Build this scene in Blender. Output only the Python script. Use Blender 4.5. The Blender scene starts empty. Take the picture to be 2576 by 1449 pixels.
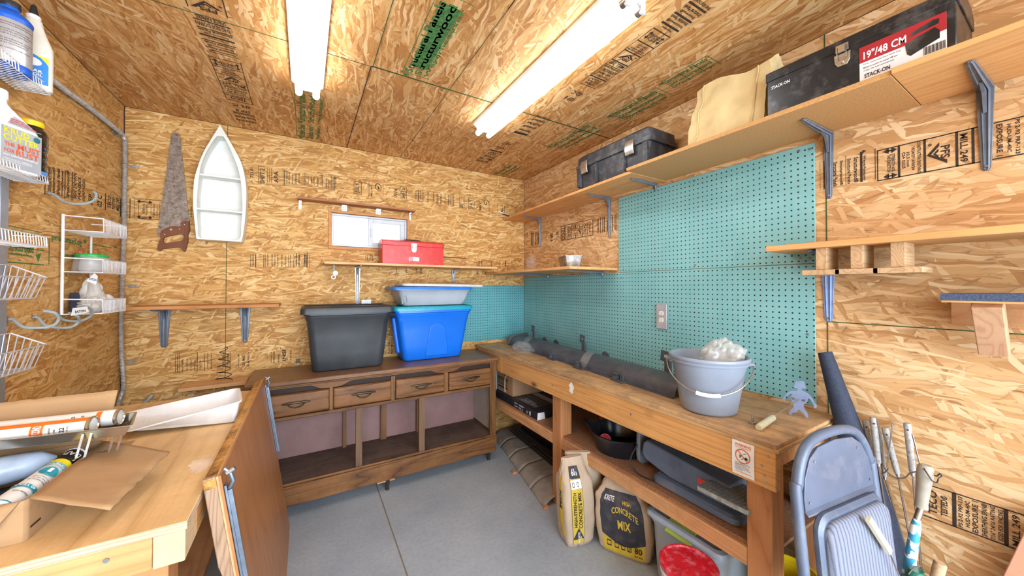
import bpy, bmesh, math, random
from math import sin, cos, pi, radians as RD, sqrt
from mathutils import Vector as V, Matrix, noise
random.seed(7)
SC = bpy.context.scene
COL = SC.collection
# ---------------------------------------------------------------- camera model (2576x1449)
F, YAW, PIT, ROL, CU, CV, CH = 880.4, 0.538, 0.0123, 0.0005, 1292.57, 712.21, 1.43
RX, LX, BY, ZC, FY = 1.945, -0.957, 3.05, 2.5385, -1.3
fw = V((sin(YAW)*cos(PIT), cos(YAW)*cos(PIT), sin(PIT))); r0 = V((cos(YAW), -sin(YAW), 0)); u0 = r0.cross(fw)
r2 = r0*cos(ROL)+u0*sin(ROL); u2 = u0*cos(ROL)-r0*sin(ROL)
EYE = V((0, 0, CH))
def ray(U, W): return fw + r2*((U-CU)/F) - u2*((W-CV)/F)
def onX(U, W, X): d = ray(U, W); return EYE + d*(X/d.x)
def onY(U, W, Y): d = ray(U, W); return EYE + d*(Y/d.y)
def onZ(U, W, Z): d = ray(U, W); return EYE + d*((Z-CH)/d.z)
def onP(U, W, O, N):
    d = ray(U, W); return EYE + d*((O-EYE).dot(N)/d.dot(N))

# ---------------------------------------------------------------- scene helpers
def thing(name, label, cat, loc=(0, 0, 0), rotz=0, group=None):
    o = bpy.data.objects.new(name, None); COL.objects.link(o)
    o.location = loc; o.rotation_euler = (0, 0, rotz); o.empty_display_size = .05
    o['label'] = label; o['category'] = cat
    if group: o['group'] = group
    return o
def wm(o):
    m = Matrix.Identity(4)
    while o is not None:
        m = Matrix.LocRotScale(o.location, o.rotation_euler, None) @ m; o = o.parent
    return m
class MB:
    def __init__(s): s.bm = bmesh.new()
    def box(s, a, b, M=None):
        x0, x1 = sorted((a[0], b[0])); y0, y1 = sorted((a[1], b[1])); z0, z1 = sorted((a[2], b[2]))
        vs = [V((x, y, z)) for z in (z0, z1) for x, y in ((x0, y0), (x1, y0), (x1, y1), (x0, y1))]
        if M is not None: vs = [M @ v for v in vs]
        v = [s.bm.verts.new(p) for p in vs]
        for f in ((3, 2, 1, 0), (4, 5, 6, 7), (0, 1, 5, 4), (1, 2, 6, 5), (2, 3, 7, 6), (3, 0, 4, 7)):
            s.bm.faces.new([v[i] for i in f])
        return s
    def beam(s, p0, p1, w, h, up=(0, 0, 1)):
        p0, p1 = V(p0), V(p1); d = (p1-p0); L = d.length; d.normalize()
        x = d.cross(V(up))
        if x.length < 1e-4: x = V((1, 0, 0))
        x.normalize(); y = x.cross(d)
        M = Matrix((x, d, y)).transposed().to_4x4(); M.translation = p0
        return s.box((-w/2, 0, -h/2), (w/2, L, h/2), M)
    def ring(s, c, ax, r, n, ph=0):
        ax = V(ax).normalized(); a = ax.orthogonal().normalized(); b = ax.cross(a)
        return [V(c)+a*(r*cos(2*pi*i/n+ph))+b*(r*sin(2*pi*i/n+ph)) for i in range(n)]
    def loft(s, rings, caps=(True, True), closed=True):
        R = [[s.bm.verts.new(p) for p in r] for r in rings]; n = len(R[0])
        for a, b in zip(R, R[1:]):
            for i in range(n if closed else n-1):
                j = (i+1) % n
                try: s.bm.faces.new((a[i], a[j], b[j], b[i]))
                except ValueError: pass
        if caps[0] and closed: s.bm.faces.new(R[0][::-1])
        if caps[1] and closed: s.bm.faces.new(R[-1])
        return s
    def cyl(s, p0, p1, r0_, r1_=None, n=20):
        r1_ = r0_ if r1_ is None else r1_; p0, p1 = V(p0), V(p1); ax = p1-p0
        return s.loft([s.ring(p0, ax, r0_, n), s.ring(p1, ax, r1_, n)])
    def tube(s, pts, r, n=8, rads=None, closed=False):
        pts = [V(p) for p in pts]; N = len(pts); rings = []; a = None
        for i, p in enumerate(pts):
            q0 = pts[i-1] if (i > 0 or closed) else p; q1 = pts[(i+1) % N] if (i < N-1 or closed) else p
            d = (q1-q0)
            if d.length < 1e-7: d = V((0, 0, 1))
            d.normalize()
            a = d.orthogonal().normalized() if a is None else (a-d*a.dot(d))
            if a.length < 1e-5: a = d.orthogonal()
            a.normalize(); b = d.cross(a); rr = rads[i] if rads else r
            rings.append([p+a*(rr*cos(2*pi*k/n))+b*(rr*sin(2*pi*k/n)) for k in range(n)])
        if closed: rings.append(rings[0])
        return s.loft(rings, caps=(not closed, not closed))
    def lathe(s, prof, c=(0, 0, 0), n=32, sx=1, sy=1, M=None, caps=(True, True)):
        rings = []
        for r, z in prof:
            ring = [V((c[0]+sx*r*cos(2*pi*i/n), c[1]+sy*r*sin(2*pi*i/n), c[2]+z)) for i in range(n)]
            if M is not None: ring = [M @ p for p in ring]
            rings.append(ring)
        return s.loft(rings, caps=caps)
    def prism(s, pts, vec):
        pts = [V(p) for p in pts]; vec = V(vec)
        a = [s.bm.verts.new(p) for p in pts]; b = [s.bm.verts.new(p+vec) for p in pts]; n = len(a)
        s.bm.faces.new(a[::-1]); s.bm.faces.new(b)
        for i in range(n):
            j = (i+1) % n; s.bm.faces.new((a[i], a[j], b[j], b[i]))
        return s
    def grid(s, fn, nu, nv):
        g = [[s.bm.verts.new(fn(i/nu, j/nv)) for j in range(nv+1)] for i in range(nu+1)]
        for i in range(nu):
            for j in range(nv): s.bm.faces.new((g[i][j], g[i+1][j], g[i+1][j+1], g[i][j+1]))
        return s
    def quad(s, a, b, c, d):
        s.bm.faces.new([s.bm.verts.new(V(p)) for p in (a, b, c, d)]); return s
    def poly(s, pts):
        s.bm.faces.new([s.bm.verts.new(V(p)) for p in pts]); return s
    def mesh(s, me, fn):
        vs = [s.bm.verts.new(fn(v.co)) for v in me.vertices]
        for p in me.polygons:
            try: s.bm.faces.new([vs[i] for i in p.vertices])
            except ValueError: pass
        return s
    def cut(s, outs, M, th):
        """flat plate from 2D outlines (first outer, others holes), local xy, extruded th along local z"""
        cu = bpy.data.curves.new('t', 'CURVE'); cu.dimensions = '2D'; cu.fill_mode = 'BOTH'; cu.extrude = th/2
        for o in outs:
            sp = cu.splines.new('POLY'); sp.points.add(len(o)-1)
            for p, q in zip(sp.points, o): p.co = (q[0], q[1], 0, 1)
            sp.use_cyclic_u = True
        ob = bpy.data.objects.new('t', cu); COL.objects.link(ob); dg = bpy.context.evaluated_depsgraph_get()
        me = bpy.data.meshes.new_from_object(ob.evaluated_get(dg)); bpy.data.objects.remove(ob)
        s.mesh(me, lambda c: M @ V((c.x, c.y, c.z+th/2))); bpy.data.meshes.remove(me); bpy.data.curves.remove(cu)
        bmesh.ops.remove_doubles(s.bm, verts=s.bm.verts, dist=1e-6)
        return s
_tc = {}
def textmesh(t, bold=0):
    k = (t, bold)
    if k not in _tc:
        cu = bpy.data.curves.new('t', 'FONT'); cu.body = t; cu.size = 1; cu.resolution_u = 2; cu.offset = bold
        ob = bpy.data.objects.new('t', cu); COL.objects.link(ob); dg = bpy.context.evaluated_depsgraph_get()
        me = bpy.data.meshes.new_from_object(ob.evaluated_get(dg)); bpy.data.objects.remove(ob)
        xs = [v.co.x for v in me.vertices] or [0, 1]; ys = [v.co.y for v in me.vertices] or [0, 1]
        _tc[k] = (me, min(xs), max(xs), min(ys), max(ys))
    return _tc[k]
def text(mb, t, fn, x, y, w, h, bold=.012):
    """text filling the box x..x+w, y..y+h of a 2D chart mapped to space by fn(s,t)"""
    me, a, b, c, d = textmesh(t, min(bold, .022))
    if b-a < 1e-6 or d-c < 1e-6: return
    mb.mesh(me, lambda v: fn(x+(v.x-a)/(b-a)*w, y+(v.y-c)/(d-c)*h))
def rect(mb, fn, x0, y0, x1, y1, nu=1, nv=1):
    mb.grid(lambda i, j: fn(x0+(x1-x0)*i, y0+(y1-y0)*j), nu, nv)
def frame(mb, fn, x0, y0, x1, y1, t):
    rect(mb, fn, x0, y0, x1, y0+t); rect(mb, fn, x0, y1-t, x1, y1); rect(mb, fn, x0, y0, x0+t, y1); rect(mb, fn, x1-t, y0, x1, y1)
def plane(O, X, Y, off=0):
    O, X, Y = V(O), V(X), V(Y); N = X.cross(Y).normalized()*off
    return lambda s, t: O+X*s+Y*t+N
def part(name, mb, mat, parent=None, bevel=0, smooth=False, sub=0, solid=0, auto=35, seg=2):
    me = bpy.data.meshes.new(name)
    if parent is not None: mb.bm.transform(wm(parent).inverted())
    bmesh.ops.recalc_face_normals(mb.bm, faces=mb.bm.faces)
    mb.bm.to_mesh(me); mb.bm.free()
    for m in (mat if isinstance(mat, (list, tuple)) else [mat]): me.materials.append(m)
    o = bpy.data.objects.new(name, me); COL.objects.link(o); o.parent = parent
    if smooth or bevel or sub:
        for p in me.polygons: p.use_smooth = True
    if solid: m = o.modifiers.new('s', 'SOLIDIFY'); m.thickness = solid; m.offset = 0
    if bevel: m = o.modifiers.new('b', 'BEVEL'); m.width = bevel; m.segments = seg; m.limit_method = 'ANGLE'; m.angle_limit = RD(35)
    if sub: m = o.modifiers.new('u', 'SUBSURF'); m.levels = sub; m.render_levels = sub
    if (smooth or bevel) and not sub:
        try: me.set_sharp_from_angle(angle=RD(auto))
        except Exception: pass
    return o
def single(name, mb, mat, label, cat, group=None, **k):
    """a thing that is one mesh; origin at the middle of its base"""
    vs = [v.co for v in mb.bm.verts]
    c = V(((min(v.x for v in vs)+max(v.x for v in vs))/2, (min(v.y for v in vs)+max(v.y for v in vs))/2, min(v.z for v in vs)))
    mb.bm.transform(Matrix.Translation(-c)); o = part(name, mb, mat, **k); o.location = c
    o['label'] = label; o['category'] = cat
    if group: o['group'] = group
    return o
def struct(name, mb, mat, parent=None, **k):
    o = part(name, mb, mat, parent, **k); o['kind'] = 'structure'; return o
def rrect(cx, cy, w, d, r, z, n=5, M=None):
    pts = []
    for qx, qy, a0 in ((1, 1, 0), (-1, 1, pi/2), (-1, -1, pi), (1, -1, 3*pi/2)):
        for i in range(n+1):
            a = a0+pi/2*i/n; pts.append(V((cx+qx*(w/2-r)+r*cos(a), cy+qy*(d/2-r)+r*sin(a), z)))
    return [M @ p for p in pts] if M is not None else pts
def smooth_path(pts, k=6):
    pts = [V(p) for p in pts]; out = []
    for i in range(len(pts)-1):
        p0 = pts[max(i-1, 0)]; p1 = pts[i]; p2 = pts[i+1]; p3 = pts[min(i+2, len(pts)-1)]
        for j in range(k):
            t = j/k
            out.append(.5*((2*p1)+(p2-p0)*t+(2*p0-5*p1+4*p2-p3)*t*t+(3*p1-p0-3*p2+p3)*t**3))
    out.append(pts[-1]); return out

# ---------------------------------------------------------------- materials
def lin(c):
    return tuple(((x/255)/12.92 if x/255 <= .04045 else ((x/255+.055)/1.055)**2.4) for x in c)+(1,)
class NT:
    def __init__(s, name):
        s.m = bpy.data.materials.new(name); s.m.use_nodes = True; s.t = s.m.node_tree; s.n = s.t.nodes
        s.b = s.n['Principled BSDF']
    def __call__(s, typ, **k):
        nd = s.n.new('ShaderNode'+typ)
        for a, b in k.items(): setattr(nd, a, b)
        return nd
    def L(s, a, b): s.t.links.new(a, b)
    def math(s, op, a, b=None, c=None):
        nd = s('Math', operation=op)
        for i, x in enumerate((a, b, c)):
            if x is None: continue
            if isinstance(x, (int, float)): nd.inputs[i].default_value = x
            else: s.L(x, nd.inputs[i])
        return nd.outputs[0]
    def mix(s, f, a, b, blend='MIX'):
        nd = s('MixRGB', blend_type=blend)
        for i, x in enumerate((f, a, b)):
            if isinstance(x, (int, float)): nd.inputs[i].default_value = x
            elif isinstance(x, tuple): nd.inputs[i].default_value = x
            else: s.L(x, nd.inputs[i])
        return nd.outputs[0]
    def coord(s): return s('TexCoord').outputs['Object']
    def mapping(s, vec, sc=(1, 1, 1), rot=(0, 0, 0), loc=(0, 0, 0)):
        nd = s('Mapping'); s.L(vec, nd.inputs[0]); nd.inputs['Scale'].default_value = sc
        nd.inputs['Rotation'].default_value = rot; nd.inputs['Location'].default_value = loc; return nd.outputs[0]
    def noise(s, vec, scale, detail=3, rough=.5, dist=0):
        nd = s('TexNoise'); s.L(vec, nd.inputs['Vector']); nd.inputs['Scale'].default_value = scale
        nd.inputs['Detail'].default_value = detail; nd.inputs['Roughness'].default_value = rough; nd.inputs['Distortion'].default_value = dist
        return nd
    def ramp(s, fac, stops, interp='LINEAR'):
        nd = s('ValToRGB'); s.L(fac, nd.inputs[0]); cr = nd.color_ramp; cr.interpolation = interp
        while len(cr.elements) < len(stops): cr.elements.new(.5)
        for e, (p, c) in zip(cr.elements, stops): e.position = p; e.color = c if len(c) == 4 else lin(c)
        return nd.outputs[0]
    def bump(s, h, st, dist=.002):
        nd = s('Bump'); nd.inputs['Strength'].default_value = st; nd.inputs['Distance'].default_value = dist
        s.L(h, nd.inputs['Height']); s.L(nd.outputs[0], s.b.inputs['Normal'])
    def set(s, **k):
        for a, v in k.items():
            i = s.b.inputs[a.replace('_', ' ')]
            if isinstance(v, (int, float, tuple)): i.default_value = v
            else: s.L(v, i)
        return s.m
def pm(name, c, rough=.5, metal=0, var=.12, scale=18, bump=0, bscale=60, dirt=None, dirt_amt=.5, dscale=9, trans=0, alpha=1, emit=0, coat=0, spec=.5, streak=None):
    t = NT(name); co = t.coord()
    if streak: co2 = t.mapping(co, streak)
    else: co2 = co
    n1 = t.noise(co2, scale, 4, .6).outputs['Fac']
    lo = tuple(max(0, x*(1-var)) for x in c); hi = tuple(min(255, x*(1+var*.7)) for x in c)
    col = t.ramp(n1, [(.3, lo), (.7, hi)])
    if dirt:
        n2 = t.noise(co, dscale, 6, .7).outputs['Fac']
        m = t.ramp(n2, [(.5, (0, 0, 0, 1)), (.72, (dirt_amt,)*3+(1,))]); col = t.mix(m, col, lin(dirt))
    t.set(Base_Color=col, Roughness=rough, Metallic=metal)
    t.b.inputs['Specular IOR Level'].default_value = spec
    if bump: t.bump(t.noise(co, bscale, 4, .6).outputs['Fac'], bump)
    if trans: t.set(Transmission_Weight=trans)
    if alpha < 1: t.set(Alpha=alpha)
    if coat: t.set(Coat_Weight=coat, Coat_Roughness=.1)
    if emit: t.set(Emission_Color=lin(c), Emission_Strength=emit)
    return t.m
def wood(name, c1, c2, c3=None, axis='y', freq=1.0, knots=0, rough=.6, dark=None, darkamt=.5, wave=14, bump=.15, seed=0):
    """axis = world direction of the grain"""
    t = NT(name); co = t.mapping(t.coord(), loc=(seed*3.1, seed*1.7, seed*.9))
    k = .07; sc = {'x': (k, 1, 1), 'y': (1, k, 1), 'z': (1, 1, k)}[axis]
    m = t.mapping(co, sc)
    nz = t.noise(m, 6*freq, 2, .45, .5).outputs['Fac']
    rings = t.math('POWER', t.math('ABSOLUTE', t.math('SINE', t.math('MULTIPLY', nz, wave*3.1416))), .45)
    fine = t.noise(t.mapping(co, tuple(x if x != k else .03 for x in sc)), 150*freq, 4, .7).outputs['Fac']
    g = t.math('ADD', t.math('MULTIPLY', rings, .55), t.math('MULTIPLY', fine, .6))
    col = t.ramp(g, [(.25, c1), (.85, c2)]) if c3 is None else t.ramp(g, [(.2, c1), (.5, c2), (.9, c3)])
    big = t.noise(co, 3.2, 3, .6).outputs['Fac']
    col = t.mix(t.ramp(big, [(.4, (0, 0, 0, 1)), (.75, (.3, .3, .3, 1))]), col, lin(tuple(x*.8 for x in c1)))
    if knots:
        vo = t('TexVoronoi'); t.L(t.mapping(co, {'x': (.5, 0, 1), 'y': (0, .5, 1), 'z': (1, 1, .5)}[axis]), vo.inputs['Vector']); vo.inputs['Scale'].default_value = knots
        kk = t.ramp(vo.outputs['Distance'], [(.09, (1, 1, 1, 1)), (.12, (.45, .45, .45, 1)), (.17, (0, 0, 0, 1))])
        col = t.mix(kk, col, lin(tuple(x*.42 for x in c1)))
    if dark:
        n2 = t.noise(co, 7, 8, .8).outputs['Fac']
        col = t.mix(t.ramp(n2, [(.45, (0, 0, 0, 1)), (.68, (darkamt,)*3+(1,))]), col, lin(dark))
    n3 = t.noise(co, 42, 6, .8).outputs['Fac']
    col = t.mix(t.ramp(n3, [(.58, (0, 0, 0, 1)), (.72, (.28, .28, .28, 1))]), col, lin(tuple(x*.6 for x in c1)))
    t.set(Base_Color=col, Roughness=rough); t.b.inputs['Specular IOR Level'].default_value = .3; t.bump(fine, bump, .001)
    return t.m
def osb(name, plane_, base, pal, along='u', dens=1.0, seed=0, stain=None):
    """oriented strand board: layers of long flakes, each with its own tone and direction"""
    t = NT(name); co = t.coord(); sp = t('SeparateXYZ'); t.L(co, sp.inputs[0]); cb = t('CombineXYZ')
    a, b = {'xz': (0, 2), 'yz': (1, 2), 'xy': (0, 1)}[plane_]
    if along == 'v': a, b = b, a
    t.L(sp.outputs[a], cb.inputs[0]); t.L(sp.outputs[b], cb.inputs[1]); P = cb.outputs[0]
    wn = t.noise(P, 9, 2, .5); warp = t('VectorMath', operation='MULTIPLY_ADD')
    t.L(wn.outputs['Color'], warp.inputs[0]); warp.inputs[1].default_value = (.035,)*3; t.L(P, warp.inputs[2]); P2 = warp.outputs[0]
    fine0 = t.noise(t.mapping(P2, (14, 170, 1)), 1, 3, .6).outputs['Fac']
    col = t.ramp(fine0, [(.3, base[0]), (.7, base[1])])
    hgt = None
    rnd = random.Random(seed)
    for i, (ang, lu, lv, th) in enumerate(((5, .19, .048, .35), (-13, .15, .034, .5), (21, .12, .028, .58), (-4, .17, .026, .52), (50, .08, .017, .76), (-33, .11, .017, .66), (10, .13, .011, .62), (-62, .06, .010, .84), (-8, .10, .007, .72))):
        lu /= dens; lv /= dens
        m = t.mapping(P2, (1/lu, 1/lv, 1), (0, 0, 0), (rnd.random()*50, rnd.random()*50, 0))
        rt = t.mapping(P2, (1, 1, 1), (0, 0, RD(ang)), (0, 0, 0))
        t.L(rt, m.node.inputs[0])
        vo = t('TexVoronoi', voronoi_dimensions='2D', distance='EUCLIDEAN'); t.L(m, vo.inputs['Vector']); vo.inputs['Scale'].default_value = 1
        s2 = t('SeparateColor'); t.L(vo.outputs['Color'], s2.inputs[0])
        mask = t.math('GREATER_THAN', s2.outputs[0], th)
        grain = t.noise(t.mapping(m, (.35, 5, 1)), 3.5, 4, .7).outputs['Fac']
        tone = t.math('ADD', t.math('MULTIPLY', s2.outputs[1], .84), t.math('MULTIPLY_ADD', grain, .54, -.13))
        fc = t.ramp(tone, pal)
        edge = t.ramp(vo.outputs['Distance'], [(.5, (0, 0, 0, 1)), (.8, (.3, .3, .3, 1))])  # shadow at the flake edges painted into the colour
        fc = t.mix(edge, fc, lin(tuple(x*.55 for x in base[0])))
        if i in (0, 1, 2, 3, 6, 7):
            ve = t('TexVoronoi', voronoi_dimensions='2D', feature='DISTANCE_TO_EDGE'); t.L(m, ve.inputs['Vector']); ve.inputs['Scale'].default_value = 1  # thin painted shadow lines along the flake outlines
            if i % 2 == 0: fc = t.mix(t.ramp(ve.outputs['Distance'], [(.0, (.5, .5, .5, 1)), (.035, (0, 0, 0, 1))]), fc, lin((118, 66, 30)))
            else: vo.distance = 'EUCLIDEAN'; fc = t.mix(t.ramp(ve.outputs['Distance'], [(.0, (.42, .42, .42, 1)), (.04, (0, 0, 0, 1))]), fc, lin((130, 78, 38)))
        col = t.mix(mask, col, fc)
        h = t.math('MULTIPLY', mask, s2.outputs[2]); hgt = h if hgt is None else t.math('ADD', hgt, h)
    # dark slits between flakes, bark specks
    for (su, sv, rot), lo_, am in (((9, 90, .12), .66, .75), ((60, 14, .5), .70, .55), ((14, 70, -.35), .68, .6)):
        nn_ = t.noise(t.mapping(P2, (su, sv, 1), (0, 0, rot)), 1, 3, .65).outputs['Fac']
        col = t.mix(t.ramp(nn_, [(lo_, (0, 0, 0, 1)), (lo_+.05, (am,)*3+(1,))]), col, lin((108, 60, 26)))
    lt = t.noise(t.mapping(P2, (8, 110, 1), (0, 0, -.1)), 1, 3, .6).outputs['Fac']
    col = t.mix(t.ramp(lt, [(.62, (0, 0, 0, 1)), (.72, (.55, .55, .55, 1))]), col, lin((244, 214, 162)))
    big = t.noise(P, 1.6, 3, .6).outputs['Fac']
    col = t.mix(t.ramp(big, [(.4, (0, 0, 0, 1)), (.75, (.35, .35, .35, 1))]), col, lin(stain or base[0]))
    t.set(Base_Color=col, Roughness=.62); t.b.inputs['Specular IOR Level'].default_value = .3
    t.bump(fine0, .22, .0012)
    return t.m
def pegmat(name, plane_, c, c2, pitch=.0264, o=(0, 0)):
    t = NT(name); co = t.coord(); sp = t('SeparateXYZ'); t.L(co, sp.inputs[0])
    a, b = {'xz': (0, 2), 'yz': (1, 2)}[plane_]
    def md(x, off): return t.math('SUBTRACT', t.math('FRACT', t.math('DIVIDE', t.math('ADD', x, 10+off), pitch)), .5)
    u, v = md(sp.outputs[a], o[0]), md(sp.outputs[b], o[1])
    d = t.math('SQRT', t.math('ADD', t.math('MULTIPLY', u, u), t.math('MULTIPLY', v, v)))
    hole = t.ramp(d, [(.125, (1, 1, 1, 1)), (.15, (0, 0, 0, 1))])
    n = t.noise(co, 5, 4, .6).outputs['Fac']; col = t.ramp(n, [(.3, c), (.7, c2)])
    dust = t.noise(co, 60, 4, .7).outputs['Fac']; col = t.mix(t.ramp(dust, [(.66, (0, 0, 0, 1)), (.8, (.25, .25, .25, 1))]), col, lin((220, 215, 200)))
    col = t.mix(hole, col, lin((22, 34, 38))); t.set(Base_Color=col, Roughness=.45)
    t.bump(t.math('SUBTRACT', 1, hole), .6, .003); return t.m

OSB_B = osb('osb_back', 'xz', ((178, 128, 66), (198, 148, 82)), [(0, (140, 90, 42)), (.2, (178, 124, 64)), (.5, (202, 152, 86)), (.8, (222, 180, 116)), (1, (236, 202, 146))], dens=.88, seed=1)
OSB_R = osb('osb_right', 'yz', ((188, 140, 92), (206, 162, 112)), [(0, (150, 102, 60)), (.2, (188, 140, 90)), (.5, (208, 164, 114)), (.8, (224, 186, 138)), (1, (234, 206, 164))], dens=.68, seed=2)
OSB_L = osb('osb_left', 'yz', ((194, 142, 80), (210, 160, 94)), [(0, (152, 98, 50)), (.25, (186, 134, 74)), (.5, (208, 158, 92)), (.8, (220, 178, 114)), (1, (232, 196, 140))], dens=.85, seed=3)
OSB_C = osb('osb_ceiling', 'xy', ((192, 140, 82), (210, 158, 98)), [(0, (146, 88, 46)), (.2, (182, 124, 68)), (.5, (208, 156, 96)), (.8, (224, 180, 122)), (1, (236, 204, 156))], along='v', dens=.76, seed=4)
def concrete():
    t = NT('concrete'); co = t.coord(); n = t.noise(co, 2.2, 5, .6).outputs['Fac']; n2 = t.noise(co, 45, 4, .7).outputs['Fac']
    col = t.ramp(n, [(.3, (150, 161, 172)), (.7, (176, 184, 192))])
    col = t.mix(t.ramp(n2, [(.4, (0, 0, 0, 1)), (.75, (.3, .3, .3, 1))]), col, lin((112, 112, 112)))
    col = t.mix(t.ramp(t.noise(co, 5, 3, .6).outputs['Fac'], [(.62, (0, 0, 0, 1)), (.75, (.4, .4, .4, 1))]), col, lin((158, 146, 122)))
    t.set(Base_Color=col, Roughness=.7); t.bump(n2, .1, .002); return t.m
M_CON = concrete()
M_INK = pm('black_ink', (52, 40, 30), .8, var=.3, scale=120)
M_GRN = pm('green_ink', (66, 120, 62), .8, var=.3, scale=60)
M_SEAM = pm('seam_green', (64, 84, 44), .9, var=.3)
M_SEAMD = pm('seam_dark', (70, 44, 24), .9, var=.3)
M_WHITE = pm('white_paint', (236, 236, 230), .5, var=.04, dirt=(200, 196, 180), dirt_amt=.4)
M_WPLA = pm('white_plastic', (240, 240, 242), .3, var=.03)
M_STEEL = pm('galvanized_steel', (178, 182, 188), .35, metal=.8, var=.15, scale=30)
M_SILV = pm('silver_metal', (200, 200, 200), .25, metal=.95, var=.1, scale=40)
M_BRKT = pm('blue_grey_enamel', (112, 120, 134), .35, metal=.25, var=.1)
M_SCREW = pm('screw_metal', (150, 154, 160), .35, metal=.7)
M_PINE = wood('pine_shelf', (202, 142, 84), (224, 170, 110), axis='y', rough=.6)
M_PINEX = wood('pine_shelf_x', (206, 150, 98), (228, 180, 128), axis='x', rough=.6)
M_PINEZ = wood('pine_post', (168, 108, 66), (196, 138, 90), axis='z', knots=3, rough=.65)
M_APRON = wood('pine_apron', (184, 126, 70), (218, 164, 102), axis='y', knots=5.5, rough=.5, wave=18)
M_LUM = wood('raw_lumber_y', (186, 128, 84), (212, 160, 112), axis='y', rough=.7, dark=(120, 84, 60), darkamt=.35)
M_PLYT = wood('bench_plywood', (168, 124, 82), (206, 164, 116), axis='y', rough=.6, dark=(104, 90, 80), darkamt=.75, wave=10)
M_PLYE = wood('plywood_edge', (176, 134, 90), (206, 168, 122), axis='y', wave=60, rough=.7)
M_PLYL = wood('left_plywood', (206, 160, 104), (242, 204, 148), axis='y', rough=.5, dark=(200, 168, 128), darkamt=.5, wave=7, freq=.8)
M_PLYLE = wood('left_ply_edge', (170, 130, 96), (220, 196, 166), axis='x', wave=30, rough=.7)
M_PART = pm('particle_board', (176, 130, 84), .75, var=.12, scale=140, bump=.1, bscale=200)
M_PARTD = pm('particle_board_dusty', (150, 108, 78), .8, var=.2, scale=90, bump=.15, bscale=150, dirt=(110, 80, 62), dirt_amt=.6)
M_DRS = wood('walnut_veneer', (56, 34, 18), (106, 68, 38), (138, 94, 54), axis='x', rough=.5, dark=(56, 40, 30), darkamt=.4, wave=12)
M_DRSZ = wood('walnut_veneer_z', (58, 36, 20), (102, 68, 40), (132, 92, 56), axis='z', rough=.4, dark=(60, 46, 36), darkamt=.35)
M_DRSTOP = wood('walnut_top', (98, 66, 42), (124, 88, 60), (140, 102, 72), axis='x', rough=.32, dark=(70, 56, 50), darkamt=.5)
M_DRSIN = wood('dusty_shelf', (84, 66, 58), (108, 88, 78), axis='x', rough=.8, dark=(58, 44, 38), darkamt=.7)
M_HBPINK = pm('hardboard_back', (142, 108, 104), .7, var=.08, scale=6)
M_BRASS = pm('antique_pewter', (84, 76, 64), .35, metal=.8, var=.2, scale=60)
M_CARD = wood('cardboard', (174, 138, 100), (190, 154, 114), axis='x', rough=.8, wave=2, freq=.5)
M_BLK = pm('black_plastic', (38, 40, 44), .4, var=.15, dirt=(90, 90, 92), dirt_amt=.25)
M_BLKR = pm('black_rubber', (30, 32, 38), .55, var=.2)
M_VINYL = pm('white_vinyl', (198, 202, 208), .35, var=.03)
# ---------------------------------------------------------------- the shed shell
T_ = .1
mb = MB(); mb.box((LX-T_, FY, -T_), (RX+T_, BY+T_, 0)); struct('floor', mb, M_CON)
mb = MB(); mb.box((LX-T_, FY, ZC), (RX+T_, BY+T_, ZC+T_)); ceiling = struct('ceiling', mb, OSB_C)
mb = MB(); mb.box((LX-T_, FY, 0), (LX, BY+T_, ZC)); wall_left = struct('wall_left', mb, OSB_L)
mb = MB(); mb.box((RX, FY, 0), (RX+T_, BY+T_, ZC)); wall_right = struct('wall_right', mb, OSB_R)
WX0, WX1, WZ0, WZ1 = .17, .752, 1.75, 2.012
mb = MB()
mb.box((LX, BY, 0), (WX0, BY+T_, ZC)).box((WX1, BY, 0), (RX, BY+T_, ZC)).box((WX0, BY, 0), (WX1, BY+T_, WZ0)).box((WX0, BY, WZ1), (WX1, BY+T_, ZC))
wall_back = struct('wall_back', mb, OSB_B)
# window: wood casing, vinyl frame, two panes
t = thing('window_1', '', ''); del t['label'], t['category']; t['kind'] = 'structure'; t.location = (.46, BY, WZ0)
M_CASE = wood('window_casing', (180, 116, 62), (206, 146, 90), axis='x')
mb = MB(); c0, c1, e0, e1 = .153, .768, 1.729, 2.03; y = BY-.014
for a, b in (((c0, y, e1-.02), (c1, BY, e1)), ((c0, y, e0), (c1, BY, e0+.02)), ((c0, y, e0+.02), (c0+.02, BY, e1-.02)), ((c1-.02, y, e0+.02), (c1, BY, e1-.02))): mb.box(a, b)
part('window_casing', mb, M_CASE, t, bevel=.002)
mb = MB(); y0, y1 = BY+.004, BY+.05; x0, x1, z0, z1, w = WX0+.003, WX1-.003, WZ0+.003, WZ1-.003, .016
for a, b in (((x0, y0, z1-w), (x1, y1, z1)), ((x0, y0, z0), (x1, y1, z0+w)), ((x0, y0, z0+w), (x0+w, y1, z1-w)), ((x1-w, y0, z0+w), (x1, y1, z1-w))): mb.box(a, b)
part('window_frame', mb, M_VINYL, t, bevel=.003)
xm = (x0+x1)/2; mb = MB(); y2 = BY+.012
for a, b in (((xm-.018, y2, z0+w), (xm+.018, y1-.01, z1-w)), ((xm+.018, y2, z1-w-.03), (x1-w, y1-.01, z1-w)), ((xm+.018, y2, z0+w), (x1-w, y1-.01, z0+w+.03)), ((x1-w-.035, y2, z0+w+.03), (x1-w, y1-.01, z1-w-.03))): mb.box(a, b)
mb.box((xm-.004, y2-.006, z0+.09), (xm+.006, y2, z0+.16))
part('window_sash', mb, M_VINYL, t, bevel=.002)
M_GLASS = pm('window_glass', (235, 245, 255), .03, trans=1, var=.01)
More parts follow.
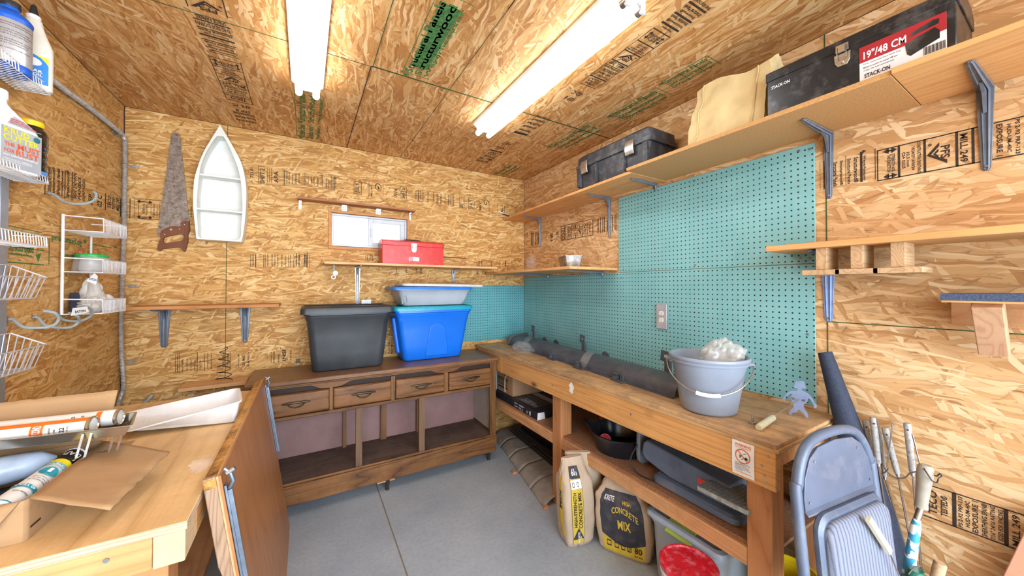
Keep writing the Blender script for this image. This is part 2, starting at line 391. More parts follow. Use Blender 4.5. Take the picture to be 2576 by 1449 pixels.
mb = MB(); mb.box((x0+w, BY+.03, z0+w), (xm-.018, BY+.033, z1-w)).box((xm+.018, BY+.03, z0+w+.03), (x1-w-.035, BY+.033, z1-w-.03)); part('window_pane', mb, M_GLASS, t)
# neighbour's siding seen through the window, daylight on it put in as emission
mb = MB()
for i in range(14): mb.box((-1.5, 5.0, .4+i*.16), (3.5, 5.02+.012*(i % 2), .4+i*.16+.15))
o = part('neighbour_siding', mb, pm('glowing_siding', (246, 248, 252), .6, var=.02, emit=1.0)); o['kind'] = 'structure'

# ---------------------------------------------------------------- seams between boards (thin green-edged lines)
def seam(parent, a, b, m, w=.0028):
    a, b = V(a), V(b); mb = MB(); mb.box((min(a.x, b.x)-w/2, min(a.y, b.y)-w/2, min(a.z, b.z)-w/2), (max(a.x, b.x)+w/2, max(a.y, b.y)+w/2, max(a.z, b.z)+w/2))
    struct('board_seam', mb, m, parent)
seam(ceiling, (LX, 1.864, ZC), (.28, 1.864, ZC), M_SEAM); seam(ceiling, (.28, 1.864, ZC), (RX, 1.855, ZC), M_SEAM, .0012)
seam(ceiling, (.277, 1.864, ZC), (.277, BY, ZC), M_SEAMD, .0045); seam(ceiling, (.285, FY, ZC), (.285, 1.864, ZC), M_SEAM, .003)
seam(ceiling, (.688, 1.1, ZC), (.688, BY, ZC), M_SEAM, .0024); seam(ceiling, (.688, FY, ZC), (.688, 1.2, ZC), M_SEAM, .0024)
seam(wall_back, (-.461, BY, .5), (-.461, BY, ZC), M_SEAM, .003); seam(wall_back, (-.461, BY, 1.3), (1.94, BY, 1.3), M_SEAMD, .002)
seam(wall_back, (.96, BY, 1.705), (1.3, BY, 1.702), M_SEAMD, .003)
seam(wall_right, (RX, .607, .3), (RX, .607, ZC), M_SEAM, .0035); seam(wall_right, (RX, FY, 1.282), (RX, .607, 1.283), M_SEAM, .0026)
seam(wall_left, (LX, BY-.001, .3), (LX, BY-.001, ZC), M_SEAMD, .008)
for pw, a, b in ((wall_back, (LX, BY, ZC), (RX, BY, ZC)), (wall_right, (RX, FY, ZC), (RX, BY, ZC)), (wall_left, (LX, FY, ZC), (LX, BY, ZC)), (wall_back, (RX, BY, .9), (RX, BY, ZC))): seam(pw, a, b, M_SEAMD, .004)

# ---------------------------------------------------------------- stamps printed on the boards
e = .0009
CH_R = (lambda u, v: (lambda p: (-p.y, p.z))(onX(u, v, RX)), lambda s, t: V((RX-e, -s, t)))
CH_B = (lambda u, v: (lambda p: (p.x, p.z))(onY(u, v, BY)), lambda s, t: V((s, BY-e, t)))
CH_L = (lambda u, v: (lambda p: (p.y, p.z))(onX(u, v, LX)), lambda s, t: V((LX+e, s, t)))
CH_C = (lambda u, v: (lambda p: (p.y, p.x))(onZ(u, v, ZC)), lambda s, t: V((t, s, ZC-e)))
def pr(ch, u0, u1, v0, v1):
    a, b = ch[0](u0, (v0+v1)/2)[0], ch[0](u1, (v0+v1)/2)[0]; c, d = ch[0]((u0+u1)/2, v1)[1], ch[0]((u0+u1)/2, v0)[1]
    return min(a, b), max(a, b), min(c, d), max(c, d)
def vtext(mb, fn, s0, s1, t0, t1, txt, up, bold=.02):
    """text running along t; up='+' letter tops towards +s, '-' towards -s, 'h' plain horizontal, 'H' upside down"""
    if up == '+': text(mb, txt, lambda x, y: fn(s0+y, t1-x), 0, 0, t1-t0, s1-s0, bold)
    elif up == '-': text(mb, txt, lambda x, y: fn(s1-y, t0+x), 0, 0, t1-t0, s1-s0, bold)
    elif up == 'h': text(mb, txt, fn, s0, t0, s1-s0, t1-t0, bold)
    else: text(mb, txt, lambda x, y: fn(s1-x, t1-y), 0, 0, s1-s0, t1-t0, bold)
def pcol(mb, ch, u0, u1, v0, v1, txt, up='-', bold=.02): vtext(mb, ch[1], *pr(ch, u0, u1, v0, v1), txt, up, bold)
def pbar(mb, ch, u0, u1, v0, v1):
    s0, s1, t0, t1 = pr(ch, u0, u1, v0, v1); rect(mb, ch[1], s0, t0, s1, t1)
def arrow(mb, fn, s, t0, t1, w):
    rect(mb, fn, s-w*.12, t0+w*.6, s+w*.12, t1-w*.6)
    mb.poly([fn(s-w/2, t0+w*.7), fn(s+w/2, t0+w*.7), fn(s, t0)]); mb.poly([fn(s-w/2, t1-w*.7), fn(s+w/2, t1-w*.7), fn(s, t1)])
def pfs(mb, fn, s0, s1, t0, t1, d=1):
    """tick-shaped mark with the letters PFS; d=+1 letter tops towards +s"""
    ws, wt = s1-s0, t1-t0
    g = (lambda a, b: fn(s0+ws*b, t1-wt*a)) if d > 0 else (lambda a, b: fn(s1-ws*b, t0+wt*a))
    for P in (((.05, .45), (.2, .45), (.5, .12), (.5, -.05)), ((.5, .12), (.5, -.05), (.97, .75), (.82, .75)), ((.3, .42), (.42, .42), (.5, .3), (.5, .2)), ((.5, .3), (.5, .2), (.68, .42), (.58, .42))): mb.poly([g(*p) for p in P])
    text(mb, 'PFS', g, .22, .5, .52, .36, .03)
    text(mb, '®', g, .02, .0, .12, .16, .02)
# --- right wall, upper band
mb = MB()
s0, _, zl, zh = pr(CH_R, 2208, 2212, 378, 456); sE = .3; fn = CH_R[1]
rect(mb, fn, s0, zl, sE, zl+.004); rect(mb, fn, s0, zh-.004, sE, zh)
def S(u): return CH_R[0](u, 415)[0]
for u, w in ((2208, .003), (2262, .006), (2327, .006), (2408, .006), (2449, .006)): rect(mb, fn, S(u)-w/2, zl, S(u)+w/2, zh)
for u, w in ((2202, .0018), (2167, .007), (2128, .0012), (2073, .004), (2063, .001)): rect(mb, fn, S(u)-w/2, zl+.01, S(u)+w/2, zh+.01)
H_ = zh-zl
for u0, u1, txt in ((2082, 2090, 'Weyerhaeuser'), (2096, 2107, 'Structural Panels'), (2113, 2121, 'Structurwood®'), (2132, 2141, 'Structural Panels'), (2148, 2160, 'Structurwood®'), (2170, 2179, '▲ Weyerhaeuser')):
    vtext(mb, fn, S(u0), S(u1), zl+.012, zh-.006, txt.replace('▲ ', ''), '+', .03)
mb.poly([fn(S(2170), zh+.016), fn(S(2180), zh+.01), fn(S(2170), zh+.002)])
for u0, u1, txt in ((2232, 2241, 'THIS DIRECTION'), (2243, 2252, 'STRENGTH AXIS')): vtext(mb, fn, S(u0), S(u1), zl+H_*.22, zl+H_*.78, txt, '+', .03)
arr = MB()
for zc in (zl+H_*.1, zh-H_*.1):
    f2 = lambda s, t, zc=zc: fn(t, zc+s); arrow(mb, f2, 0, S(2222), S(2258), .022)
for u0, u1, txt, k in ((2270, 2278, 'CSA O325', .5), (2281, 2289, '10.5 mm', .45), (2294, 2302, '1R24/2F16/W24', .7), (2308, 2317, 'CONSTRUCTION SHEATHING', .92)): vtext(mb, fn, S(u0), S(u1), zl+H_*(.5-k/2), zl+H_*(.5+k/2), txt, '+', .02)
pfs(mb, fn, S(2335), S(2400), zl+H_*.14, zl+H_*.84, 1)
vtext(mb, fn, S(2416), S(2436), zl+H_*.1, zl+H_*.9, 'MILL 249', '+', .04)
for u0, u1, txt, k in ((2487, 2498, 'SHEATHING SPAN®', .92), (2508, 2524, 'EXPOSURE 1', .86), (2535, 2546, 'HUD-UM-40C', .75), (2556, 2568, 'PS 2-92 PRP-133', .9), (2578, 2610, '7/16"', .5)): vtext(mb, fn, S(u0), S(u1), zl+H_*(.5-k/2), zl+H_*(.5+k/2), txt, '+', .03)
# --- right wall, lower band
a = CH_R[0](2340, 1221); b = CH_R[0](2322, 1295); z1, z0 = a[1], b[1]; H_ = z1-z0
def S(u): return CH_R[0](u, 1255+(u-2330)*.32)[0]
rect(mb, fn, S(2322), z0-.002, S(2600), z0+.002); rect(mb, fn, S(2340), z1-.002, S(2600), z1+.002)
for u, w in ((2401, .009), (2531, .009)): rect(mb, fn, S(u)-w/2, z0, S(u)+w/2, z1)
for u0, u1, txt, k, bd in ((2335, 2358, 'TECO', .72, .05), (2366, 2384, 'TESTED®', .62, .05), (2411, 2422, 'PS 2-92 PRP-133', .9, .03), (2429, 2440, 'HUD-UM-40C', .76, .03), (2446, 2461, 'EXPOSURE 1', .92, .04), (2469, 2484, 'SHEATHING SPAN®', .94, .03), (2491, 2504, '7/16" 24/16 RATING', .94, .02), (2511, 2524, 'SIZED FOR SPACING', .86, .02), (2546, 2567, 'MILL 249', .84, .03)):
    vtext(mb, fn, S(u0), S(u1), z0+H_*(.5-k/2), z0+H_*(.5+k/2), txt, '-', bd)
# --- right wall, between shelves (from corner side)
k = 3.45
def z12(x0, x1, y0, y1): return (1200+x0/k, 1200+x1/k, 300+y0/k, 300+y1/k)
for x0, x1, y0, y1, txt, up in ((735, 765, 935, 1050, 'TECO', '+'), (785, 805, 935, 1040, 'EXPOSURE 1', '+'), (808, 826, 930, 1040, 'SHEATHING SPAN', '+'), (846, 862, 915, 1030, 'MILL 249', '+'), (925, 945, 905, 1000, 'CSA O325', '+'), (952, 966, 900, 1000, '10.5 mm', '+'), (972, 985, 905, 980, 'THIS DIRECTION', '+'), (635, 660, 985, 1060, 'SEP-8', '+'), (688, 708, 975, 1035, '02 C', '+'), (1045, 1060, 870, 990, 'MADE IN CANADA', '+'), (1125, 1140, 860, 970, 'Weyerhaeuser', '+'), (1192, 1206, 830, 960, 'THIS SIDE DOWN', '+'), (480, 495, 985, 1095, 'Structurwood', '+'), (505, 520, 980, 1090, 'Structural Panels', '+'), (530, 545, 985, 1080, 'Structurwood', '+'), (1150, 1165, 850, 970, 'Structurwood', '+')):
    pcol(mb, CH_R, *z12(x0, x1, y0, y1), txt, up, .03)
for x0, x1, y0, y1 in ((728, 732, 930, 1055), (768, 771, 925, 1050), (832, 836, 910, 1042), (868, 871, 905, 1030), (915, 919, 900, 1022), (1004, 1009, 872, 1000), (1070, 1074, 850, 990), (1088, 1091, 850, 985), (1102, 1108, 845, 980), (1172, 1178, 830, 970), (1212, 1215, 830, 965), (470, 476, 985, 1100), (525, 528, 975, 1090)): pbar(mb, CH_R, *z12(x0, x1, y0, y1))
s0, s1, t0, t1 = pr(CH_R, 1200+880/k, 1200+912/k, 300+910/k, 300+1010/k); pfs(mb, CH_R[1], s0, s1, t0, t1, 1)
a = CH_R[0](*z12(728, 0, 0, 1055)[::3]); b = CH_R[0](1200+1009/k, 300+1000/k); rect(mb, fn, a[0], a[1]-.002, b[0], a[1]+.002)
a2 = CH_R[0](1200+728/k, 300+930/k); rect(mb, fn, a[0], a2[1]-.002, b[0], a2[1]+.002)
struct('printed_stamp', mb, M_INK, wall_right)
# --- back wall, upper row
mb = MB(); k = 3.578
def z6(x0, x1, y0, y1): return (600+x0/k, 600+x1/k, 340+y0/k, 340+y1/k)
for x0, x1, y0, y1, txt in ((103, 135, 300, 385, '7/16'), (190, 236, 300, 430, 'SHIFT 2'), (322, 358, 325, 430, 'APA'), (430, 442, 320, 440, 'RATED SHEATHING'), (450, 462, 330, 440, '24/16'), (480, 492, 345, 440, 'EXPOSURE 1'), (508, 524, 350, 440, 'SIZED FOR SPACING'), (540, 552, 345, 430, 'PS 2-04'), (622, 634, 365, 440, 'THIS SIDE DOWN'), (650, 662, 375, 440, 'PANELS'), (672, 686, 375, 445, 'SHEATHING'), (706, 720, 385, 460, 'EXPOSURE'), (785, 800, 385, 480, 'STRENGTH AXIS'), (806, 818, 400, 485, 'THIS DIRECTION'), (845, 856, 380, 500, 'NAIL GUIDE'), (870, 880, 375, 480, 'AT EDGES'), (1050, 1096, 430, 520, 'JUL Y'), (1190, 1205, 450, 550, 'MILL 475'), (1396, 1430, 480, 555, '7/16'), (1466, 1500, 480, 570, 'SHIFT 2'), (1590, 1602, 500, 580, 'APA RATED'), (1612, 1624, 495, 590, 'SHEATHING'), (1632, 1644, 500, 580, '24/16'), (1655, 1665, 505, 600, 'EXPOSURE 1'), (1700, 1712, 510, 600, 'PS 2-04'), (1750, 1762, 515, 600, 'THIS SIDE'), (1780, 1800, 530, 615, 'DOWN SPAN'), (1815, 1828, 530, 620, 'PANELS'), (1885, 1898, 540, 630, 'STRENGTH'), (1905, 1915, 545, 630, 'DIRECTION'), (1988, 2020, 620, 655, '20'), (2076, 2112, 580, 655, 'JUL Y'), (2170, 2184, 600, 675, 'MILL'), (2360, 2380, 630, 700, 'MILL 2')):
    pcol(mb, CH_B, *z6(x0, x1, y0, y1), txt, '-', .03)
for x0, x1, y0, y1 in ((177, 181, 280, 432), (176, 240, 280, 284), (176, 240, 434, 438), (258, 261, 298, 432), (276, 279, 300, 430), (296, 300, 298, 430), (400, 404, 312, 450), (412, 418, 312, 450), (590, 594, 335, 450), (604, 608, 338, 450), (742, 746, 352, 460), (752, 756, 356, 462), (832, 836, 368, 495), (862, 867, 370, 500), (970, 984, 403, 407), (1038, 1041, 416, 526), (1104, 1108, 424, 534), (1038, 1108, 416, 420), (1038, 1108, 527, 531), (1172, 1176, 420, 548), (1455, 1458, 466, 575), (1455, 1512, 464, 468), (1510, 1513, 470, 580), (1620, 1623, 490, 600), (1856, 1860, 520, 640), (1920, 1924, 532, 640), (1935, 1939, 535, 640), (1990, 1993, 540, 655), (2030, 2033, 545, 655), (2068, 2071, 566, 660), (2120, 2123, 570, 665), (2068, 2123, 566, 569), (2068, 2123, 660, 664), (2165, 2168, 580, 690), (2254, 2257, 588, 690), (2330, 2333, 610, 690), (2390, 2393, 630, 705), (1300, 1303, 440, 550)): pbar(mb, CH_B, *z6(x0, x1, y0, y1))
for cx, cy in ((1252, 470), (2225, 610)):
    s, t_ = CH_B[0](600+cx/k, 340+cy/k); pts = [(s+.03*cos(a*.5)*(1-.06*a), BY-e, t_+.035*sin(a*.5)*(1-.05*a)) for a in range(16)]; mb.tube(pts, .0035, 4)
# --- back wall row beside the left shelf and the row under it
k = 3.622
for oy, cols in ((640, ((1212, 1228, 0, 115, 'THIS FACE DOWN'), (1345, 1360, 0, 105, 'THIS SIDE DOWN'), (1385, 1400, 0, 105, 'NAIL AT 6" ON EDGES'), (1412, 1424, 0, 105, 'AND AT 12"'), (1438, 1450, 0, 115, 'SPACE PANELS 1/8"'), (1475, 1488, 0, 115, '1/8" GAP AT ENDS'), (1510, 1520, 10, 110, 'AND EDGES'), (1555, 1566, 0, 115, 'STORE DRY'), (1585, 1596, 0, 120, 'KEEP FLAT'), (1610, 1620, 0, 110, 'FOR SHEATHING'), (1632, 1644, 0, 110, 'USE ONLY'), (1682, 1698, 0, 115, 'ATTENTION'), (570, 585, 960, 1070, 'THIS SIDE DOWN'), (612, 624, 950, 1060, 'NAIL 6" AT EDGES'), (648, 660, 960, 1060, '12" AT ENDS'), (682, 694, 960, 1060, 'SPACE PANELS'), (730, 742, 950, 1050, 'GAP 1/8" BOARDS'), (800, 812, 900, 1040, 'STORE DRY AND FLAT'), (835, 846, 900, 1040, 'PROTECTED'), (940, 952, 890, 1040, 'PANELS'), (985, 998, 900, 1010, 'ATTENTION'), (1080, 1095, 905, 1020, 'ROOF'), (1120, 1145, 920, 1020, 'SEA MAS'), (1170, 1185, 890, 1020, 'RATED'), (1380, 1392, 880, 990, 'WALL'), (1402, 1418, 880, 990, 'INTERIOR'), (1445, 1460, 900, 980, 'PANEL'), (1485, 1520, 870, 970, 'INSI'), (1555, 1570, 870, 960, 'RATED'))),
                 (260, ((215, 235, 915, 1010, 'STRENGTH AXIS'), (242, 258, 925, 1020, 'THIS DIRECTION'), (305, 325, 920, 1040, 'CSA O325'), (338, 350, 920, 1040, '10.5 mm'), (362, 374, 915, 1040, '1R24/2F16/W24'), (650, 664, 940, 1040, 'TESTED')))):
    for x0, x1, y0, y1, txt in cols: pcol(mb, CH_B, 300+x0/k, 300+x1/k, oy+y0/k, oy+y1/k, txt, '-', .03)
    bars = ((1196, 1200, 0, 118), (1240, 1248, 0, 120), (1315, 1320, 0, 118), (1328, 1332, 0, 118), (1705, 1712, 0, 120), (1730, 1733, 0, 120), (1540, 1543, 0, 115), (512, 516, 900, 1078), (530, 536, 900, 1080), (545, 549, 900, 1080), (708, 714, 890, 1065), (775, 779, 900, 1060), (1008, 1012, 885, 1038), (955, 958, 890, 1030)) if oy == 640 else ((94, 102, 865, 1050), (135, 138, 870, 1050), (174, 178, 876, 1052), (288, 292, 890, 1055), (174, 390, 876, 880), (174, 360, 1050, 1056))
    for b in bars: pbar(mb, CH_B, 300+b[0]/k, 300+b[1]/k, oy+b[2]/k, oy+b[3]/k)
for cy in (898, 1038):
    s, t_ = CH_B[0](300+232/k, 260+cy/k); f2 = lambda a, b: V((s+b, BY-e, t_+a)); arrow(mb, f2, 0, -.035, .035, .022)
k = 2.787
for x0, x1, y0, y1, txt in ((10, 20, 545, 640, 'THIS SIDE DOWN'), (30, 42, 545, 640, 'SPACE PANELS'), (70, 82, 560, 645, 'ATTENTION'), (510, 520, 560, 600, 'APA'), (528, 538, 560, 600, 'RATED'), (1290, 1302, 600, 645, 'WALL'), (1310, 1320, 602, 645, 'ROOF'), (780, 792, 650, 690, 'SPAN'), (850, 862, 650, 690, 'GAP'), (880, 895, 655, 690, 'EDGE'), (1280, 1292, 675, 700, 'APA'), (1320, 1345, 675, 700, 'CO'), (660, 672, 1170, 1250, 'ROOF INSI'), (680, 690, 1170, 1255, 'RATED')):
    pcol(mb, CH_B, 740+x0/k, 740+x1/k, 440+y0/k, 440+y1/k, txt, '-', .03)
for x0, x1, y0, y1 in ((500, 503, 558, 600), (545, 549, 560, 600), (1280, 1283, 600, 640), (1380, 1383, 605, 640), (1440, 1443, 600, 645), (92, 95, 540, 650), (715, 718, 645, 690), (1395, 1398, 672, 700), (1478, 1484, 602, 640)): pbar(mb, CH_B, 740+x0/k, 740+x1/k, 440+y0/k, 440+y1/k)
struct('printed_stamp', mb, M_INK, wall_back)
# --- left wall: black band and green mark
mb = MB()
for u0, u1, v0, v1, txt in ((118, 126, 418, 486, 'Structural Panels'), (130, 138, 420, 490, 'Structurwood®'), (142, 150, 424, 492, 'Structural Panels'), (153, 160, 428, 494, 'Weyerhaeuser'), (166, 174, 428, 498, 'Structurwood®'), (184, 192, 435, 500, 'SIDE DOWN'), (196, 203, 445, 502, 'PANELS'), (207, 213, 450, 506, 'SURFACES'), (222, 232, 488, 516, 'SEP'), (244, 256, 490, 520, '02 C'), (270, 279, 492, 524, 'TECO'), (282, 288, 496, 528, 'TESTED'), (291, 300, 498, 530, 'MILL 249')):
    pcol(mb, CH_L, u0, u1, v0, v1, txt, '-', .03)
for u0, u1, v0, v1 in ((112, 114, 415, 490), (127, 128, 420, 490), (162, 164, 428, 500), (180, 182, 432, 505), (264, 266, 486, 528), (302, 304, 500, 545)): pbar(mb, CH_L, u0, u1, v0, v1)
struct('printed_stamp', mb, M_INK, wall_left)
mb = MB()
pcol(mb, CH_L, 22, 84, 612, 634, 'Structurwood', 'h', .03); pcol(mb, CH_L, 24, 82, 636, 646, 'Weyerhaeuser', 'H', .03); pcol(mb, CH_L, 28, 112, 585, 598, 'Structural Panels', 'H', .03); pcol(mb, CH_L, 130, 205, 600, 615, 'Structurwood', 'H', .03); pcol(mb, CH_L, 160, 225, 640, 652, 'Weyerhaeuser', 'H', .03)
for u0, u1, v0, v1 in ((18, 105, 575, 577), (14, 110, 623, 625), (14, 110, 661, 664), (122, 124, 600, 665), (212, 216, 602, 612), (286, 294, 620, 624), (230, 282, 618, 620)): pbar(mb, CH_L, u0, u1, v0, v1)
mb.poly([CH_L[1](*CH_L[0](*p)) for p in ((89, 641), (103, 637), (96, 660))])
mb.poly([CH_L[1](*CH_L[0](*p)) for p in ((188, 655), (200, 651), (194, 672))])
struct('green_stamp', mb, M_GRN, wall_left)
# --- ceiling bands: rows (v0, v1, text) down a strip between two x limits
mb = MB(); g = MB(); fn = CH_C[1]
def strip(mb, xa, xb, rows, uc):
    for v0, v1, txt, k, bd in rows:
        y0, y1 = sorted((onZ(uc(v0), v0, ZC).y, onZ(uc(v1), v1, ZC).y)); m, h = (xa+xb)/2, (xb-xa)/2*k
        if txt == '-': rect(mb, fn, y0, xa, y1, xb)
        elif txt == '<>':
            for q in (xa+.018, xb-.018): arrow(mb, lambda s, t, q=q: fn(t, q+s), 0, y0, y1, .022)
        elif txt == 'PFS': pfs(mb, fn, y0, y1, m-h, m+h, 1)
        else: vtext(mb, fn, y0, y1, m-h, m+h, txt, '+', bd)
u_l = lambda v: 565+(v-150)*.33
xa, xb = onZ(550, 200, ZC).x, onZ(617, 200, ZC).x
strip(mb, xa, xb, [(4, 34, 'PFS', .9, 0), (46, 55, 'SPACE PANELS', .8, .03), (57, 60, '-', 1, 0), (62, 73, 'THIS SIDE DOWN', .95, .05), (77, 79, '-', 1, 0), (80, 86, 'Structural Panels', .95, .04), (88, 92, 'Structurwood®', .7, .04), (94, 98, '-', 1, 0), (99, 103, 'Weyerhaeuser', .6, .04), (107, 109, '-', 1, 0), (111, 116, 'Structural Panels', .9, .04), (118, 122, 'Structurwood®', .8, .04), (124, 129, 'Structural Panels', .95, .04), (131, 135, 'Structurwood®', .8, .04), (137, 138, '-', 1, 0), (150, 151, '-', 1, 0), (158, 164, 'STRENGTH AXIS', .6, .03), (165, 169, 'THIS DIRECTION', .5, .03), (154, 170, '<>', 1, 0), (172, 173, '-', 1, 0), (174, 178, 'CSA O325', .4, .03), (179, 183, '10.5 mm', .4, .03), (184, 187, '1R24/2F16/W24', .6, .03), (190, 191, '-', 1, 0), (193, 208, 'PFS', .7, 0), (209, 210, '-', 1, 0), (211, 216, 'MILL 249', .8, .04), (218, 219, '-', 1, 0), (220, 223, 'SHEATHING SPAN®', .8, .03), (225, 229, 'EXPOSURE 1', .8, .03), (231, 234, 'HUD-UM-40C', .7, .03), (236, 239, 'PS 2-92 PRP-133', .8, .03), (242, 243, '-', 1, 0), (244, 252, 'TECO', .6, .05), (255, 256, '-', 1, 0), (263, 269, '02 C', .7, .03), (276, 282, 'SEP 8', .6, .03), (284, 290, 'Structurwood Panels', .9, .03), (293, 298, 'Structural Panels', .9, .03), (301, 306, 'THIS SIDE DOWN', .9, .03)], u_l)
for x in (xa, xb): y0, y1 = onZ(560, 146, ZC).y, onZ(600, 256, ZC).y; rect(mb, fn, y0, x-.0015, y1, x+.0015); rect(mb, fn, 1.2, x-.002, onZ(560, 42, ZC).y, x+.002)
u_r = lambda v: 1640-(v-104)*1.28
xa, xb = onZ(1602, 101, ZC).x, onZ(1646, 121, ZC).x
strip(mb, xa, xb, [(4, 10, 'THIS SIDE DOWN', .95, .04), (14, 18, '-', 1, 0), (22, 30, 'Structural Panels', .95, .05), (32, 38, 'Structurwood®', .8, .05), (41, 45, '-', 1, 0), (47, 54, 'Structural Panels', .95, .05), (56, 62, 'Structurwood®', .9, .05), (65, 69, '-', 1, 0), (71, 76, 'Weyerhaeuser', .6, .05), (82, 84, '-', 1, 0), (91, 98, 'STRENGTH AXIS', .55, .04), (98, 105, 'THIS DIRECTION', .45, .04), (88, 106, '<>', 1, 0), (112, 114, '-', 1, 0), (117, 121, 'CSA O325', .5, .04), (122, 126, '10.5 mm', .4, .04), (127, 130, '1R24/2F16/W24', .8, .03), (131, 134, 'CONSTRUCTION SHEATHING', .95, .02), (136, 138, '-', 1, 0), (141, 158, 'PFS', .85, 0), (160, 162, '-', 1, 0), (163, 170, 'MILL 249', .85, .05), (172, 173, '-', 1, 0), (174, 178, 'SHEATHING SPAN®', .9, .04), (180, 186, 'EXPOSURE 1', .9, .04), (188, 192, 'HUD-UM-40C', .8, .04), (194, 198, 'PS 2-92 PRP-133', .9, .04), (200, 202, '-', 1, 0), (204, 212, 'TECO', .7, .05), (213, 218, 'TESTED®', .6, .05), (220, 221, '-', 1, 0), (236, 244, '02 C', .6, .04), (250, 257, 'SEP 8', .6, .04), (300, 305, 'Structural Panels', .95, .05), (308, 313, 'Structurwood®', .9, .05), (316, 321, 'Structural Panels', .95, .05), (324, 329, 'Structurwood®', .9, .05), (332, 337, 'Weyerhaeuser', .9, .05), (340, 344, '-', 1, 0), (366, 370, '02 C', .6, .03), (376, 380, 'SEP 8', .6, .03), (386, 388, '-', 1, 0), (390, 396, 'TECO', .7, .04), (398, 402, 'EXPOSURE 1', .9, .04), (404, 408, 'MILL 249', .9, .04), (410, 414, 'SHEATHING SPAN', .9, .04)], u_r)
for x in (xa, xb):
    y0, y1 = onZ(1660, 84, ZC).y, onZ(1500, 220, ZC).y; rect(mb, fn, y0, x-.0015, y1, x+.0015)
    y0 = onZ(1290, 386, ZC).y; rect(mb, fn, y0, x-.0015, BY, x+.0015)
struct('printed_stamp', mb, M_INK, ceiling)
# green marks on the ceiling
def gmark(xa, xb, y0, y1, flip):
    L = y1-y0; fl = (lambda s, t: fn(s, xa+xb-t)) if flip else fn
    f3 = lambda s, t: fn(y0+s, t)
    for s in (.0, .3, .62, .98): rect(g, f3, s*L, xa, s*L+.003, xb)
    rect(g, f3, 0, xa, L, xa+.003)
    w = xb-xa
    for i, (q, h, tx) in enumerate(((.04, .2, 'Weyerhaeuser'), (.34, .24, 'Structurwood'), (.66, .28, 'Structural Panels'))):
        text(g, tx, lambda x, y, q=q: fn(y0+L-x, xb-w*q-y), .03*L, 0, L*.9, w*h, .03)
    g.poly([fn(y1, xa+w*.05), fn(y1+w*.25, xa+w*.15), fn(y1, xa+w*.28)])
for x0, x1, y0, y1 in ((.42, .56, 1.25, 1.83), (-.06, .1, 2.3, 2.72), (1.66, 1.82, 1.25, 1.6), (1.64, 1.76, .95, 1.2), (1.62, 1.8, 1.75, 2.2), (1.56, 1.72, 2.7, 3.0), (-.06, .1, 2.76, 3.0)): gmark(x0, x1, y0, y1, 0)
rect(g, fn, 1.3, .45, 1.75, .53, 1, 1)
struct('green_stamp', g, M_GRN, ceiling)

# ---------------------------------------------------------------- camera
cd = bpy.data.cameras.new('camera'); cam = bpy.data.objects.new('camera', cd); COL.objects.link(cam)
cd.sensor_width = 36; cd.sensor_fit = 'HORIZONTAL'; cd.lens = F/2576*36; cd.shift_x = -(CU-1288)/2576; cd.shift_y = (CV-724.5)/2576; cd.clip_start = .02
R = Matrix((r2, u2, -fw)).transposed(); cam.matrix_world = Matrix.Translation(EYE) @ R.to_4x4(); SC.camera = cam
# ---------------------------------------------------------------- light
w = bpy.data.worlds.new('World'); SC.world = w; w.use_nodes = True; bg = w.node_tree.nodes['Background']
bg.inputs[0].default_value = (.80, .90, 1.0, 1); bg.inputs[1].default_value = 3.9
def area(name, loc, tgt, sx, sy, power, col):
    ld = bpy.data.lights.new(name, 'AREA'); ld.shape = 'RECTANGLE'; ld.size = sx; ld.size_y = sy; ld.energy = power; ld.color = col
    o = bpy.data.objects.new(name, ld); COL.objects.link(o); o.location = loc; d = V(tgt)-V(loc); o.rotation_euler = d.to_track_quat('-Z', 'Y').to_euler(); return o
area('doorway_daylight', (.5, -2.6, 1.5), (.6, 3, 1.0), 3.2, 2.4, 200, (.78, .89, 1.0))
SC.view_settings.view_transform = 'Standard'; SC.view_settings.look = 'None'; SC.view_settings.exposure = .08
try: SC.cycles.use_denoising = True; SC.cycles.max_bounces = 5; SC.cycles.diffuse_bounces = 3; SC.cycles.glossy_bounces = 2; SC.cycles.transmission_bounces = 3; SC.cycles.use_adaptive_sampling = True; SC.cycles.adaptive_threshold = .05; SC.cycles.transparent_max_bounces = 12; SC.cycles.caustics_reflective = False; SC.cycles.caustics_refractive = False; SC.cycles.sample_clamp_indirect = 6
except Exception: pass
M_TUBE = pm('lit_tube', (250, 252, 255), .4, var=0, emit=14)
M_FIX = pm('fixture_enamel', (238, 238, 234), .4, var=.02)
def fixture(xc, y0, y1, label):
    t = thing('ceiling_light', label, 'light', (xc, (y0+y1)/2, ZC), group=None)
    w = .075; mb = MB()
    prof = [(-w, ZC-.0), (-w, ZC-.018), (-.022, ZC-.052), (.022, ZC-.052), (w, ZC-.018), (w, ZC)]
    mb.prism([(xc+a, y0, z) for a, z in prof], (0, y1-y0, 0)); part('housing', mb, M_FIX, t, bevel=.002)
    for sx in (-.04, .04):
        mb = MB(); z = ZC-.068; mb.tube([(xc+sx, y0+.03, z), (xc+sx, y1+.004, z)], .0165, 16); tb = part('tube', mb, M_TUBE, t, smooth=True)
        mb = MB(); mb.cyl((xc+sx, y0+.006, z), (xc+sx, y0+.032, z), .017, n=16); part('end_cap', mb, M_SILV, t, smooth=True)
        mb = MB(); mb.box((xc+sx-.012, y0, z-.02), (xc+sx+.012, y0+.012, ZC-.03)); part('lamp_holder', mb, M_WPLA, t, bevel=.002)
        mb = MB(); mb.box((xc+sx-.012, y1-.012, z+.0), (xc+sx+.012, y1, ZC-.03)); part('lamp_holder', mb, M_WPLA, t, bevel=.002)
fixture(.005, .86, 2.18, 'lit two-tube fluorescent light on the ceiling, the one nearer the left wall')
fixture(1.035, .86, 2.14, 'lit two-tube fluorescent light on the ceiling, nearer the right wall shelves')
